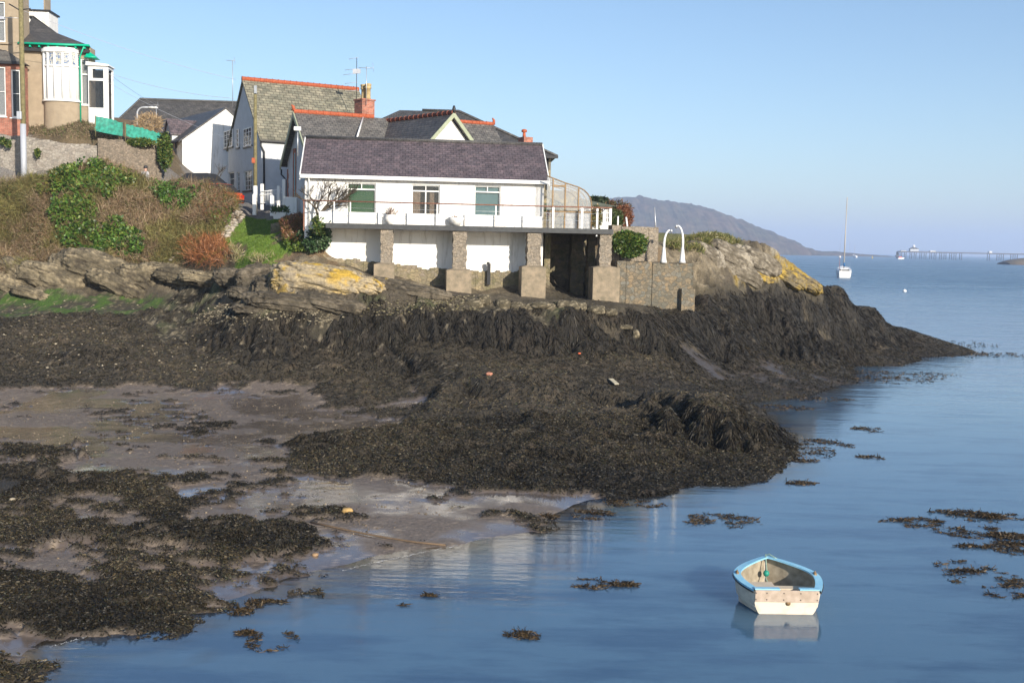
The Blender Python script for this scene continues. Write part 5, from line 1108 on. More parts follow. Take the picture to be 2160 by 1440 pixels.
# --- pots on the terrace
for u, lb in ((823, 'round white urn with dry flowers, left one on the terrace edge'), (962, 'wide white bowl pot, right one on the terrace edge')):
    s_, z_ = FH.hit(u, 470, -1.42); p = FH.W(s_, -1.38, ZD); t = thing('white_pot', lb, 'pot', p); m = MB()
    if u < 900: m.lathe([(.10, 0), (.12, .04), (.22, .14), (.26, .28), (.22, .40), (.24, .44)], n=18)
    else: m.lathe([(.12, 0), (.22, .08), (.34, .22), (.37, .36), (.35, .40)], n=18)
    m.build('urn', M['white'], t); n = 60
    if u < 900: blades('dry_flowers', np.c_[rng.normal(0, .08, n), rng.normal(0, .08, n), np.full(n, .40)], unit(rng.normal(size=(n, 3))*.5+np.array([0, 0, 1])), rng.uniform(.2, .5, n), np.full(n, .05), colmix(n, [(.55, .5, .45), (.25, .12, .06)]), M['leaf'], .3, t)
    else: blades('dry_flowers', np.c_[rng.normal(0, .15, n), rng.normal(0, .15, n), np.full(n, .38)], unit(rng.normal(size=(n, 3))+np.array([0, 0, .3])), rng.uniform(.06, .14, n), np.full(n, .04), colmix(n, [(.35, .15, .05), (.12, .12, .04)]), M['leaf'], .3, t)
# ---------------- vegetation on the bank
def region_scatter(x0, x1, y0, y1, n, poly, dens=None):
    x = rng.uniform(x0, x1, n); y = rng.uniform(y0, y1, n); z = hz(x, y); u, v = proj(np.stack([x, y, z], 1))
    k = inpoly(u, v, poly)
    if dens is not None: k &= rng.uniform(0, 1, n) < dens(x, y, u, v)
    return x[k], y[k], z[k], u[k], v[k]
BANKPOLY = [(-150, 380), (60, 385), (110, 345), (180, 338), (250, 355), (330, 372), (420, 378), (470, 400), (492, 440), (470, 500), (410, 545), (330, 560), (250, 565), (150, 545), (60, 575), (0, 600), (-150, 600)]
TW = [(.28, .20, .12), (.19, .13, .075), (.38, .29, .19), (.12, .08, .045), (.24, .145, .08), (.17, .14, .06)]
GR = [(.055, .10, .02), (.085, .14, .028), (.12, .15, .03), (.035, .07, .018), (.16, .17, .04)]
def lumpy(x, y, s=5): return fbm(x*.7, y*.7, 0, 3, s)
def vnorm(x, y):
    gx, gy = grads(x, y, .4); n = np.stack([-gx, -gy, np.ones(len(x))], 1); return unit(n)
# brambles: long arching stems
x, y, z, u, v = region_scatter(-32, -12, 53, 64, 330000, BANKPOLY)
n = len(x); N_ = vnorm(x, y); off = (rng.uniform(0, 1, n)**1.5)*(.05+.85*sstep(.3, .75, lumpy(x, y)))
P_ = np.stack([x, y, z], 1)+N_*off[:, None]
Dr = unit(rng.normal(size=(n, 3))*.8+N_*.35+np.array([0, 0, -.15]))
cl = colmix(n, TW, .3); gmask = fbm(x*.5, y*.5, 0, 3, 77)[:, None]; cl = np.where(gmask > .5, cl*np.array([.7, .85, .5]), cl)
tag(blades('bramble_thicket', P_, Dr, rng.uniform(.15, .6, n), rng.uniform(.007, .019, n), cl*(.55+.9*fbm(x*.9, y*.9, z*.9, 3, 79))[:, None], M['twig'], .6, seg=3), 'tangled brown winter brambles covering the bank', kind='stuff')
# small olive leaves through the whole bank
x, y, z, u, v = region_scatter(-32, -12, 53, 64, 90000, BANKPOLY, lambda x, y, u, v: .35+.9*(fbm(x*.6, y*.6, 0, 3, 78) > .5))
n = len(x); N_ = vnorm(x, y); P_ = np.stack([x, y, z], 1)+N_*(rng.uniform(.1, 1, n)*(.1+.7*lumpy(x, y)))[:, None]
tag(blades('bank_undergrowth', P_, unit(rng.normal(size=(n, 3))), rng.uniform(.05, .12, n), rng.uniform(.03, .07, n), colmix(n, [(.12, .10, .035), (.09, .10, .025), (.20, .15, .06), (.06, .07, .02)], .3), M['leaf'], .3), 'mixed olive and brown small leaves among the brambles', kind='stuff')
def ivy(name, label, cat, poly, cnt, cols, L0=.13, W0=.10, h=(.35, 1.0), area=(-32, -7, 49, 64), mat='leaf', up=.0, kind=None):
    x, y, z, u, v = region_scatter(*area, cnt, poly); n = len(x)
    if n == 0: print('EMPTY', name, label); return
    pl = np.array(poly, float); ed = np.full(n, 1e9)
    for q_ in range(len(pl)):
        a_, b_ = pl[q_], pl[(q_+1) % len(pl)]; d_ = b_-a_; t_ = np.clip(((u-a_[0])*d_[0]+(v-a_[1])*d_[1])/(d_@d_), 0, 1); ed = np.minimum(ed, np.hypot(u-a_[0]-t_*d_[0], v-a_[1]-t_*d_[1]))
    kk = (cat != 'ivy') | (ed/40+(fbm(x*1.3+5, y*1.3, z*1.3, 4, 35)-.5)*5 > rng.uniform(-.2, 1.3, n)); x, y, z = x[kk], y[kk], z[kk]; n = len(x)
    N_ = vnorm(x, y); P_ = np.stack([x, y, z], 1)+N_*(rng.uniform(.3, 1, n)*(h[0]+(h[1]-h[0])*lumpy(x, y)*1.2))[:, None]
    keep = fbm(x*1.3, y*1.3, z*1.3, 3, 33) > .34; P_ = P_[keep]; n = len(P_)
    c = P_.mean(0); base = np.array([c[0], c[1], hz1(c[0], c[1])])
    o = blades(name, P_-base, unit(rng.normal(size=(n, 3))+np.array([0, -.3, up])), L0*rng.uniform(.6, 1.4, n), W0*rng.uniform(.6, 1.4, n), colmix(n, cols, .35), M[mat], .4)
    o.location = base; return tag(o, label, cat, None, kind)
ivy('ivy', 'large dark green ivy mass spilling down the middle of the bramble bank', 'ivy', [(90, 345), (180, 325), (260, 345), (265, 400), (225, 450), (290, 495), (310, 545), (230, 556), (140, 530), (110, 470), (120, 400)], 560000, [(.06, .13, .02), (.10, .19, .03), (.15, .20, .035), (.04, .08, .02)], .15, .12)
ivy('ivy', 'yellow-green ivy over the bank top left of the person', 'ivy', [(40, 375), (130, 345), (210, 335), (280, 360), (300, 400), (230, 430), (90, 425)], 220000, [(.12, .14, .03), (.18, .17, .04), (.08, .11, .02)])
ivy('ivy', 'bright green ivy patch on the bank below the dark parked car', 'ivy', [(320, 375), (420, 378), (440, 430), (405, 475), (350, 450), (310, 405)], 300000, [(.07, .15, .025), (.10, .18, .03), (.05, .10, .02)])
ivy('ivy', 'small ivy tuft near the left photo edge of the bank', 'ivy', [(0, 380), (50, 400), (40, 470), (0, 500)], 60000, GR, h=(.2, .6))
ivy('shrub', 'rust and red winter shrub at the right end of the bank beside the lane', 'shrub', [(430, 395), (485, 405), (495, 450), (460, 490), (425, 470)], 90000, [(.26, .10, .05), (.18, .12, .05), (.12, .14, .03), (.30, .17, .09)], .2, .025, (.3, 1.3), up=.5)
ivy('shrub', 'yellow-green weedy shrub above the low stones beside the lawn', 'shrub', [(448, 455), (490, 450), (485, 480), (450, 482)], 60000, [(.16, .22, .03), (.10, .16, .03)], .14, .08, (.2, .7))
ivy('bracken', 'orange-brown dead bracken mound in front of the lawn', 'bracken', [(385, 520), (430, 508), (480, 520), (500, 548), (470, 572), (400, 560)], 150000, [(.36, .14, .05), (.46, .21, .09), (.25, .11, .05)], .4, .018, (.2, .8), up=.6)
ivy('dry_grass', 'pale dry grass tufts along the lower edge of the lawn', 'grass', [(490, 520), (530, 545), (600, 545), (560, 560), (480, 560)], 90000, [(.42, .33, .17), (.22, .24, .07), (.50, .42, .26)], .3, .02, (.1, .4), up=1.2, kind='stuff')
ivy('heather', 'reddish-brown heather on the rockery left of the bare tree', 'shrub', [(600, 470), (655, 470), (672, 510), (640, 520), (600, 515)], 150000, [(.28, .11, .06), (.20, .13, .05), (.36, .18, .10), (.12, .13, .04)], .16, .03, (.2, .75), (-12, -7, 49, 56), up=.6)
ivy('rockery_plant', 'fresh green leafy plants at the foot of the rockery beside the ivy', 'plant', [(602, 512), (650, 508), (655, 532), (612, 530)], 150000, [(.14, .21, .03), (.20, .26, .05), (.08, .13, .03)], .14, .08, (.15, .6), (-12, -7, 49, 56), kind='stuff')
ivy('ivy', 'dark ivy curtain hanging from the tree base past the terrace corner', 'ivy', [(662, 480), (688, 478), (700, 500), (690, 545), (655, 540), (640, 515)], 260000, [(.04, .085, .03), (.07, .12, .05), (.11, .16, .08)], .13, .10, (.3, 1.0), (-12, -8, 49.5, 54))
ivy('turf_tufts', 'olive tufts of turf on the crest of the outer rocks', 'grass', [(1400, 520), (1480, 500), (1510, 497), (1560, 515), (1500, 535), (1430, 535)], 90000, [(.20, .19, .06), (.12, .15, .035), (.30, .26, .12)], .22, .03, (.05, .25), (6, 16, 55, 66), up=1.0, kind='stuff')
def clump(name, label, cat, c, r, n, cols, L0, W0, mat='leaf', up=0., thin=.6, group=None):
    d = unit(rng.normal(size=(n, 3))); q_ = fbm(d[:, 0]*2.2+c[0], d[:, 1]*2.2, d[:, 2]*2.2, 3, 12)
    rad = (rng.uniform(thin, 1, n))*(.75+.5*q_); P_ = d*rad[:, None]*np.array(r)
    k = fbm(P_[:, 0]*2.5, P_[:, 1]*2.5, P_[:, 2]*2.5, 2, 19) > .33; P_ = P_[k]; n = len(P_)
    o = blades(name, P_, unit(rng.normal(size=(n, 3))+np.array([0, -.2, up])), L0*rng.uniform(.6, 1.4, n), W0*rng.uniform(.6, 1.4, n), colmix(n, cols, .35), M[mat], .4)
    o.location = c; return tag(o, label, cat, group)
P = PY(1327, 514, 52.0); clump('hedge', 'rounded dark green hedge bush growing against the upper quay wall', 'bush', P, (.85, .35, .62), 9000, [(.05, .10, .02), (.08, .14, .025), (.14, .16, .03)], .10, .08)
P = PY(348, 318, 67.2); clump('ivy', 'ivy column hanging at the right end of the brown garden wall', 'ivy', P, (.42, .4, 1.15), 3000, GR, .14, .11)
P = PY(296, 300, 66.8); clump('ivy', 'low ivy growing up over the middle of the green netting', 'ivy', P, (.9, .3, .22), 1500, GR, .12, .09)
P = PY(316, 262, 70.5); clump('shrub', 'pale straw-coloured shrub behind the green netting under the street lamp', 'shrub', P, (.9, .5, .7), 1500, [(.45, .32, .18), (.34, .24, .13)], .3, .02, 'twig', .8)
for q_ in ((5, 298, 65.6), (17, 302, 65.6), (79, 322, 65.7)): P = PY(*q_); clump('wall_plant', {5: 'green weed tuft near the top of the pale wall, leftmost', 17: 'green weed tuft on the pale wall, just right of the leftmost tuft', 79: 'green weed tuft halfway up the pale wall, right of the pole'}[q_[0]], 'weed', P, (.16, .12, .22), 260, GR, .12, .09)
# dead ferns and earth on the slope above the wall
x, y, z, u, v = region_scatter(-34, -17, 66.5, 72, 50000, [(-100, 230), (60, 235), (200, 250), (260, 290), (200, 300), (60, 285), (-100, 280)]); n = len(x)
tag(blades('slope_scrub', np.stack([x, y, z+rng.uniform(0, .1, n)], 1), unit(rng.normal(size=(n, 3))+np.array([0, 0, .5])), rng.uniform(.05, .18, n), rng.uniform(.015, .04, n), colmix(n, [(.17, .12, .07), (.12, .10, .05), (.26, .19, .12), (.09, .11, .03)], .3), M['twig'], .4), 'brown scrub and dead ferns above the garden wall', kind='stuff')
# grass blades of the lawn
x, y, z = scatter(-16, -9, 50, 63, 90000, lambda x, y: samp(ZG['grass'], x, y)); n = len(x)
tag(blades('lawn_grass', np.stack([x, y, z], 1), unit(rng.normal(size=(n, 3))*.5+np.array([0, 0, 1])), rng.uniform(.03, .08, n), rng.uniform(.012, .02, n), colmix(n, [(.11, .20, .022), (.16, .27, .035), (.19, .25, .045)], .2), M['leaf'], .4), 'short bright green lawn grass', kind='stuff')
# loose stones along the lawn edge and on the cliff foot
def pebbles(name, poly, area, cnt, r, cols, label):
    x, y, z, u, v = region_scatter(*area, cnt, poly); V = []; F = []; C = []
    ico = np.array([(1, 0, 0), (-1, 0, 0), (0, 1, 0), (0, -1, 0), (0, 0, 1), (0, 0, -1), (.6, .6, .5), (-.6, .6, .5), (.6, -.6, .5), (-.6, -.6, .5)])
    fc = [(6, 4, 8), (8, 4, 9), (9, 4, 7), (7, 4, 6), (0, 6, 8), (1, 9, 7), (2, 7, 6), (3, 8, 9), (0, 2, 6), (2, 1, 7), (1, 3, 9), (3, 0, 8)]
    for i in range(len(x)):
        s_ = r*random.uniform(.5, 1.6)*np.array([random.uniform(.7, 1.4), random.uniform(.7, 1.2), random.uniform(.45, .9)]); J = ico*(1+rng.uniform(-.25, .25, ico.shape))*s_
        a = random.uniform(0, 6.28); J = np.c_[J[:, 0]*math.cos(a)-J[:, 1]*math.sin(a), J[:, 0]*math.sin(a)+J[:, 1]*math.cos(a), J[:, 2]]
        V.append(J+[x[i], y[i], z[i]]); F.append(np.array(fc)+10*i); C.append(np.repeat(np.array([random.choice(cols)])*random.uniform(.7, 1.2), 10, 0))
    if V: tag(npmesh(name, np.concatenate(V), np.concatenate(F), M['twig'], None, False, np.concatenate(C)), label, kind='stuff')
pebbles('loose_stones', [(400, 500), (470, 470), (500, 440), (515, 455), (480, 500), (430, 515), (350, 550), (330, 580), (360, 560)], (-20, -11, 53, 63), 5000, .14, [(.34, .29, .23), (.26, .22, .17), (.45, .40, .33)], 'grey loose stones edging the lawn and lane')
pebbles('beach_shingle', [(0, 630), (300, 640), (560, 600), (700, 680), (620, 720), (350, 800), (0, 800)], (-32, -6, 42, 60), 1800, .045, [(.26, .21, .14), (.16, .13, .09), (.34, .29, .21), (.09, .08, .05)], 'pale shells and shingle scattered over the upper beach')
pebbles('mud_pebbles', [(0, 840), (560, 840), (900, 860), (1000, 1060), (600, 1200), (0, 1300)], (-20, 0, 16, 44), 3500, .024, [(.24, .19, .13), (.10, .08, .05), (.16, .12, .08), (.12, .09, .06)], 'small shells and pebbles lying on the wet mud')

RK = [(.22, .18, .12), (.15, .12, .08), (.28, .235, .165), (.10, .085, .055)]
def outcrops(name, label, specs, cols, kind='structure', crack=.5):
    """bedrock ribs: tilted, layered and fractured lumps half sunk in the ground"""
    AV, AF, AC = [], [], []; off = 0; nu, nv = 96, 56; c1_, c2_, c3_ = [np.array(c) for c in cols]
    for k, (u, v, Y, rx, ry, rz_, az, tilt) in enumerate(specs):
        P = PY(u, v, Y); g = hz1(P[0], P[1]); th, ph = np.meshgrid(np.linspace(0, math.pi, nv+1), np.linspace(0, 2*math.pi, nu, endpoint=False), indexing='ij'); th, ph = th.ravel(), ph.ravel()
        d = np.stack([np.sin(th)*np.cos(ph), np.sin(th)*np.sin(ph), np.cos(th)], 1); d = np.sign(d)*np.abs(d)**.72
        V = d*np.array([rx, ry, rz_]); s0 = k*7.3
        lay = V[:, 2]*1.0+V[:, 1]*.35+.25*fbm(V[:, 0]*.7+s0, V[:, 1]*.7, V[:, 2], 3, 5); st = .5*(np.floor(lay*4.2)/4.2-lay)+.5*(np.floor(lay*9+1)/9-lay)
        f1 = fbm(V[:, 0]*.8+s0, V[:, 1]*.8, V[:, 2]*.8, 5, 6, .6)-.5; f2 = fbm(V[:, 0]*5+s0, V[:, 1]*5, V[:, 2]*5, 3, 7)-.5
        ck = np.minimum(np.abs(2*vnoise(V[:, 0]*1.1+f1*2+s0, V[:, 1]*1.1, V[:, 2]*1.6, 8)-1), np.abs(2*vnoise(V[:, 0]*2.6+s0, V[:, 1]*1.4+f1*3, V[:, 2]*3, 9)-1)+.02); ckm = 1-sstep(.0, .09, ck)
        V = V*(1+.55*f1+.10*f2)[:, None]; V = V+d*(st*.55-ckm*.09*crack*2)[:, None]
        t = R(tilt); V = np.stack([V[:, 0]*math.cos(t)+V[:, 2]*math.sin(t), V[:, 1], -V[:, 0]*math.sin(t)+V[:, 2]*math.cos(t)], 1); a = R(az)
        V = np.stack([V[:, 0]*math.cos(a)-V[:, 1]*math.sin(a), V[:, 0]*math.sin(a)+V[:, 1]*math.cos(a), V[:, 2]], 1)+[P[0], P[1], min(P[2], g+rz_*.5)]
        m1 = fbm(V[:, 0]*1.4, V[:, 1]*1.4, V[:, 2]*1.4, 4, 15); m2 = fbm(V[:, 0]*7, V[:, 1]*7, V[:, 2]*7, 3, 16)
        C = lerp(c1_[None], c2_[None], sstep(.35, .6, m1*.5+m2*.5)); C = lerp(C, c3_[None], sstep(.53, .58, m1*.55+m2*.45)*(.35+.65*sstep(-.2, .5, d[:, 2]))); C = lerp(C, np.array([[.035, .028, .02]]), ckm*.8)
        i, j = np.meshgrid(np.arange(nv), np.arange(nu), indexing='ij'); F = np.stack([i*nu+j, (i+1)*nu+j, (i+1)*nu+(j+1) % nu, i*nu+(j+1) % nu], -1).reshape(-1, 4)
        AV.append(V); AF.append(F+off); AC.append(C); off += len(V)
    o = npmesh(name, np.concatenate(AV), np.concatenate(AF), M['rockskin'], None, True, np.concatenate(AC)); return tag(o, label, None, None, kind)
M['rockskin'] = attrmat('bedrock', .88, .3, 9)
bb_ = M['rockskin'].node_tree; bump(bb_, bb_.nodes['Principled BSDF'], noise(bb_, _n(bb_, 'ShaderNodeTexCoord').outputs['Object'], 7, 8, .7), .8, .12)
outcrops('cliff_rock', 'tan and grey bedrock ledges at the foot of the bramble bank', [(-10, 590, 55.6, 1.7, .9, .55, 10, 18), (45, 575, 56.2, 1.3, .9, .6, -15, 25), (110, 585, 56, 1.9, 1.0, .75, 8, 12), (165, 568, 56.6, 1.5, 1.0, .7, -10, 20), (205, 565, 56.6, 1.9, 1.2, .85, 5, 18), (245, 600, 55.6, 1.6, .9, .5, 12, 24), (290, 585, 56.2, 1.2, .8, .6, 0, 20), (335, 575, 56.4, 1.3, .8, .55, 10, 5), (385, 585, 55.6, 1.5, .8, .45, -8, 8), (435, 590, 54.4, 1.3, .8, .4, 5, 10), (70, 620, 54.7, 1.2, .7, .3, 0, 15)], [(.085, .07, .045), (.17, .14, .09), (.27, .22, .14)])
outcrops('beach_rock', 'dark broken rocks on the upper beach left of the lichened outcrop', [(500, 590, 52.3, 1.1, .7, .5, 0, 10), (540, 585, 51, 1.0, .8, .6, 10, -12), (565, 606, 49.5, .8, .7, .5, 5, 10), (520, 620, 50, .9, .6, .35, -10, 5), (620, 640, 47.5, 2.1, .8, .45, 4, 6), (690, 640, 47.4, 1.6, .7, .40, -4, 8), (560, 655, 47.6, 1.5, .7, .28, 3, 4), (800, 600, 49.2, 1.5, .7, .35, -3, 8), (880, 618, 48.9, 1.5, .6, .3, 3, 5)], [(.06, .05, .035), (.12, .10, .07), (.17, .14, .10)])
outcrops('lichened_rock', 'long smooth outcrop patched with yellow lichen in front of the first pillar', [(672, 590, 48.8, 2.3, 1.2, .68, -3, 6), (755, 600, 48.7, 1.2, .9, .42, 4, 9), (606, 595, 48.7, .9, .8, .55, 12, -8)], [(.30, .25, .175), (.46, .36, .20), (.46, .30, .05)], crack=.3)
outcrops('headland_rock', 'fractured pale grey bedrock on the crown of the outer headland', [(1480, 545, 59, 1.2, 1.0, .8, 10, 25), (1530, 545, 60, 1.7, 1.1, .8, 5, 22), (1585, 550, 61.2, 1.7, 1.1, .7, 0, 22), (1555, 575, 59.8, 1.7, .8, .6, 10, 25), (1462, 575, 57.6, .9, .8, .7, 0, 30)], [(.12, .10, .07), (.21, .18, .135), (.33, .29, .225)])
outcrops('headland_rock', 'bright yellow lichened bedrock band sloping down the headland', [(1640, 578, 61.6, 1.7, .9, .5, 5, 24), (1690, 592, 63, 1.3, .9, .42, 0, 28), (1595, 582, 60.8, 1.2, .6, .4, 5, 24)], [(.17, .14, .09), (.34, .24, .06), (.46, .31, .05)])
pebbles('barnacled_reef', [(430, 650), (560, 632), (640, 645), (730, 668), (700, 690), (600, 672), (480, 690), (410, 678)], (-18, -6, 44, 52), 9000, .05, [(.25, .21, .14), (.17, .14, .09), (.06, .05, .03), (.05, .04, .025), (.30, .26, .18)], 'cream barnacled stones of the low reef in front of the lichened rock')
pebbles('barnacled_reef', [(745, 640), (1000, 622), (1010, 655), (760, 668)], (-8, 0, 46, 50), 5000, .05, [(.20, .17, .11), (.06, .05, .03), (.05, .04, .025), (.14, .12, .06)], 'speckled barnacled stones along the top edge of the weed cliff')
# ---------------- barnacled boulders under the terrace
def boulder(P, r, mats, label, group, flat=.6, sd=0):
    V = []; F = []; nu, nv = 22, 14
    for i in range(nv+1):
        for j in range(nu):
            a, b_ = math.pi*i/nv, 2*math.pi*j/nu; d = np.array([math.sin(a)*math.cos(b_), math.sin(a)*math.sin(b_), math.cos(a)]); V.append(d)
    V = np.array(V); q_ = fbm(V[:, 0]*1.6+sd*3.1, V[:, 1]*1.6, V[:, 2]*1.6+sd, 4, sd); q2 = fbm(V[:, 0]*9+sd, V[:, 1]*9, V[:, 2]*9, 2, sd+4)
    V = np.sign(V)*np.abs(V)**.8*(.7+.55*q_+.08*q2)[:, None]*np.array(r)
    F = [(i*nu+j, i*nu+(j+1) % nu, (i+1)*nu+(j+1) % nu, (i+1)*nu+j)[::-1] for i in range(nv) for j in range(nu)]
    n3_ = fbm(V[:, 0]*14, V[:, 1]*14, V[:, 2]*14, 2, 8); C = np.where(n3_[:, None] > .60, np.array([[.25, .21, .14]]), np.array([[.075, .062, .038]]))
    o = npmesh('boulder', V, np.array(F), mats, None, True, C); o.location = P; return tag(o, label, 'boulder', group)
M['barnacle'] = attrmat('barnacled_rock', .85, .5, 18)
bl = [(1000, 642, .42, .30), (1022, 632, .30, .25), (1062, 645, .38, .32), (1092, 650, .40, .30), (1120, 655, .30, .28), (1140, 640, .5, .16), (1160, 655, .34, .28), (1188, 642, .34, .22), (1206, 655, .36, .26), (1225, 648, .26, .22), (1258, 654, .42, .2), (1290, 656, .30, .18), (1343, 664, .17, .2), (1320, 660, .3, .12)]
for i, (u, v, r_, h_) in enumerate(bl):
    P = PY(u, v, 48.9); P[2] = min(P[2], hz1(P[0], P[1])+h_*.8); P[2] = max(P[2], hz1(P[0], P[1])-h_*.2)
    boulder(P, (r_, r_*.8, h_), M['barnacle'], 'barnacled dark boulder in the row along the weed cliff below the pillars', 'boulders below the terrace pillars', sd=i)

# ---------------- bare tree by the terrace
def bare_tree(name, label, P, seedv, h, r0, lean, spread, depth=6, mat='bark'):
    rd = random.Random(seedv); t = thing(name, label, 'tree', P); trunk = MB(); tw = MB()
    def grow(p, d, l, r, k):
        pts_ = [p]; q_ = p.copy(); dd = d.copy()
        for i in range(4):
            dd = (dd+Vector((rd.uniform(-1, 1), rd.uniform(-1, 1), rd.uniform(-.5, .7)))*.22).normalized(); q_ = q_+dd*l/4; pts_.append(q_.copy())
        (trunk if k > depth-2 else tw).tube(pts_, list(np.linspace(r, r*.68, 5)), 6 if r > .02 else 4, cap=False)
        if k == 0: return
        for _ in range(3 if k > 1 else 3):
            j = rd.choice((2, 3, 4, 4)); ax_ = Vector((rd.uniform(-1, 1), rd.uniform(-1, 1)*.8, rd.uniform(-.5, .9))); nd = (dd+ax_*spread).normalized()
            grow(pts_[j], nd, l*rd.uniform(.62, .82), r*.60, k-1)
    grow(Vector((0, 0, 0)), Vector(lean).normalized(), h, r0, depth)
    trunk.build('trunk', M[mat], t); tw.build('twigs', M[mat], t); return t
P = PY(664, 478, 50.4); P[2] -= .3; bare_tree('bare_tree', 'small twisted leafless tree in front of the white house, left of the green window', P, 5, 1.05, .12, (.22, 0, 1), .7, 6)
n = 500; c0 = PY(672, 476, 50.3); o = blades('ivy', rng.normal(size=(n, 3))*np.array([.15, .14, .22]), unit(rng.normal(size=(n, 3))), np.full(n, .1), np.full(n, .08), colmix(n, GR, .3), M['leaf'], .3); o.location = c0; tag(o, 'ivy sleeve climbing the trunk of the twisted bare tree', 'ivy')
P = PY(455, 392, 62); bare_tree('bare_shrub', 'thin leafless sapling above the red car at the lane corner', P, 9, .55, .03, (0, 0, 1), .7, 4)
# dead pale stem leaning on the bank
p, q2 = PY(402, 475, 59.6), PY(429, 395, 61.6); m = MB(); m.tube([(0, 0, 0), tuple((q2-p)*.5+np.array([.15, 0, 0])), tuple(q2-p)], [.05, .04, .02], 6); o = m.build('dead_branch', pm('pale_dead_wood', (.40, .32, .20), .15, 8, .9)); o.location = p; tag(o, 'pale dead branch leaning up the right part of the bank', 'branch')

# ---------------- trees behind the summerhouse
def conifer(label, u, vb, vt, Y, w_, cols, n=2600):
    a = PY(u, vb, Y); h = PY(u, vt, Y)[2]-a[2]; t = thing('conifer', label, 'tree', a); m = MB(); m.tube([(0, 0, -.5), (0, 0, h*.9)], [.12, .02], 7); m.build('trunk', M['bark'], t)
    z = rng.uniform(.08, 1, n)**.9; r_ = (1-z)*w_*(.6+.5*rng.uniform(0, 1, n))*(1+.25*np.sin(z*40)); th = rng.uniform(0, 6.28, n)
    P_ = np.stack([r_*np.cos(th), r_*np.sin(th), z*h], 1); Dr = unit(np.stack([np.cos(th), np.sin(th), -.35+0*z], 1)+rng.normal(size=(n, 3))*.3)
    blades('foliage', P_, Dr, rng.uniform(.15, .4, n), rng.uniform(.05, .1, n), colmix(n, cols, .3), M['leaf'], .3, t)
for u, vt, Y, w_, lb in ((1253, 414, 74, .9, 'leftmost dark conifer top behind the summerhouse roof'), (1260, 417, 75, .8, 'second dark conifer behind the summerhouse roof'), (1271, 416, 76, .9, 'third dark conifer behind the summerhouse, pointed top'), (1285, 424, 74, 1.4, 'broad dark conifer above the right end of the summerhouse roof')): conifer(lb, u, 475, vt, Y, w_, [(.03, .05, .02), (.05, .07, .03)])
for u, v, Y, r, cols, lb in ((1300, 452, 66, (1.0, .8, .95), [(.12, .075, .04), (.08, .08, .03), (.20, .10, .05)], 'rounded brown-green bush right of the summerhouse'), (1315, 460, 64, (.55, .5, .8), [(.30, .12, .06), (.22, .10, .05)], 'reddish winter shrub beside the leaning fence post'), (1290, 462, 62, (.7, .5, .6), [(.05, .08, .02), (.08, .11, .03)], 'dark green low bush behind the short fence post')):
    P = PY(u, v, Y); clump('bush', lb, 'bush', P, r, 4500, cols, .14, .05, 'leaf', .2, .3)
P = PY(1258, 458, 57.3); clump('climbing_plant', 'leafy climber growing over the left side of the summerhouse front', 'plant', P, (.32, .2, .62), 1200, [(.16, .16, .06), (.10, .12, .04), (.25, .18, .08)], .10, .07)

# ---------------- person and cars on the lane
def skin_figure(P, face):
    t = thing('person', 'person in dark cap and pale grey jacket walking along the lane behind the bushes', 'person', P, face)
    V = [(0, 0, .92), (0, 0, 1.15), (0, 0, 1.38), (0, .0, 1.50), (0, .01, 1.62), (0, .01, 1.72),
         (.18, 0, 1.40), (.24, -.03, 1.12), (.22, -.16, .90), (.21, -.21, .83), (-.18, 0, 1.40), (-.24, .03, 1.12), (-.22, -.08, .90), (-.21, -.12, .83),
         (.10, 0, .86), (.11, -.06, .48), (.11, .06, .08), (.11, -.10, .03), (-.10, 0, .86), (-.11, .04, .48), (-.11, -.04, .08), (-.11, -.16, .03)]
    E_ = [(0, 1), (1, 2), (2, 3), (3, 4), (4, 5), (2, 6), (6, 7), (7, 8), (8, 9), (2, 10), (10, 11), (11, 12), (12, 13), (0, 14), (14, 15), (15, 16), (16, 17), (0, 18), (18, 19), (19, 20), (20, 21)]
    r_ = [.16, .15, .15, .06, .095, .085, .075, .055, .04, .045, .075, .055, .04, .045, .095, .065, .05, .045, .095, .065, .05, .045]
    me = bpy.data.meshes.new('body'); me.from_pydata(V, E_, []); o = bpy.data.objects.new('body', me); COL.objects.link(o); o.parent = t
    sk = o.modifiers.new('skin', 'SKIN'); 
    if not me.skin_vertices: me.attributes
    sv = me.skin_vertices[0].data if len(me.skin_vertices) else None
    if sv:
        for i, q_ in enumerate(r_): sv[i].radius = (q_, q_); sv[i].use_root = (i == 0)
    ss = o.modifiers.new('ss', 'SUBSURF'); ss.levels = 2; ss.render_levels = 2
    m_, nt_, b_ = newmat('skin_and_clothes'); co = _n(nt_, 'ShaderNodeTexCoord').outputs['Object']; sx_ = _n(nt_, 'ShaderNodeSeparateXYZ'); nt_.links.new(co, sx_.inputs[0])
    r0_ = ramp(nt_, math_(nt_, 'DIVIDE', sx_.outputs[2], 2.0), [(0, (.03, .03, .035)), (.455, (.04, .045, .07)), (.46, (.50, .49, .50)), (.735, (.46, .45, .47)), (.745, (.55, .32, .24))]); nt_.nodes[-1].color_ramp.interpolation if False else None
    nt_.links.new(r0_, b_.inputs['Base Color']); me.materials.append(m_)
    m = MB(); m.lathe([(.115, 1.66), (.118, 1.72), (.10, 1.79), (.05, 1.82)], (0, .01, 0), 14); m.box(-.06, .06, -.18, -.08, 1.665, 1.68); m.build('cap', M['black'], t)
    m = MB(); m.hexa([(-.012, -.115, 1.58), (.012, -.115, 1.58), (.012, -.08, 1.58), (-.012, -.08, 1.58)], [(-.006, -.095, 1.63), (.006, -.095, 1.63), (.006, -.08, 1.63), (-.006, -.08, 1.63)]); m.build('nose', pm('skin', (.55, .32, .24), .05, 9, .6), t)
    for s_ in (-1, 1): m = MB(); m.lathe([(.001, -.01), (.012, 0), (.001, .01)], (s_*.035, -.088, 1.635), 8); m.build('eye', M['black'], t)
    return t
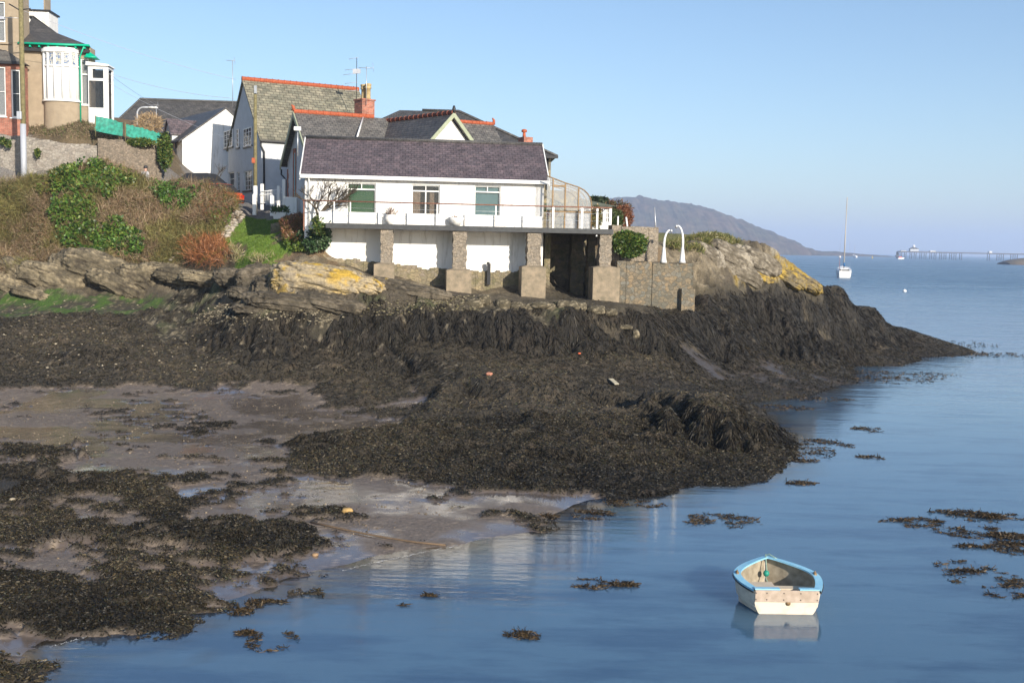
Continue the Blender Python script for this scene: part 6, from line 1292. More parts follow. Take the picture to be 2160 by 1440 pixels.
P = PY(307, 366, 63.6); zt_p = PY(307, 350, 63.6)[2]; P[2] = zt_p-1.80
skin_figure(P, R(-20))
def car(name, label, P, rz, paint, L_=4.0, W_=1.65, H_=1.42):
    t = thing(name, label, 'car', P, rz); W2 = W_/2
    def shell(prof, w0, w1, mb):    # prof (x,z) closed side outline, narrower at the top
        n = len(prof); zs_ = [p[1] for p in prof]; lo_, hi_ = min(zs_), max(zs_); V = []
        for s_ in (-1, 1):
            for x, z in prof: k_ = (z-lo_)/(hi_-lo_); V.append((x, s_*(w0+(w1-w0)*k_), z))
        mb.add(V, [tuple(range(n)), tuple(range(2*n-1, n-1, -1))]+[(i, i+n, (i+1) % n+n, (i+1) % n) for i in range(n)])
    m = MB(); shell([(0, .32), (L_, .32), (L_+.02, .62), (L_-.12, .78), (L_*.72, .90), (.1, .93), (-.02, .62)], W2, W2*.93, m); m.build('body', paint, t, bevel=.05)
    m = MB(); shell([(.12, .90), (L_*.73, .88), (L_*.56, H_-.04), (L_*.18, H_)], W2*.9, W2*.72, m); cb_ = m.build('glasshouse', M['black'], t, bevel=.04)
    m = MB(); m.hexa([(L_*.17, -W2*.73, H_-.03), (L_*.57, -W2*.73, H_-.06), (L_*.57, W2*.73, H_-.06), (L_*.17, W2*.73, H_-.03)], [(L_*.2, -W2*.68, H_+.02), (L_*.53, -W2*.68, H_), (L_*.53, W2*.68, H_), (L_*.2, W2*.68, H_+.02)]); m.build('roof', paint, t, bevel=.01)
    for x in (L_*.19, L_*.80):
        for s_ in (-1, 1): m = MB(); m.tube([(x, s_*(W2-.16), .31), (x, s_*(W2+.01), .31)], .31, 16); wv = m.build('wheel', M['black'], t); m = MB(); m.tube([(x, s_*(W2+.005), .31), (x, s_*(W2+.02), .31)], .18, 12); m.build('rim', M['lightmetal'], wv)
    for s_ in (-1, 1):
        m = MB(); m.box(-.03, .04, s_*W2*.78-.12, s_*W2*.78+.12, .64, .80); m.build('tail_light', M['taillight'], t); m = MB(); m.box(L_-.05, L_+.03, s_*W2*.72-.14, s_*W2*.72+.14, .60, .74); m.build('headlight', M['glass'], t)
    m = MB(); m.box(-.07, 0, -W2*.95, W2*.95, .38, .52); m.build('bumper', M['black'], t); return t
M['taillight'] = pm('tail_light_red', (.5, .02, .01), .05, 9, .3)
def car_at(u, v, Y, *a, **k): P = PY(u, v, Y); P[2] = max(hz1(P[0], P[1]), P[2]-1.42); return P
P = PY(466, 388, 63.2); P[2] -= 1.42; car('parked_car', 'orange-red car half hidden behind the shrubs at the lane corner', P+np.array([.9, -.2, 0]), R(155), pm('orange_red_car_paint', (.50, .09, .03), .03, 3, .3))
P = PY(423, 365, 66.5); P[2] -= 1.42; car('parked_car', 'dark car with only its roof and windows showing in front of the sunlit gable', P+np.array([1.3, .4, 0]), R(170), pm('dark_car_paint', (.03, .035, .045), .03, 3, .3))

# ---------------- floating weed, rope and flotsam
FW_ = [(1245, 1232, 1.3, .5), (1300, 1234, 1.0, .25), (1330, 1233, .5, .2), (1100, 1341, 1.0, .45), (575, 1352, 1.5, .8), (520, 1335, .7, .2), (560, 1272, 1.2, .45), (505, 1290, 1.0, .3), (290, 1341, .6, .2), (230, 1318, .8, .3), (1250, 1085, 1.4, .6), (1520, 1098, 2.4, .8), (1685, 1018, 1.0, .3), (1700, 948, 1.6, 1.2), (1735, 931, 1.2, .4), (1690, 968, 1.2, .5), (1795, 940, .7, .3), (1835, 965, .8, .3), (1830, 906, .9, .4), (1930, 1102, 2.0, .6), (1985, 1104, .9, .3), (2030, 1083, 2.4, .5), (2075, 1092, 1.6, .5), (2125, 1090, 1.2, .5), (2060, 1122, 2.6, .7), (2110, 1126, 1.6, .6), (2150, 1140, 1.4, 1.), (2140, 1156, 1.6, .7), (2050, 1153, .9, .25), (2035, 1193, 1.8, .6), (2060, 1218, 2.2, .9), (2110, 1222, 1.4, .8), (2125, 1255, 1.2, .3), (865, 1278, .5, .2), (905, 1257, .4, .15), (2090, 747, 4, .6), (2005, 746, 3, 1.0), (1900, 790, 3.5, 1.), (1860, 800, 3, 1.), (1660, 860, 1.5, .6), (1960, 724, 4, 1.2), (1730, 842, 2, .5), (740, 1130, 1, .3), (1150, 1090, .8, .3), (1340, 1062, 1.8, .5), (690, 1170, .8, .3)]
PP, DD, LL, WW_ = [], [], [], []
for u, v, a, b_ in FW_:
    P = PZ(u, v, 0); s_ = P[1]/22.; n = int(650*min(a*b_, 3)/max(1, (P[1]/26)**1.2))+250
    th = rng.uniform(0, 6.28, n); rr = rng.uniform(0, 1, n)**.6; x = P[0]+np.cos(th)*rr*a*.36*s_; y = P[1]+np.sin(th)*rr*b_*.75*s_
    k = fbm(x*2.6, y*5.0, 0, 3, 14) >.5; x, y = x[k], y[k]; n = len(x)
    PP.append(np.stack([x, y, rng.uniform(-.01, .05, n)*np.minimum(1, 1.2-rr[k])], 1)); d = rng.normal(size=(n, 3))*np.array([1.2, .7, .22]); DD.append(unit(d)); LL.append(rng.uniform(.04, .12, n)*s_**.5); WW_.append(rng.uniform(.012, .03, n)*s_**.5)
tag(blades('floating_seaweed', np.concatenate(PP), np.concatenate(DD), np.concatenate(LL), np.concatenate(WW_), colmix(sum(len(q_) for q_ in LL), [(.04, .028, .014), (.07, .045, .02), (.025, .02, .012)], .3), M['weed'], .5), 'scattered rafts of brown seaweed afloat on the calm water', kind='stuff')
def onground(u, v): 
    z = .1
    for _ in range(12): P = PZ(u, v, z); z = .6*z+.4*hz1(P[0], P[1])
    return PZ(u, v, z)
m = MB(); pts_ = [onground(u, v)+np.array([0, 0, .03]) for u, v in ((655, 1103), (700, 1113), (760, 1126), (820, 1137), (880, 1146), (940, 1152))]; o_ = pts_[0].copy(); m.tube([tuple(p-o_) for p in pts_], .022, 6); o = m.build('mooring_rope', pm('muddy_rope', (.17, .115, .07), .2, 30, .8)); o.location = o_; tag(o, 'muddy rope lying across the wet mud towards the water', 'rope')
for a, b_, w_, col_, lb, nm in (((1288, 803), (1301, 815), .22, (.42, .38, .28), 'pale short board lying on the dark weed', 'driftwood_board'), ((1352, 657), (1396, 661), .07, (.40, .33, .25), 'long pale pole lying at the foot of the quay wall', 'driftwood_pole'), ((729, 684), (745, 689), .09, (.42, .30, .14), 'small yellowish piece of driftwood on the left weed slope', 'driftwood_piece')):
    p, q2 = onground(*a), onground(*b_); p[2] += .06; q2[2] += .08; d = Vector(q2-p); s_ = d.cross(Vector((0, 0, 1))).normalized()*w_/2; m = MB(); z3 = Vector((0, 0, .04)); p_ = Vector((0, 0, 0))
    m.hexa([tuple(t_) for t_ in (p_-s_, d-s_, d+s_, p_+s_)], [tuple(t_+z3) for t_ in (p_-s_, d-s_, d+s_, p_+s_)]); o = m.build(nm, pm(nm+'_wood', col_, .12, 9, .85)); o.location = p; tag(o, lb, 'driftwood')
for u, v, r_, col_, lb in ((1032, 791, .10, (.45, .2, .13), 'pinkish scrap of debris on the left weed hump'), (1222, 746, .05, (.6, .12, .05), 'tiny orange scrap on the dark weed below the cliff'), (28, 1056, .07, (.45, .38, .27), 'pale pebble among the weed at the left edge'), (733, 1080, .10, (.50, .32, .12), 'yellow-brown sponge-like lump on a weed patch on the mud'), (665, 1171, .05, (.34, .22, .12), 'small tan stone by the weed near the waterline')):
    P = onground(u, v); P[2] += r_*.4; o = boulder(P, (r_*1.3, r_, r_*.7), pm('debris', col_, .15, 9, .8), lb, None, sd=int(u)); o['category'] = 'debris'; o.name = 'debris'

FV = []; FF = []
for line in ([(722, 1203), (780, 1188), (850, 1174), (910, 1160), (975, 1148)], [(105, 1363), (150, 1351), (200, 1337), (250, 1323)]):
    Q_ = [PZ(u, v, .012) for u, v in line]
    for a, b_ in zip(Q_[:-1], Q_[1:]):
        for i in range(26):
            f_ = i/26; p = a+(b_-a)*f_; q2 = a+(b_-a)*(f_+random.uniform(.01, .04)); w_ = random.uniform(.005, .035)*max(0, math.sin(i*.55+a[0])*.6+.5); off_ = math.sin(i*.9+p[0]*3)*.03
            o_ = len(FV); FV += [(p[0], p[1]+off_-w_, .012), (q2[0], q2[1]+off_-w_*.8, .012), (q2[0], q2[1]+off_+w_*.8, .014), (p[0], p[1]+off_+w_, .014)]; FF.append((o_, o_+1, o_+2, o_+3))
tag(npmesh('foam', np.array(FV), np.array(FF), pm('sea_foam', (.62, .62, .60), .1, 20, .8)), 'thin broken line of white foam where water meets mud', kind='stuff')
# ---------------- far side: wooded hill, low shore, pier, boats
def hillmesh(name, prof, Y, depth, zb, mat, amp, sd, n=420, m=30, col=None):
    us = [p[0] for p in prof]; vs = [p[1] for p in prof]; U = np.linspace(us[0], us[-1], n); Vv = np.interp(U, us, vs)
    T = np.array([PY(u, v, Y) for u, v in zip(U, Vv)]); V = []
    for i in range(n):
        for j in range(m):
            t = j/(m-1)*2-1; h = (T[i, 2]-zb)*(1-t*t)**.7
            x = T[i, 0]; y = Y+t*depth
            V.append((x, y, zb+h))
    V = np.array(V); q = fbm(V[:, 0]/18, V[:, 1]/25, 0, 5, sd, .6)
    q3 = fbm(V[:, 0]/8, V[:, 1]/9, 0, 3, sd+2, .7); V[:, 2] += (q-.45)*amp+(q3-.5)*amp*.9*np.clip((V[:, 2]-zb)/10, 0, 1); V[:, 1] += (fbm(V[:, 0]/22, V[:, 2]/9, 0, 4, sd+5)-.5)*14*(depth > 200)
    idx = np.arange(n*m).reshape(n, m); F = np.stack([idx[:-1, :-1], idx[1:, :-1], idx[1:, 1:], idx[:-1, 1:]], -1).reshape(-1, 4)
    c1 = fbm(V[:, 0]/30, V[:, 1]/30, V[:, 2]/20, 4, sd+9); C = np.array([.03, .035, .02])[None]*(1-c1[:, None])*2+np.array([.15, .09, .06])[None]*c1[:, None]
    o = npmesh(name, V, F, mat, None, True, C); return tag(o, kind='structure')
M['farwood'] = attrmat('winter_woodland', .95, .45, .05, 0, .1)
hillmesh('hills', [(900, 440), (1180, 430), (1240, 425), (1270, 422), (1300, 419), (1345, 416), (1385, 424), (1430, 430), (1480, 440), (1530, 460), (1580, 483), (1612, 501), (1640, 522), (1652, 533)], 2400, 420, -3, M['farwood'], 9, 3)
hillmesh('far_shore', [(1560, 529), (1640, 529.5), (1700, 529), (1760, 531), (1790, 533.5), (1830, 537), (1872, 540)], 2150, 60, -2, M['farwood'], 3, 8, 160, 12)
# trees silhouetted at the hill crest are part of its mesh; a few houses and masts stand on the far shore
def farbox(name, label, cat, u0, u1, v0, v1, Y, mat, roof=True, group=None):
    a = PY(u0, v1, Y); b_ = PY(u1, v0, Y); w_ = b_[0]-a[0]; h = b_[2]-a[2]
    t = thing(name, label, cat, (a[0], a[1], a[2]), 0, group); m = MB(); m.box(0, w_, 0, w_*.5+4, -6, h*.65); m.build('wall', M[mat], t)
    m = MB(); m.prismx([(-.4, h*.65+.01), (w_*.5+4.4, h*.65+.01), ((w_*.5+4)/2, h)], -.4, w_+.4); m.build('roof', M['grey_slate'], t)
for i, (u0, u1, v0, v1, lb) in enumerate([(1651, 1668, 521, 528, 'largest pale building on the far shore at the foot of the wooded hill'), (1683, 1692, 526, 531, 'small white shed on the far shore, first right of the largest pale building'), (1697, 1704, 527, 531, 'small white shed on the far shore, second right of the largest pale building'), (1711, 1719, 527, 532, 'rightmost small white shed on the low far shore')]):
    farbox('shore_building', lb, 'building', u0, u1, v0, v1, 2080, 'white', group='buildings on the far shore')
for k, (u, v0) in enumerate([(1676, 520), (1686, 518), (1693, 521), (1706, 521), (1713, 520)]):
    p = PY(u, 531, 2060); h = PY(u, v0, 2060)[2]-p[2]; m = MB(); m.tube([(0, 0, -4), (0, 0, h)], .22, 5); o = m.build('bare_mast', M['lightmetal']); o.location = p
    tag(o, 'thin bare mast over the far boatyard, '+('leftmost', 'second from left', 'middle', 'second from right', 'rightmost')[k]+' of the five', 'mast', 'masts over the far boatyard')
# pier
Yp = 1500.; P = PY(1893, 540, Yp); t = thing('pleasure_pier', 'long low iron pier with domed pavilion reaching out from the right', 'pier', (P[0], Yp, 0)); lo = np.array([P[0], Yp, 0])
zd = PY(1990, 531.5, Yp)[2]; xe = PY(2400, 540, Yp)[0]-P[0]; x0 = PY(1897, 531, Yp)[0]-P[0]
m = MB(); m.box(x0, xe, 0, 9, zd-1.6, zd); m.build('deck', M['pierwood'] if 'pierwood' in M else M.setdefault('pierwood', pm('pier_ironwork', (.10, .09, .09), .1, 1, .8)), t)
m = MB(); m.tube([(x0, 0, zd+1.2), (xe, 0, zd+1.2)], .12, 4); m.build('handrail', M['greymetal'], t)
for i in range(34):
    x = x0+4+(i//2)*(19.5 if i > 12 else 14)+(i % 2)*6; m = MB()
    for y in (1, 8): m.tube([(x, y, -2), (x, y, zd-.8)], .45, 6)
    m.tube([(x, 1, zd*.5), (x, 8, zd*.5)], .2, 4); m.build('pile_trestle', M['black'], t)
def pb(name, u0, u1, v0, v1, mat, par=t, roofv=None):
    a = PY(u0, v1, Yp)-lo; b_ = PY(u1, v0, Yp)-lo; m = MB(); m.box(a[0], b_[0], 1.5, 7.5, max(a[2], zd+.002), b_[2]); o = m.build(name, M[mat], par); return o
pv_ = pb('pavilion', 1921, 1939, 525, 531.5, 'greywhite')
a = PY(1920, 525, Yp)-lo; b_ = PY(1940, 521, Yp)-lo; mx = (a[0]+b_[0])/2; m = MB(); V = [(a[0], 1, a[2]), (b_[0], 1, a[2]), (b_[0], 8, a[2]), (a[0], 8, a[2]), (mx-1.5, 4.5, b_[2]), (mx+1.5, 4.5, b_[2])]; m.add(V, [(0, 1, 5, 4), (1, 2, 5), (2, 3, 4, 5), (3, 0, 4)]); m.build('roof', M['grey_slate'], pv_)
m = MB(); m.lathe([(1.8, 0), (2.0, 1), (1.6, 2.2), (.6, 3), (.1, 4.2)], (mx, 4.5, b_[2]-.4), 12); m.build('dome', M['white'], pv_)
pb('kiosk', 1902, 1912, 528.6, 531.5, 'white'); pb('kiosk', 1963, 1975, 528.8, 532, 'white'); pb('kiosk', 2088, 2094, 530, 533.5, 'white')
m = MB(); a = PY(1892, 540, Yp)-lo
for k in range(4): m.tube([(a[0]+k*1.3, 2+k, -2), (a[0]+k*1.3, 2+k, zd-1-k*.5)], .5, 6)
m.box(a[0]-.5, x0+.5, 1.5, 6, 2.5, 4.5); m.build('landing_stage', M['black'], t)
# low dark rocks at the right edge
hillmesh('skerry', [(2117, 552), (2130, 548), (2142, 546), (2170, 545), (2240, 544), (2400, 546), (2420, 552)], 830, 14, -1.2, M['farwood'], 1.2, 4, 160, 12)

def hull(m, L_, Bm, D_, n=18, k=9, tr=.75, sheer=.12, z0=0.0, full=.55):
    """hull shell: x stern(0)->bow(L); returns rim points"""
    G = []; rimL = []; 
    for i in range(n+1):
        t = i/n; bw = Bm/2*(tr+(1-tr)*math.sin(min(1, t/full)*math.pi/2) if t < full else math.cos((t-full)/(1-full)*math.pi/2)**.75 if t < 1 else 0.0)
        bw = max(bw, .004); dp = D_*(1-.55*t**3); sh = sheer*(t**2)*D_*2+(.05*D_)*(1-t)
        row = []
        for j in range(2*k+1):
            a = math.pi*j/(2*k); cx = math.cos(a); sx = math.sin(a)
            y = bw*np.sign(cx)*abs(cx)**.55; z = z0+D_+sh-(dp+sh)*abs(sx)**.75
            row.append((L_*t+.10*D_*(1-abs(sx))*(t > .9), y, z))
        G.append(row)
    m.grid(G); return G
def yacht(name, label, P, L_, Bm, D_, mast, rz, big):
    t = thing(name, label, 'yacht', (P[0], P[1], 0), rz)
    m = MB(); G = hull(m, L_, Bm, D_, z0=-.35*D_, tr=.7, sheer=.25); m.add([G[0][j] for j in range(len(G[0]))], [tuple(range(len(G[0])))]); m.build('hull', M['white'], t)
    zt = [g[0][2] for g in G]
    m = MB(); m.add([p for g in G for p in (g[0], g[-1])], [(2*i, 2*i+1, 2*i+3, 2*i+2) for i in range(len(G)-1)]); m.build('deck', M['whitepaint'], t)
    m = MB(); m.hexa([(L_*.3, -Bm*.28, zt[6]-.02), (L_*.72, -Bm*.2, zt[6]), (L_*.72, Bm*.2, zt[6]), (L_*.3, Bm*.28, zt[6]-.02)], [(L_*.32, -Bm*.24, zt[6]+.4), (L_*.64, -Bm*.14, zt[6]+.25), (L_*.64, Bm*.14, zt[6]+.25), (L_*.32, Bm*.24, zt[6]+.4)]); cb = m.build('cabin', M['white'], t)
    m = MB(); m.tube([(L_*.55, 0, zt[6]), (L_*.55, 0, mast)], [.14 if big else .14, .10 if big else .10], 8); m.build('mast', pm('mast_alloy', (.52, .46, .38), .05, 4, .4), t)
    if not big: return t
    for s_ in (-1, 1):
        m = MB()
        for i in range(len(G)-1): a, b_ = G[i][1 if s_ > 0 else -2], G[i+1][1 if s_ > 0 else -2]; m.tube([(a[0], a[1]+s_*.02, a[2]-.12), (b_[0], b_[1]+s_*.02, b_[2]-.12)], .035, 4, cap=False)
        m.build('hull_stripe', M['navy'] if 'navy' in M else M.setdefault('navy', pm('navy_blue', (.02, .03, .12), .05, 4, .4)), t)
        m = MB(); m.box(L_*.36, L_*.56, s_*Bm*.262-.01, s_*Bm*.262+.01, zt[6]+.14, zt[6]+.27); m.build('window', M['black'], cb)
        m = MB(); m.tube([(L_*.55, 0, mast*.97), (L_*.5, s_*Bm*.46, zt[6])], .012, 4); m.build('shroud', M['lightmetal'], t)
    m = MB(); m.tube([(L_*.55, 0, mast*.97), (L_*.99, 0, zt[-1])], .02, 4); m.build('forestay', M['lightmetal'], t)
    m = MB(); m.tube([(L_*.55, 0, mast*.97), (.0, 0, zt[0])], .014, 4); m.build('backstay', M['lightmetal'], t)
    zb = zt[6]+.9; m = MB(); m.tube([(L_*.55, 0, zb), (L_*.08, 0, zb+.1)], .07, 8); m.build('boom', M['lightmetal'], t)
    m = MB(); n = 12; m.tube([(L_*.55+.02, 0, zb+1.1), (L_*.53, 0, zb+.6), (L_*.46, 0, zb+.28), (L_*.3, 0, zb+.2), (L_*.1, 0, zb+.2)], [.12, .24, .26, .2, .1], 10); m.build('sail_cover', pm('bright_blue_canvas', (.01, .17, .42), .15, 6, .8), t)
    m = MB(); m.tube([(-.1, -Bm*.34, zt[0]), (-.35, -Bm*.34, zt[0]+.9), (-.35, Bm*.34, zt[0]+.9), (-.1, Bm*.34, zt[0])], .03, 6); m.tube([(-.1, 0, zt[0]), (-.35, 0, zt[0]+.9)], .03, 6); m.build('pushpit', M['lightmetal'], t)
    m = MB(); m.box(-.02, L_*.02, -Bm*.2, Bm*.2, zt[0]+.0, zt[0]+.3); m.box(L_*.1, L_*.28, -Bm*.3, -Bm*.22, zt[0], zt[0]+.35); m.box(L_*.1, L_*.28, Bm*.22, Bm*.3, zt[0], zt[0]+.35); m.build('cockpit_coaming', M['black'], t)
    dan = MB(); dan.tube([(-.25, Bm*.36, zt[0]+.4), (-.3, Bm*.36, zt[0]+3.4)], .04, 6); f = dan.build('danbuoy_pole', M['terracotta'], t)
    m = MB(); m.lathe([(.02, 0), (.22, .1), (.28, .3), (.2, .5), (.02, .58)], (-.3, Bm*.36, zt[0]+3.3), 10); m.build('danbuoy_float', M['whitepaint'], f)
    return t
Pp = PZ(1787, 586, 0); yacht('sailing_yacht', 'white sailing yacht with tall bare mast and blue sail cover, moored beyond the rocks', (Pp[0]-.7, Pp[1]), 9.5, 3.9, 2.6, PY(1789, 414, Pp[1])[2], R(76), True)
Pp = PZ(1810, 543.5, 0); yacht('sailing_yacht', 'tiny distant white yacht under bare mast between the large yacht and the yellow buoy', (Pp[0]-2, Pp[1]), 9, 3.5, 3.6, PY(1808, 516, Pp[1])[2], R(110), False)
Pp = PZ(1900, 547, 0); t = thing('motor_boat', 'small red and white motor boat in front of the pier head', 'boat', (Pp[0]-3.5, Pp[1], 0), R(8))
m = MB(); G = hull(m, 8, 3, 2.2, z0=-.5); m.add(G[0], [tuple(range(len(G[0])))]); m.build('hull', M['white'], t)
m = MB(); m.hexa([(.6, -1.1, 1.6), (5.8, -1.0, 1.7), (5.8, 1.0, 1.7), (.6, 1.1, 1.6)], [(1, -.8, 3.2), (4.4, -.7, 3.2), (4.4, .7, 3.2), (1, .8, 3.2)]); m.build('cabin', pm('red_paint', (.55, .04, .03), .05, 4, .5), t)
m = MB(); m.tube([(4.2, 0, 3), (4.2, 0, 7)], .1, 5); m.build('mast', M['lightmetal'], t)
Pp = PZ(1840, 545, 0); t = thing('yellow_buoy', 'small yellow navigation buoy right of the tiny distant yacht', 'buoy', (Pp[0], Pp[1], 0)); m = MB(); m.lathe([(.9, -.3), (1.0, .5), (.9, 1.0), (.5, 1.4), (.35, 2.8), (.1, 3.4)], n=14); m.build('body', pm('yellow_paint', (.6, .42, .03), .05, 4, .5), t)
m = MB(); m.tube([(0, 0, 3.4), (0, 0, 4.0)], .12, 6); m.tube([(-.5, 0, 3.7), (.5, 0, 4.3)], .1, 5); m.tube([(.5, 0, 3.7), (-.5, 0, 4.3)], .1, 5); m.build('topmark', M['black'], t)
Pp = PZ(1908, 615, 0); m = MB(); m.lathe([(.05, -.2), (.30, -.05), (.34, .1), (.25, .3), (.05, .38)], n=12); m.tube([(0, 0, .36), (.0, 0, .5)], .05, 6); o = m.build('mooring_buoy', M['whitepaint']); o.location = Pp; tag(o, 'lone little white mooring buoy on the open water right of the yacht', 'buoy')

# ---------------- dinghy
zt_ = .44
TL, TR_ = PZ(1591, 1243, zt_), PZ(1729, 1246, zt_); BW = PZ(1616, 1174, .60)
mid = (TL+TR_)/2; ax = BW[:2]-mid[:2]; Ld = float(np.linalg.norm(ax)); wd = float(np.linalg.norm((TR_-TL)[:2])); ang = math.atan2(ax[1], ax[0])
print('dinghy L', Ld, 'w', wd, 'ang', math.degrees(ang), 'Y', mid[1])
t = thing('dinghy', 'small white dinghy with pale blue gunwale and bare wooden transom board, afloat in the foreground', 'dinghy', (mid[0], mid[1], 0), ang)
nD = 26; kD = 12; Bh = wd/2; Bmax = wd/2*1.32
def half_b(tt): 
    a = Bh+(Bmax-Bh)*math.sin(min(tt/.45, 1)*math.pi/2)
    return a if tt < .45 else Bmax*max(math.cos((tt-.45)/.55*math.pi/2), 0)**.85
def dsec(tt, ins=0.0):
    """one station: x, half breadth, rim z, keel z"""
    return Ld*tt, max(half_b(tt)-ins, .003), zt_+.17*tt**2+.012*math.sin(tt*math.pi), -.10+.12*max(0, tt-.75)*4*.6
def dshell(ins, zin, x1=1.0):
    G = []
    for i in range(nD+1):
        tt = i/nD*x1; x, b_, zr__, zk = dsec(tt, ins); row = []
        for j in range(2*kD+1):
            a = math.pi*j/(2*kD); c_1 = math.cos(a); s_1 = math.sin(a)
            y = b_*np.sign(c_1)*abs(c_1)**.5; z = zr__-.012-(zr__-zk-zin)*abs(s_1)**.62
            row.append((x+ .06*(tt**6)*(1-s_1), y*(1-.05*(s_1)), z))
        G.append(row)
    return G
m = MB(); G = dshell(0, 0); m.grid(G); m.add(G[0], [tuple(range(len(G[0])-1, -1, -1))]); hl = m.build('hull', pm('cream_hull', (.66, .58, .46), .05, 4, .55, c2=(.46, .40, .31), lo=.3, hi=.5), t)
m = MB(); G2 = dshell(.035, .05, .985); G2 = [[(max(x, .035), y, z) for x, y, z in r__] for r__ in G2]; m.grid([r__[::-1] for r__ in G2]); m.add(G2[0], [tuple(range(len(G2[0])))]); m.build('inner_skin', pm('inner_hull', (.42, .36, .27), .1, 6, .6, c2=(.25, .21, .15)), t)
for jz in (3, 6):
    for s_ in (0, 1):
        m = MB(); m.tube([((r__[jz] if not s_ else r__[-1-jz])[0], (r__[jz] if not s_ else r__[-1-jz])[1]*1.004, (r__[jz] if not s_ else r__[-1-jz])[2]) for r__ in G[:-1]], .006, 5); m.build('strake', hl.data.materials[0], t)
m = MB(); G3 = [[(p[0], p[1]*1.006, p[2]) for p in r__ if p[2] < .035] for r__ in G]; k_ = min(len(r__) for r__ in G3[:-6])
# gunwale: wide flat rim
rim = []
NR = 60
for i in range(NR+1):
    tt = i/NR; x, b_, z, _k = dsec(min(tt, .999)); rim.append((x, b_, z))
path = [(x, y, z) for x, y, z in rim]+[(x, -y, z) for x, y, z in reversed(rim)]
m = MB(); G = []
for i, (x, y, z) in enumerate(path):
    cx, cy = Ld*.42, 0; dx, dy = x-cx, y-cy; l_ = math.hypot(dx, dy); ux, uy = dx/l_, dy/l_
    wi = .105; wo = .03
    G.append([(x+ux*wo, y+uy*wo, z-.04), (x+ux*wo, y+uy*wo, z+.012), (x-ux*wi, y-uy*wi, z+.018), (x-ux*wi, y-uy*wi, z-.012)])
m.grid(G, smooth=False, closed=True)
M['paleblue'] = pm('pale_blue_paint', (.22, .50, .68), .05, 7, .45, c2=(.30, .56, .70))
m.build('gunwale', M['paleblue'], t)
m = MB(); m.tube([(x+.03*(0 if 0 else 1)*((x-Ld*.42)/math.hypot(x-Ld*.42, y)), y+.03*(y/math.hypot(x-Ld*.42, y)), z-.035) for x, y, z in path], .016, 6); m.build('rubbing_strake', M['black'], t)
for ya, yb in ((Bh+.0, .13), (-.22, -Bh)):
    m = MB(); m.box(-.045, .07, min(ya, yb), max(ya, yb), zt_+.012, zt_+.038); m.build('transom_cap', M['paleblue'], t, bevel=.006)
m = MB(); m.box(-.028, -.002, -Bh*.975, Bh*.975, zt_-.21, zt_+.005); tb = m.build('transom_board', pm('bare_plywood', (.48, .38, .30), .12, 7, .75, c2=(.36, .28, .21)), t, bevel=.004)
for y in (-.93, -.42, .1, .62, .95):
    for z in (-.045, -.165): m = MB(); m.tube([(-.034, y*Bh, zt_+z), (-.026, y*Bh, zt_+z)], .011, 8); m.build('bolt', M['black'], tb)
m = MB(); m.tube([(-.012, -.03, zt_-.235), (-.001, -.03, zt_-.235)], .045, 14); m.build('drain_notch', M['woodframe'], t)
for s_ in (-1, 1):
    m = MB(); y_ = s_*(half_b(.5)-.04); m.box(Ld*.5-.05, Ld*.5+.05, y_-.022, y_+.022, zt_+.06, zt_+.10); m.tube([(Ld*.5, y_-.0, zt_+.09), (Ld*.5, y_, zt_+.13)], .014, 6); m.build('rowlock', M['woodframe'], t)
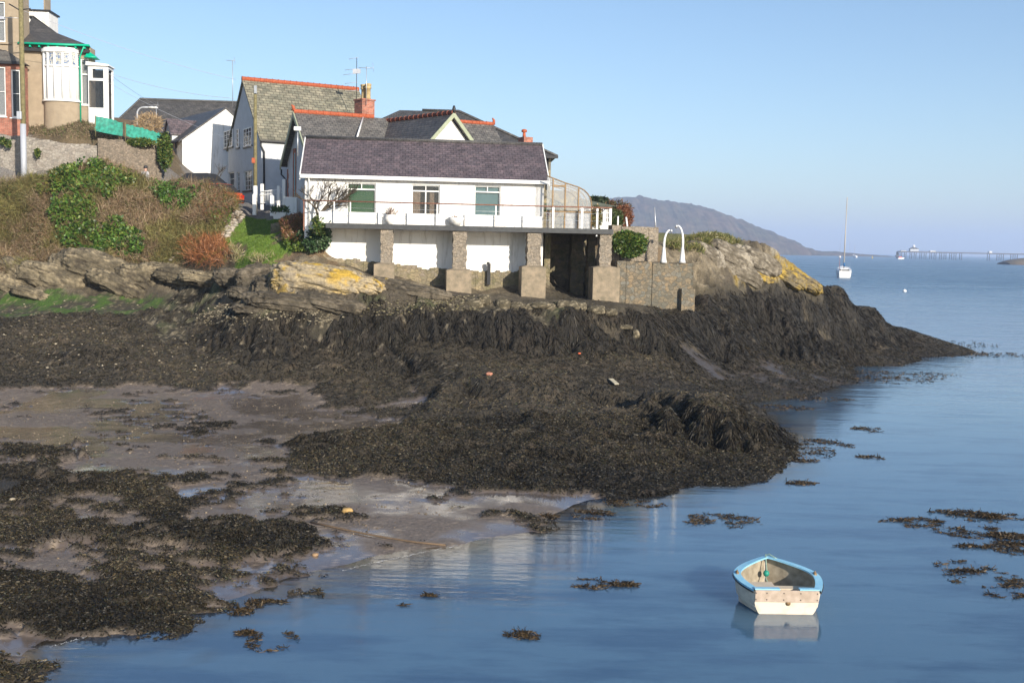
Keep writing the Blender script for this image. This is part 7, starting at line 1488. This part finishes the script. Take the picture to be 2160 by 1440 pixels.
# benches inside
m = MB(); m.hexa([(Ld*.40, -half_b(.42)*.94, .24), (Ld*.52, -half_b(.52)*.94, .24), (Ld*.52, half_b(.52)*.94, .24), (Ld*.40, half_b(.42)*.94, .24)], [(Ld*.40, -half_b(.42)*.94, .27), (Ld*.52, -half_b(.52)*.94, .27), (Ld*.52, half_b(.52)*.94, .27), (Ld*.40, half_b(.42)*.94, .27)]); m.build('thwart', pm('cream_bench', (.70, .58, .42), .06, 6, .6), t)
m = MB(); m.hexa([(.06, Bh*.1, .02), (Ld*.40, Bh*.1, .02), (Ld*.40, Bmax*.93, .02), (.06, Bh*.93, .02)], [(.06, Bh*.1, .33), (Ld*.55, Bh*.1, .33), (Ld*.52, Bmax*.9, .33), (.06, Bh*.93, .33)]); m.build('side_bench', M['woodbench'] if 'woodbench' in M else pm('cream_locker', (.66, .54, .40), .06, 6, .6), t, bevel=.01)
m = MB(); pts_r = [(Ld+.02, .0, .64), (Ld-.03, .02, .66), (Ld-.10, .03, .60), (Ld-.14, .03, .50), (Ld-.2, .03, .40), (Ld-.22, .05, .25), (Ld*.62, .02, .12)]; m.tube(pts_r, .012, 6); m.tube([(Ld+.03, .03, .60), (Ld+.0, -.06, .66), (Ld-.08, -.12, .63), (Ld-.12, -.18, .60)], .012, 6)
o = m.build('mooring_line', pm('green_white_rope', (.30, .42, .34), .2, 30, .8)); o.location = t.location; o.rotation_euler = t.rotation_euler; tag(o, 'pale green rope made fast over the bow of the dinghy', 'rope')
m = MB(); m.lathe([(.01, -.06), (.045, -.045), (.062, 0), (.045, .045), (.01, .06)], n=14); o = m.build('green_float', pm('green_plastic', (.02, .28, .20), .1, 8, .5)); c1 = Matrix.Rotation(ang, 4, 'Z') @ Vector((Ld-.21, .04, .34)); o.location = Vector(t.location)+c1; tag(o, 'round green float hanging inside the bow of the dinghy', 'float')
m = MB(); m.tube([(0, 0, 0), (.05, -.02, .09), (.13, 0, .12), (.2, .05, .05)], [.05, .06, .05, .03], 8); o = m.build('bailer', M['black']); c1 = Matrix.Rotation(ang, 4, 'Z') @ Vector((Ld*.3, -Bh*.35, .10)); o.location = Vector(t.location)+c1; tag(o, 'dark crumpled bailer lying in the stern of the dinghy', 'bailer')
# ---------------- haze
m, nt, b = newmat('sea_haze'); nt.nodes.remove(b)
pv = _n(nt, 'ShaderNodeVolumePrincipled'); pv.inputs['Color'].default_value = (.60, .73, .98, 1); pv.inputs['Density'].default_value = .00026; pv.inputs['Anisotropy'].default_value = 0.0
nt.links.new(pv.outputs[0], nt.nodes['Material Output'].inputs['Volume'])
hb = MB(); hb.box(-9500, 9500, -500, 9800, -6, 190); o = hb.build('haze', m); tag(o, 'pale blue haze lying over the water', kind='stuff')
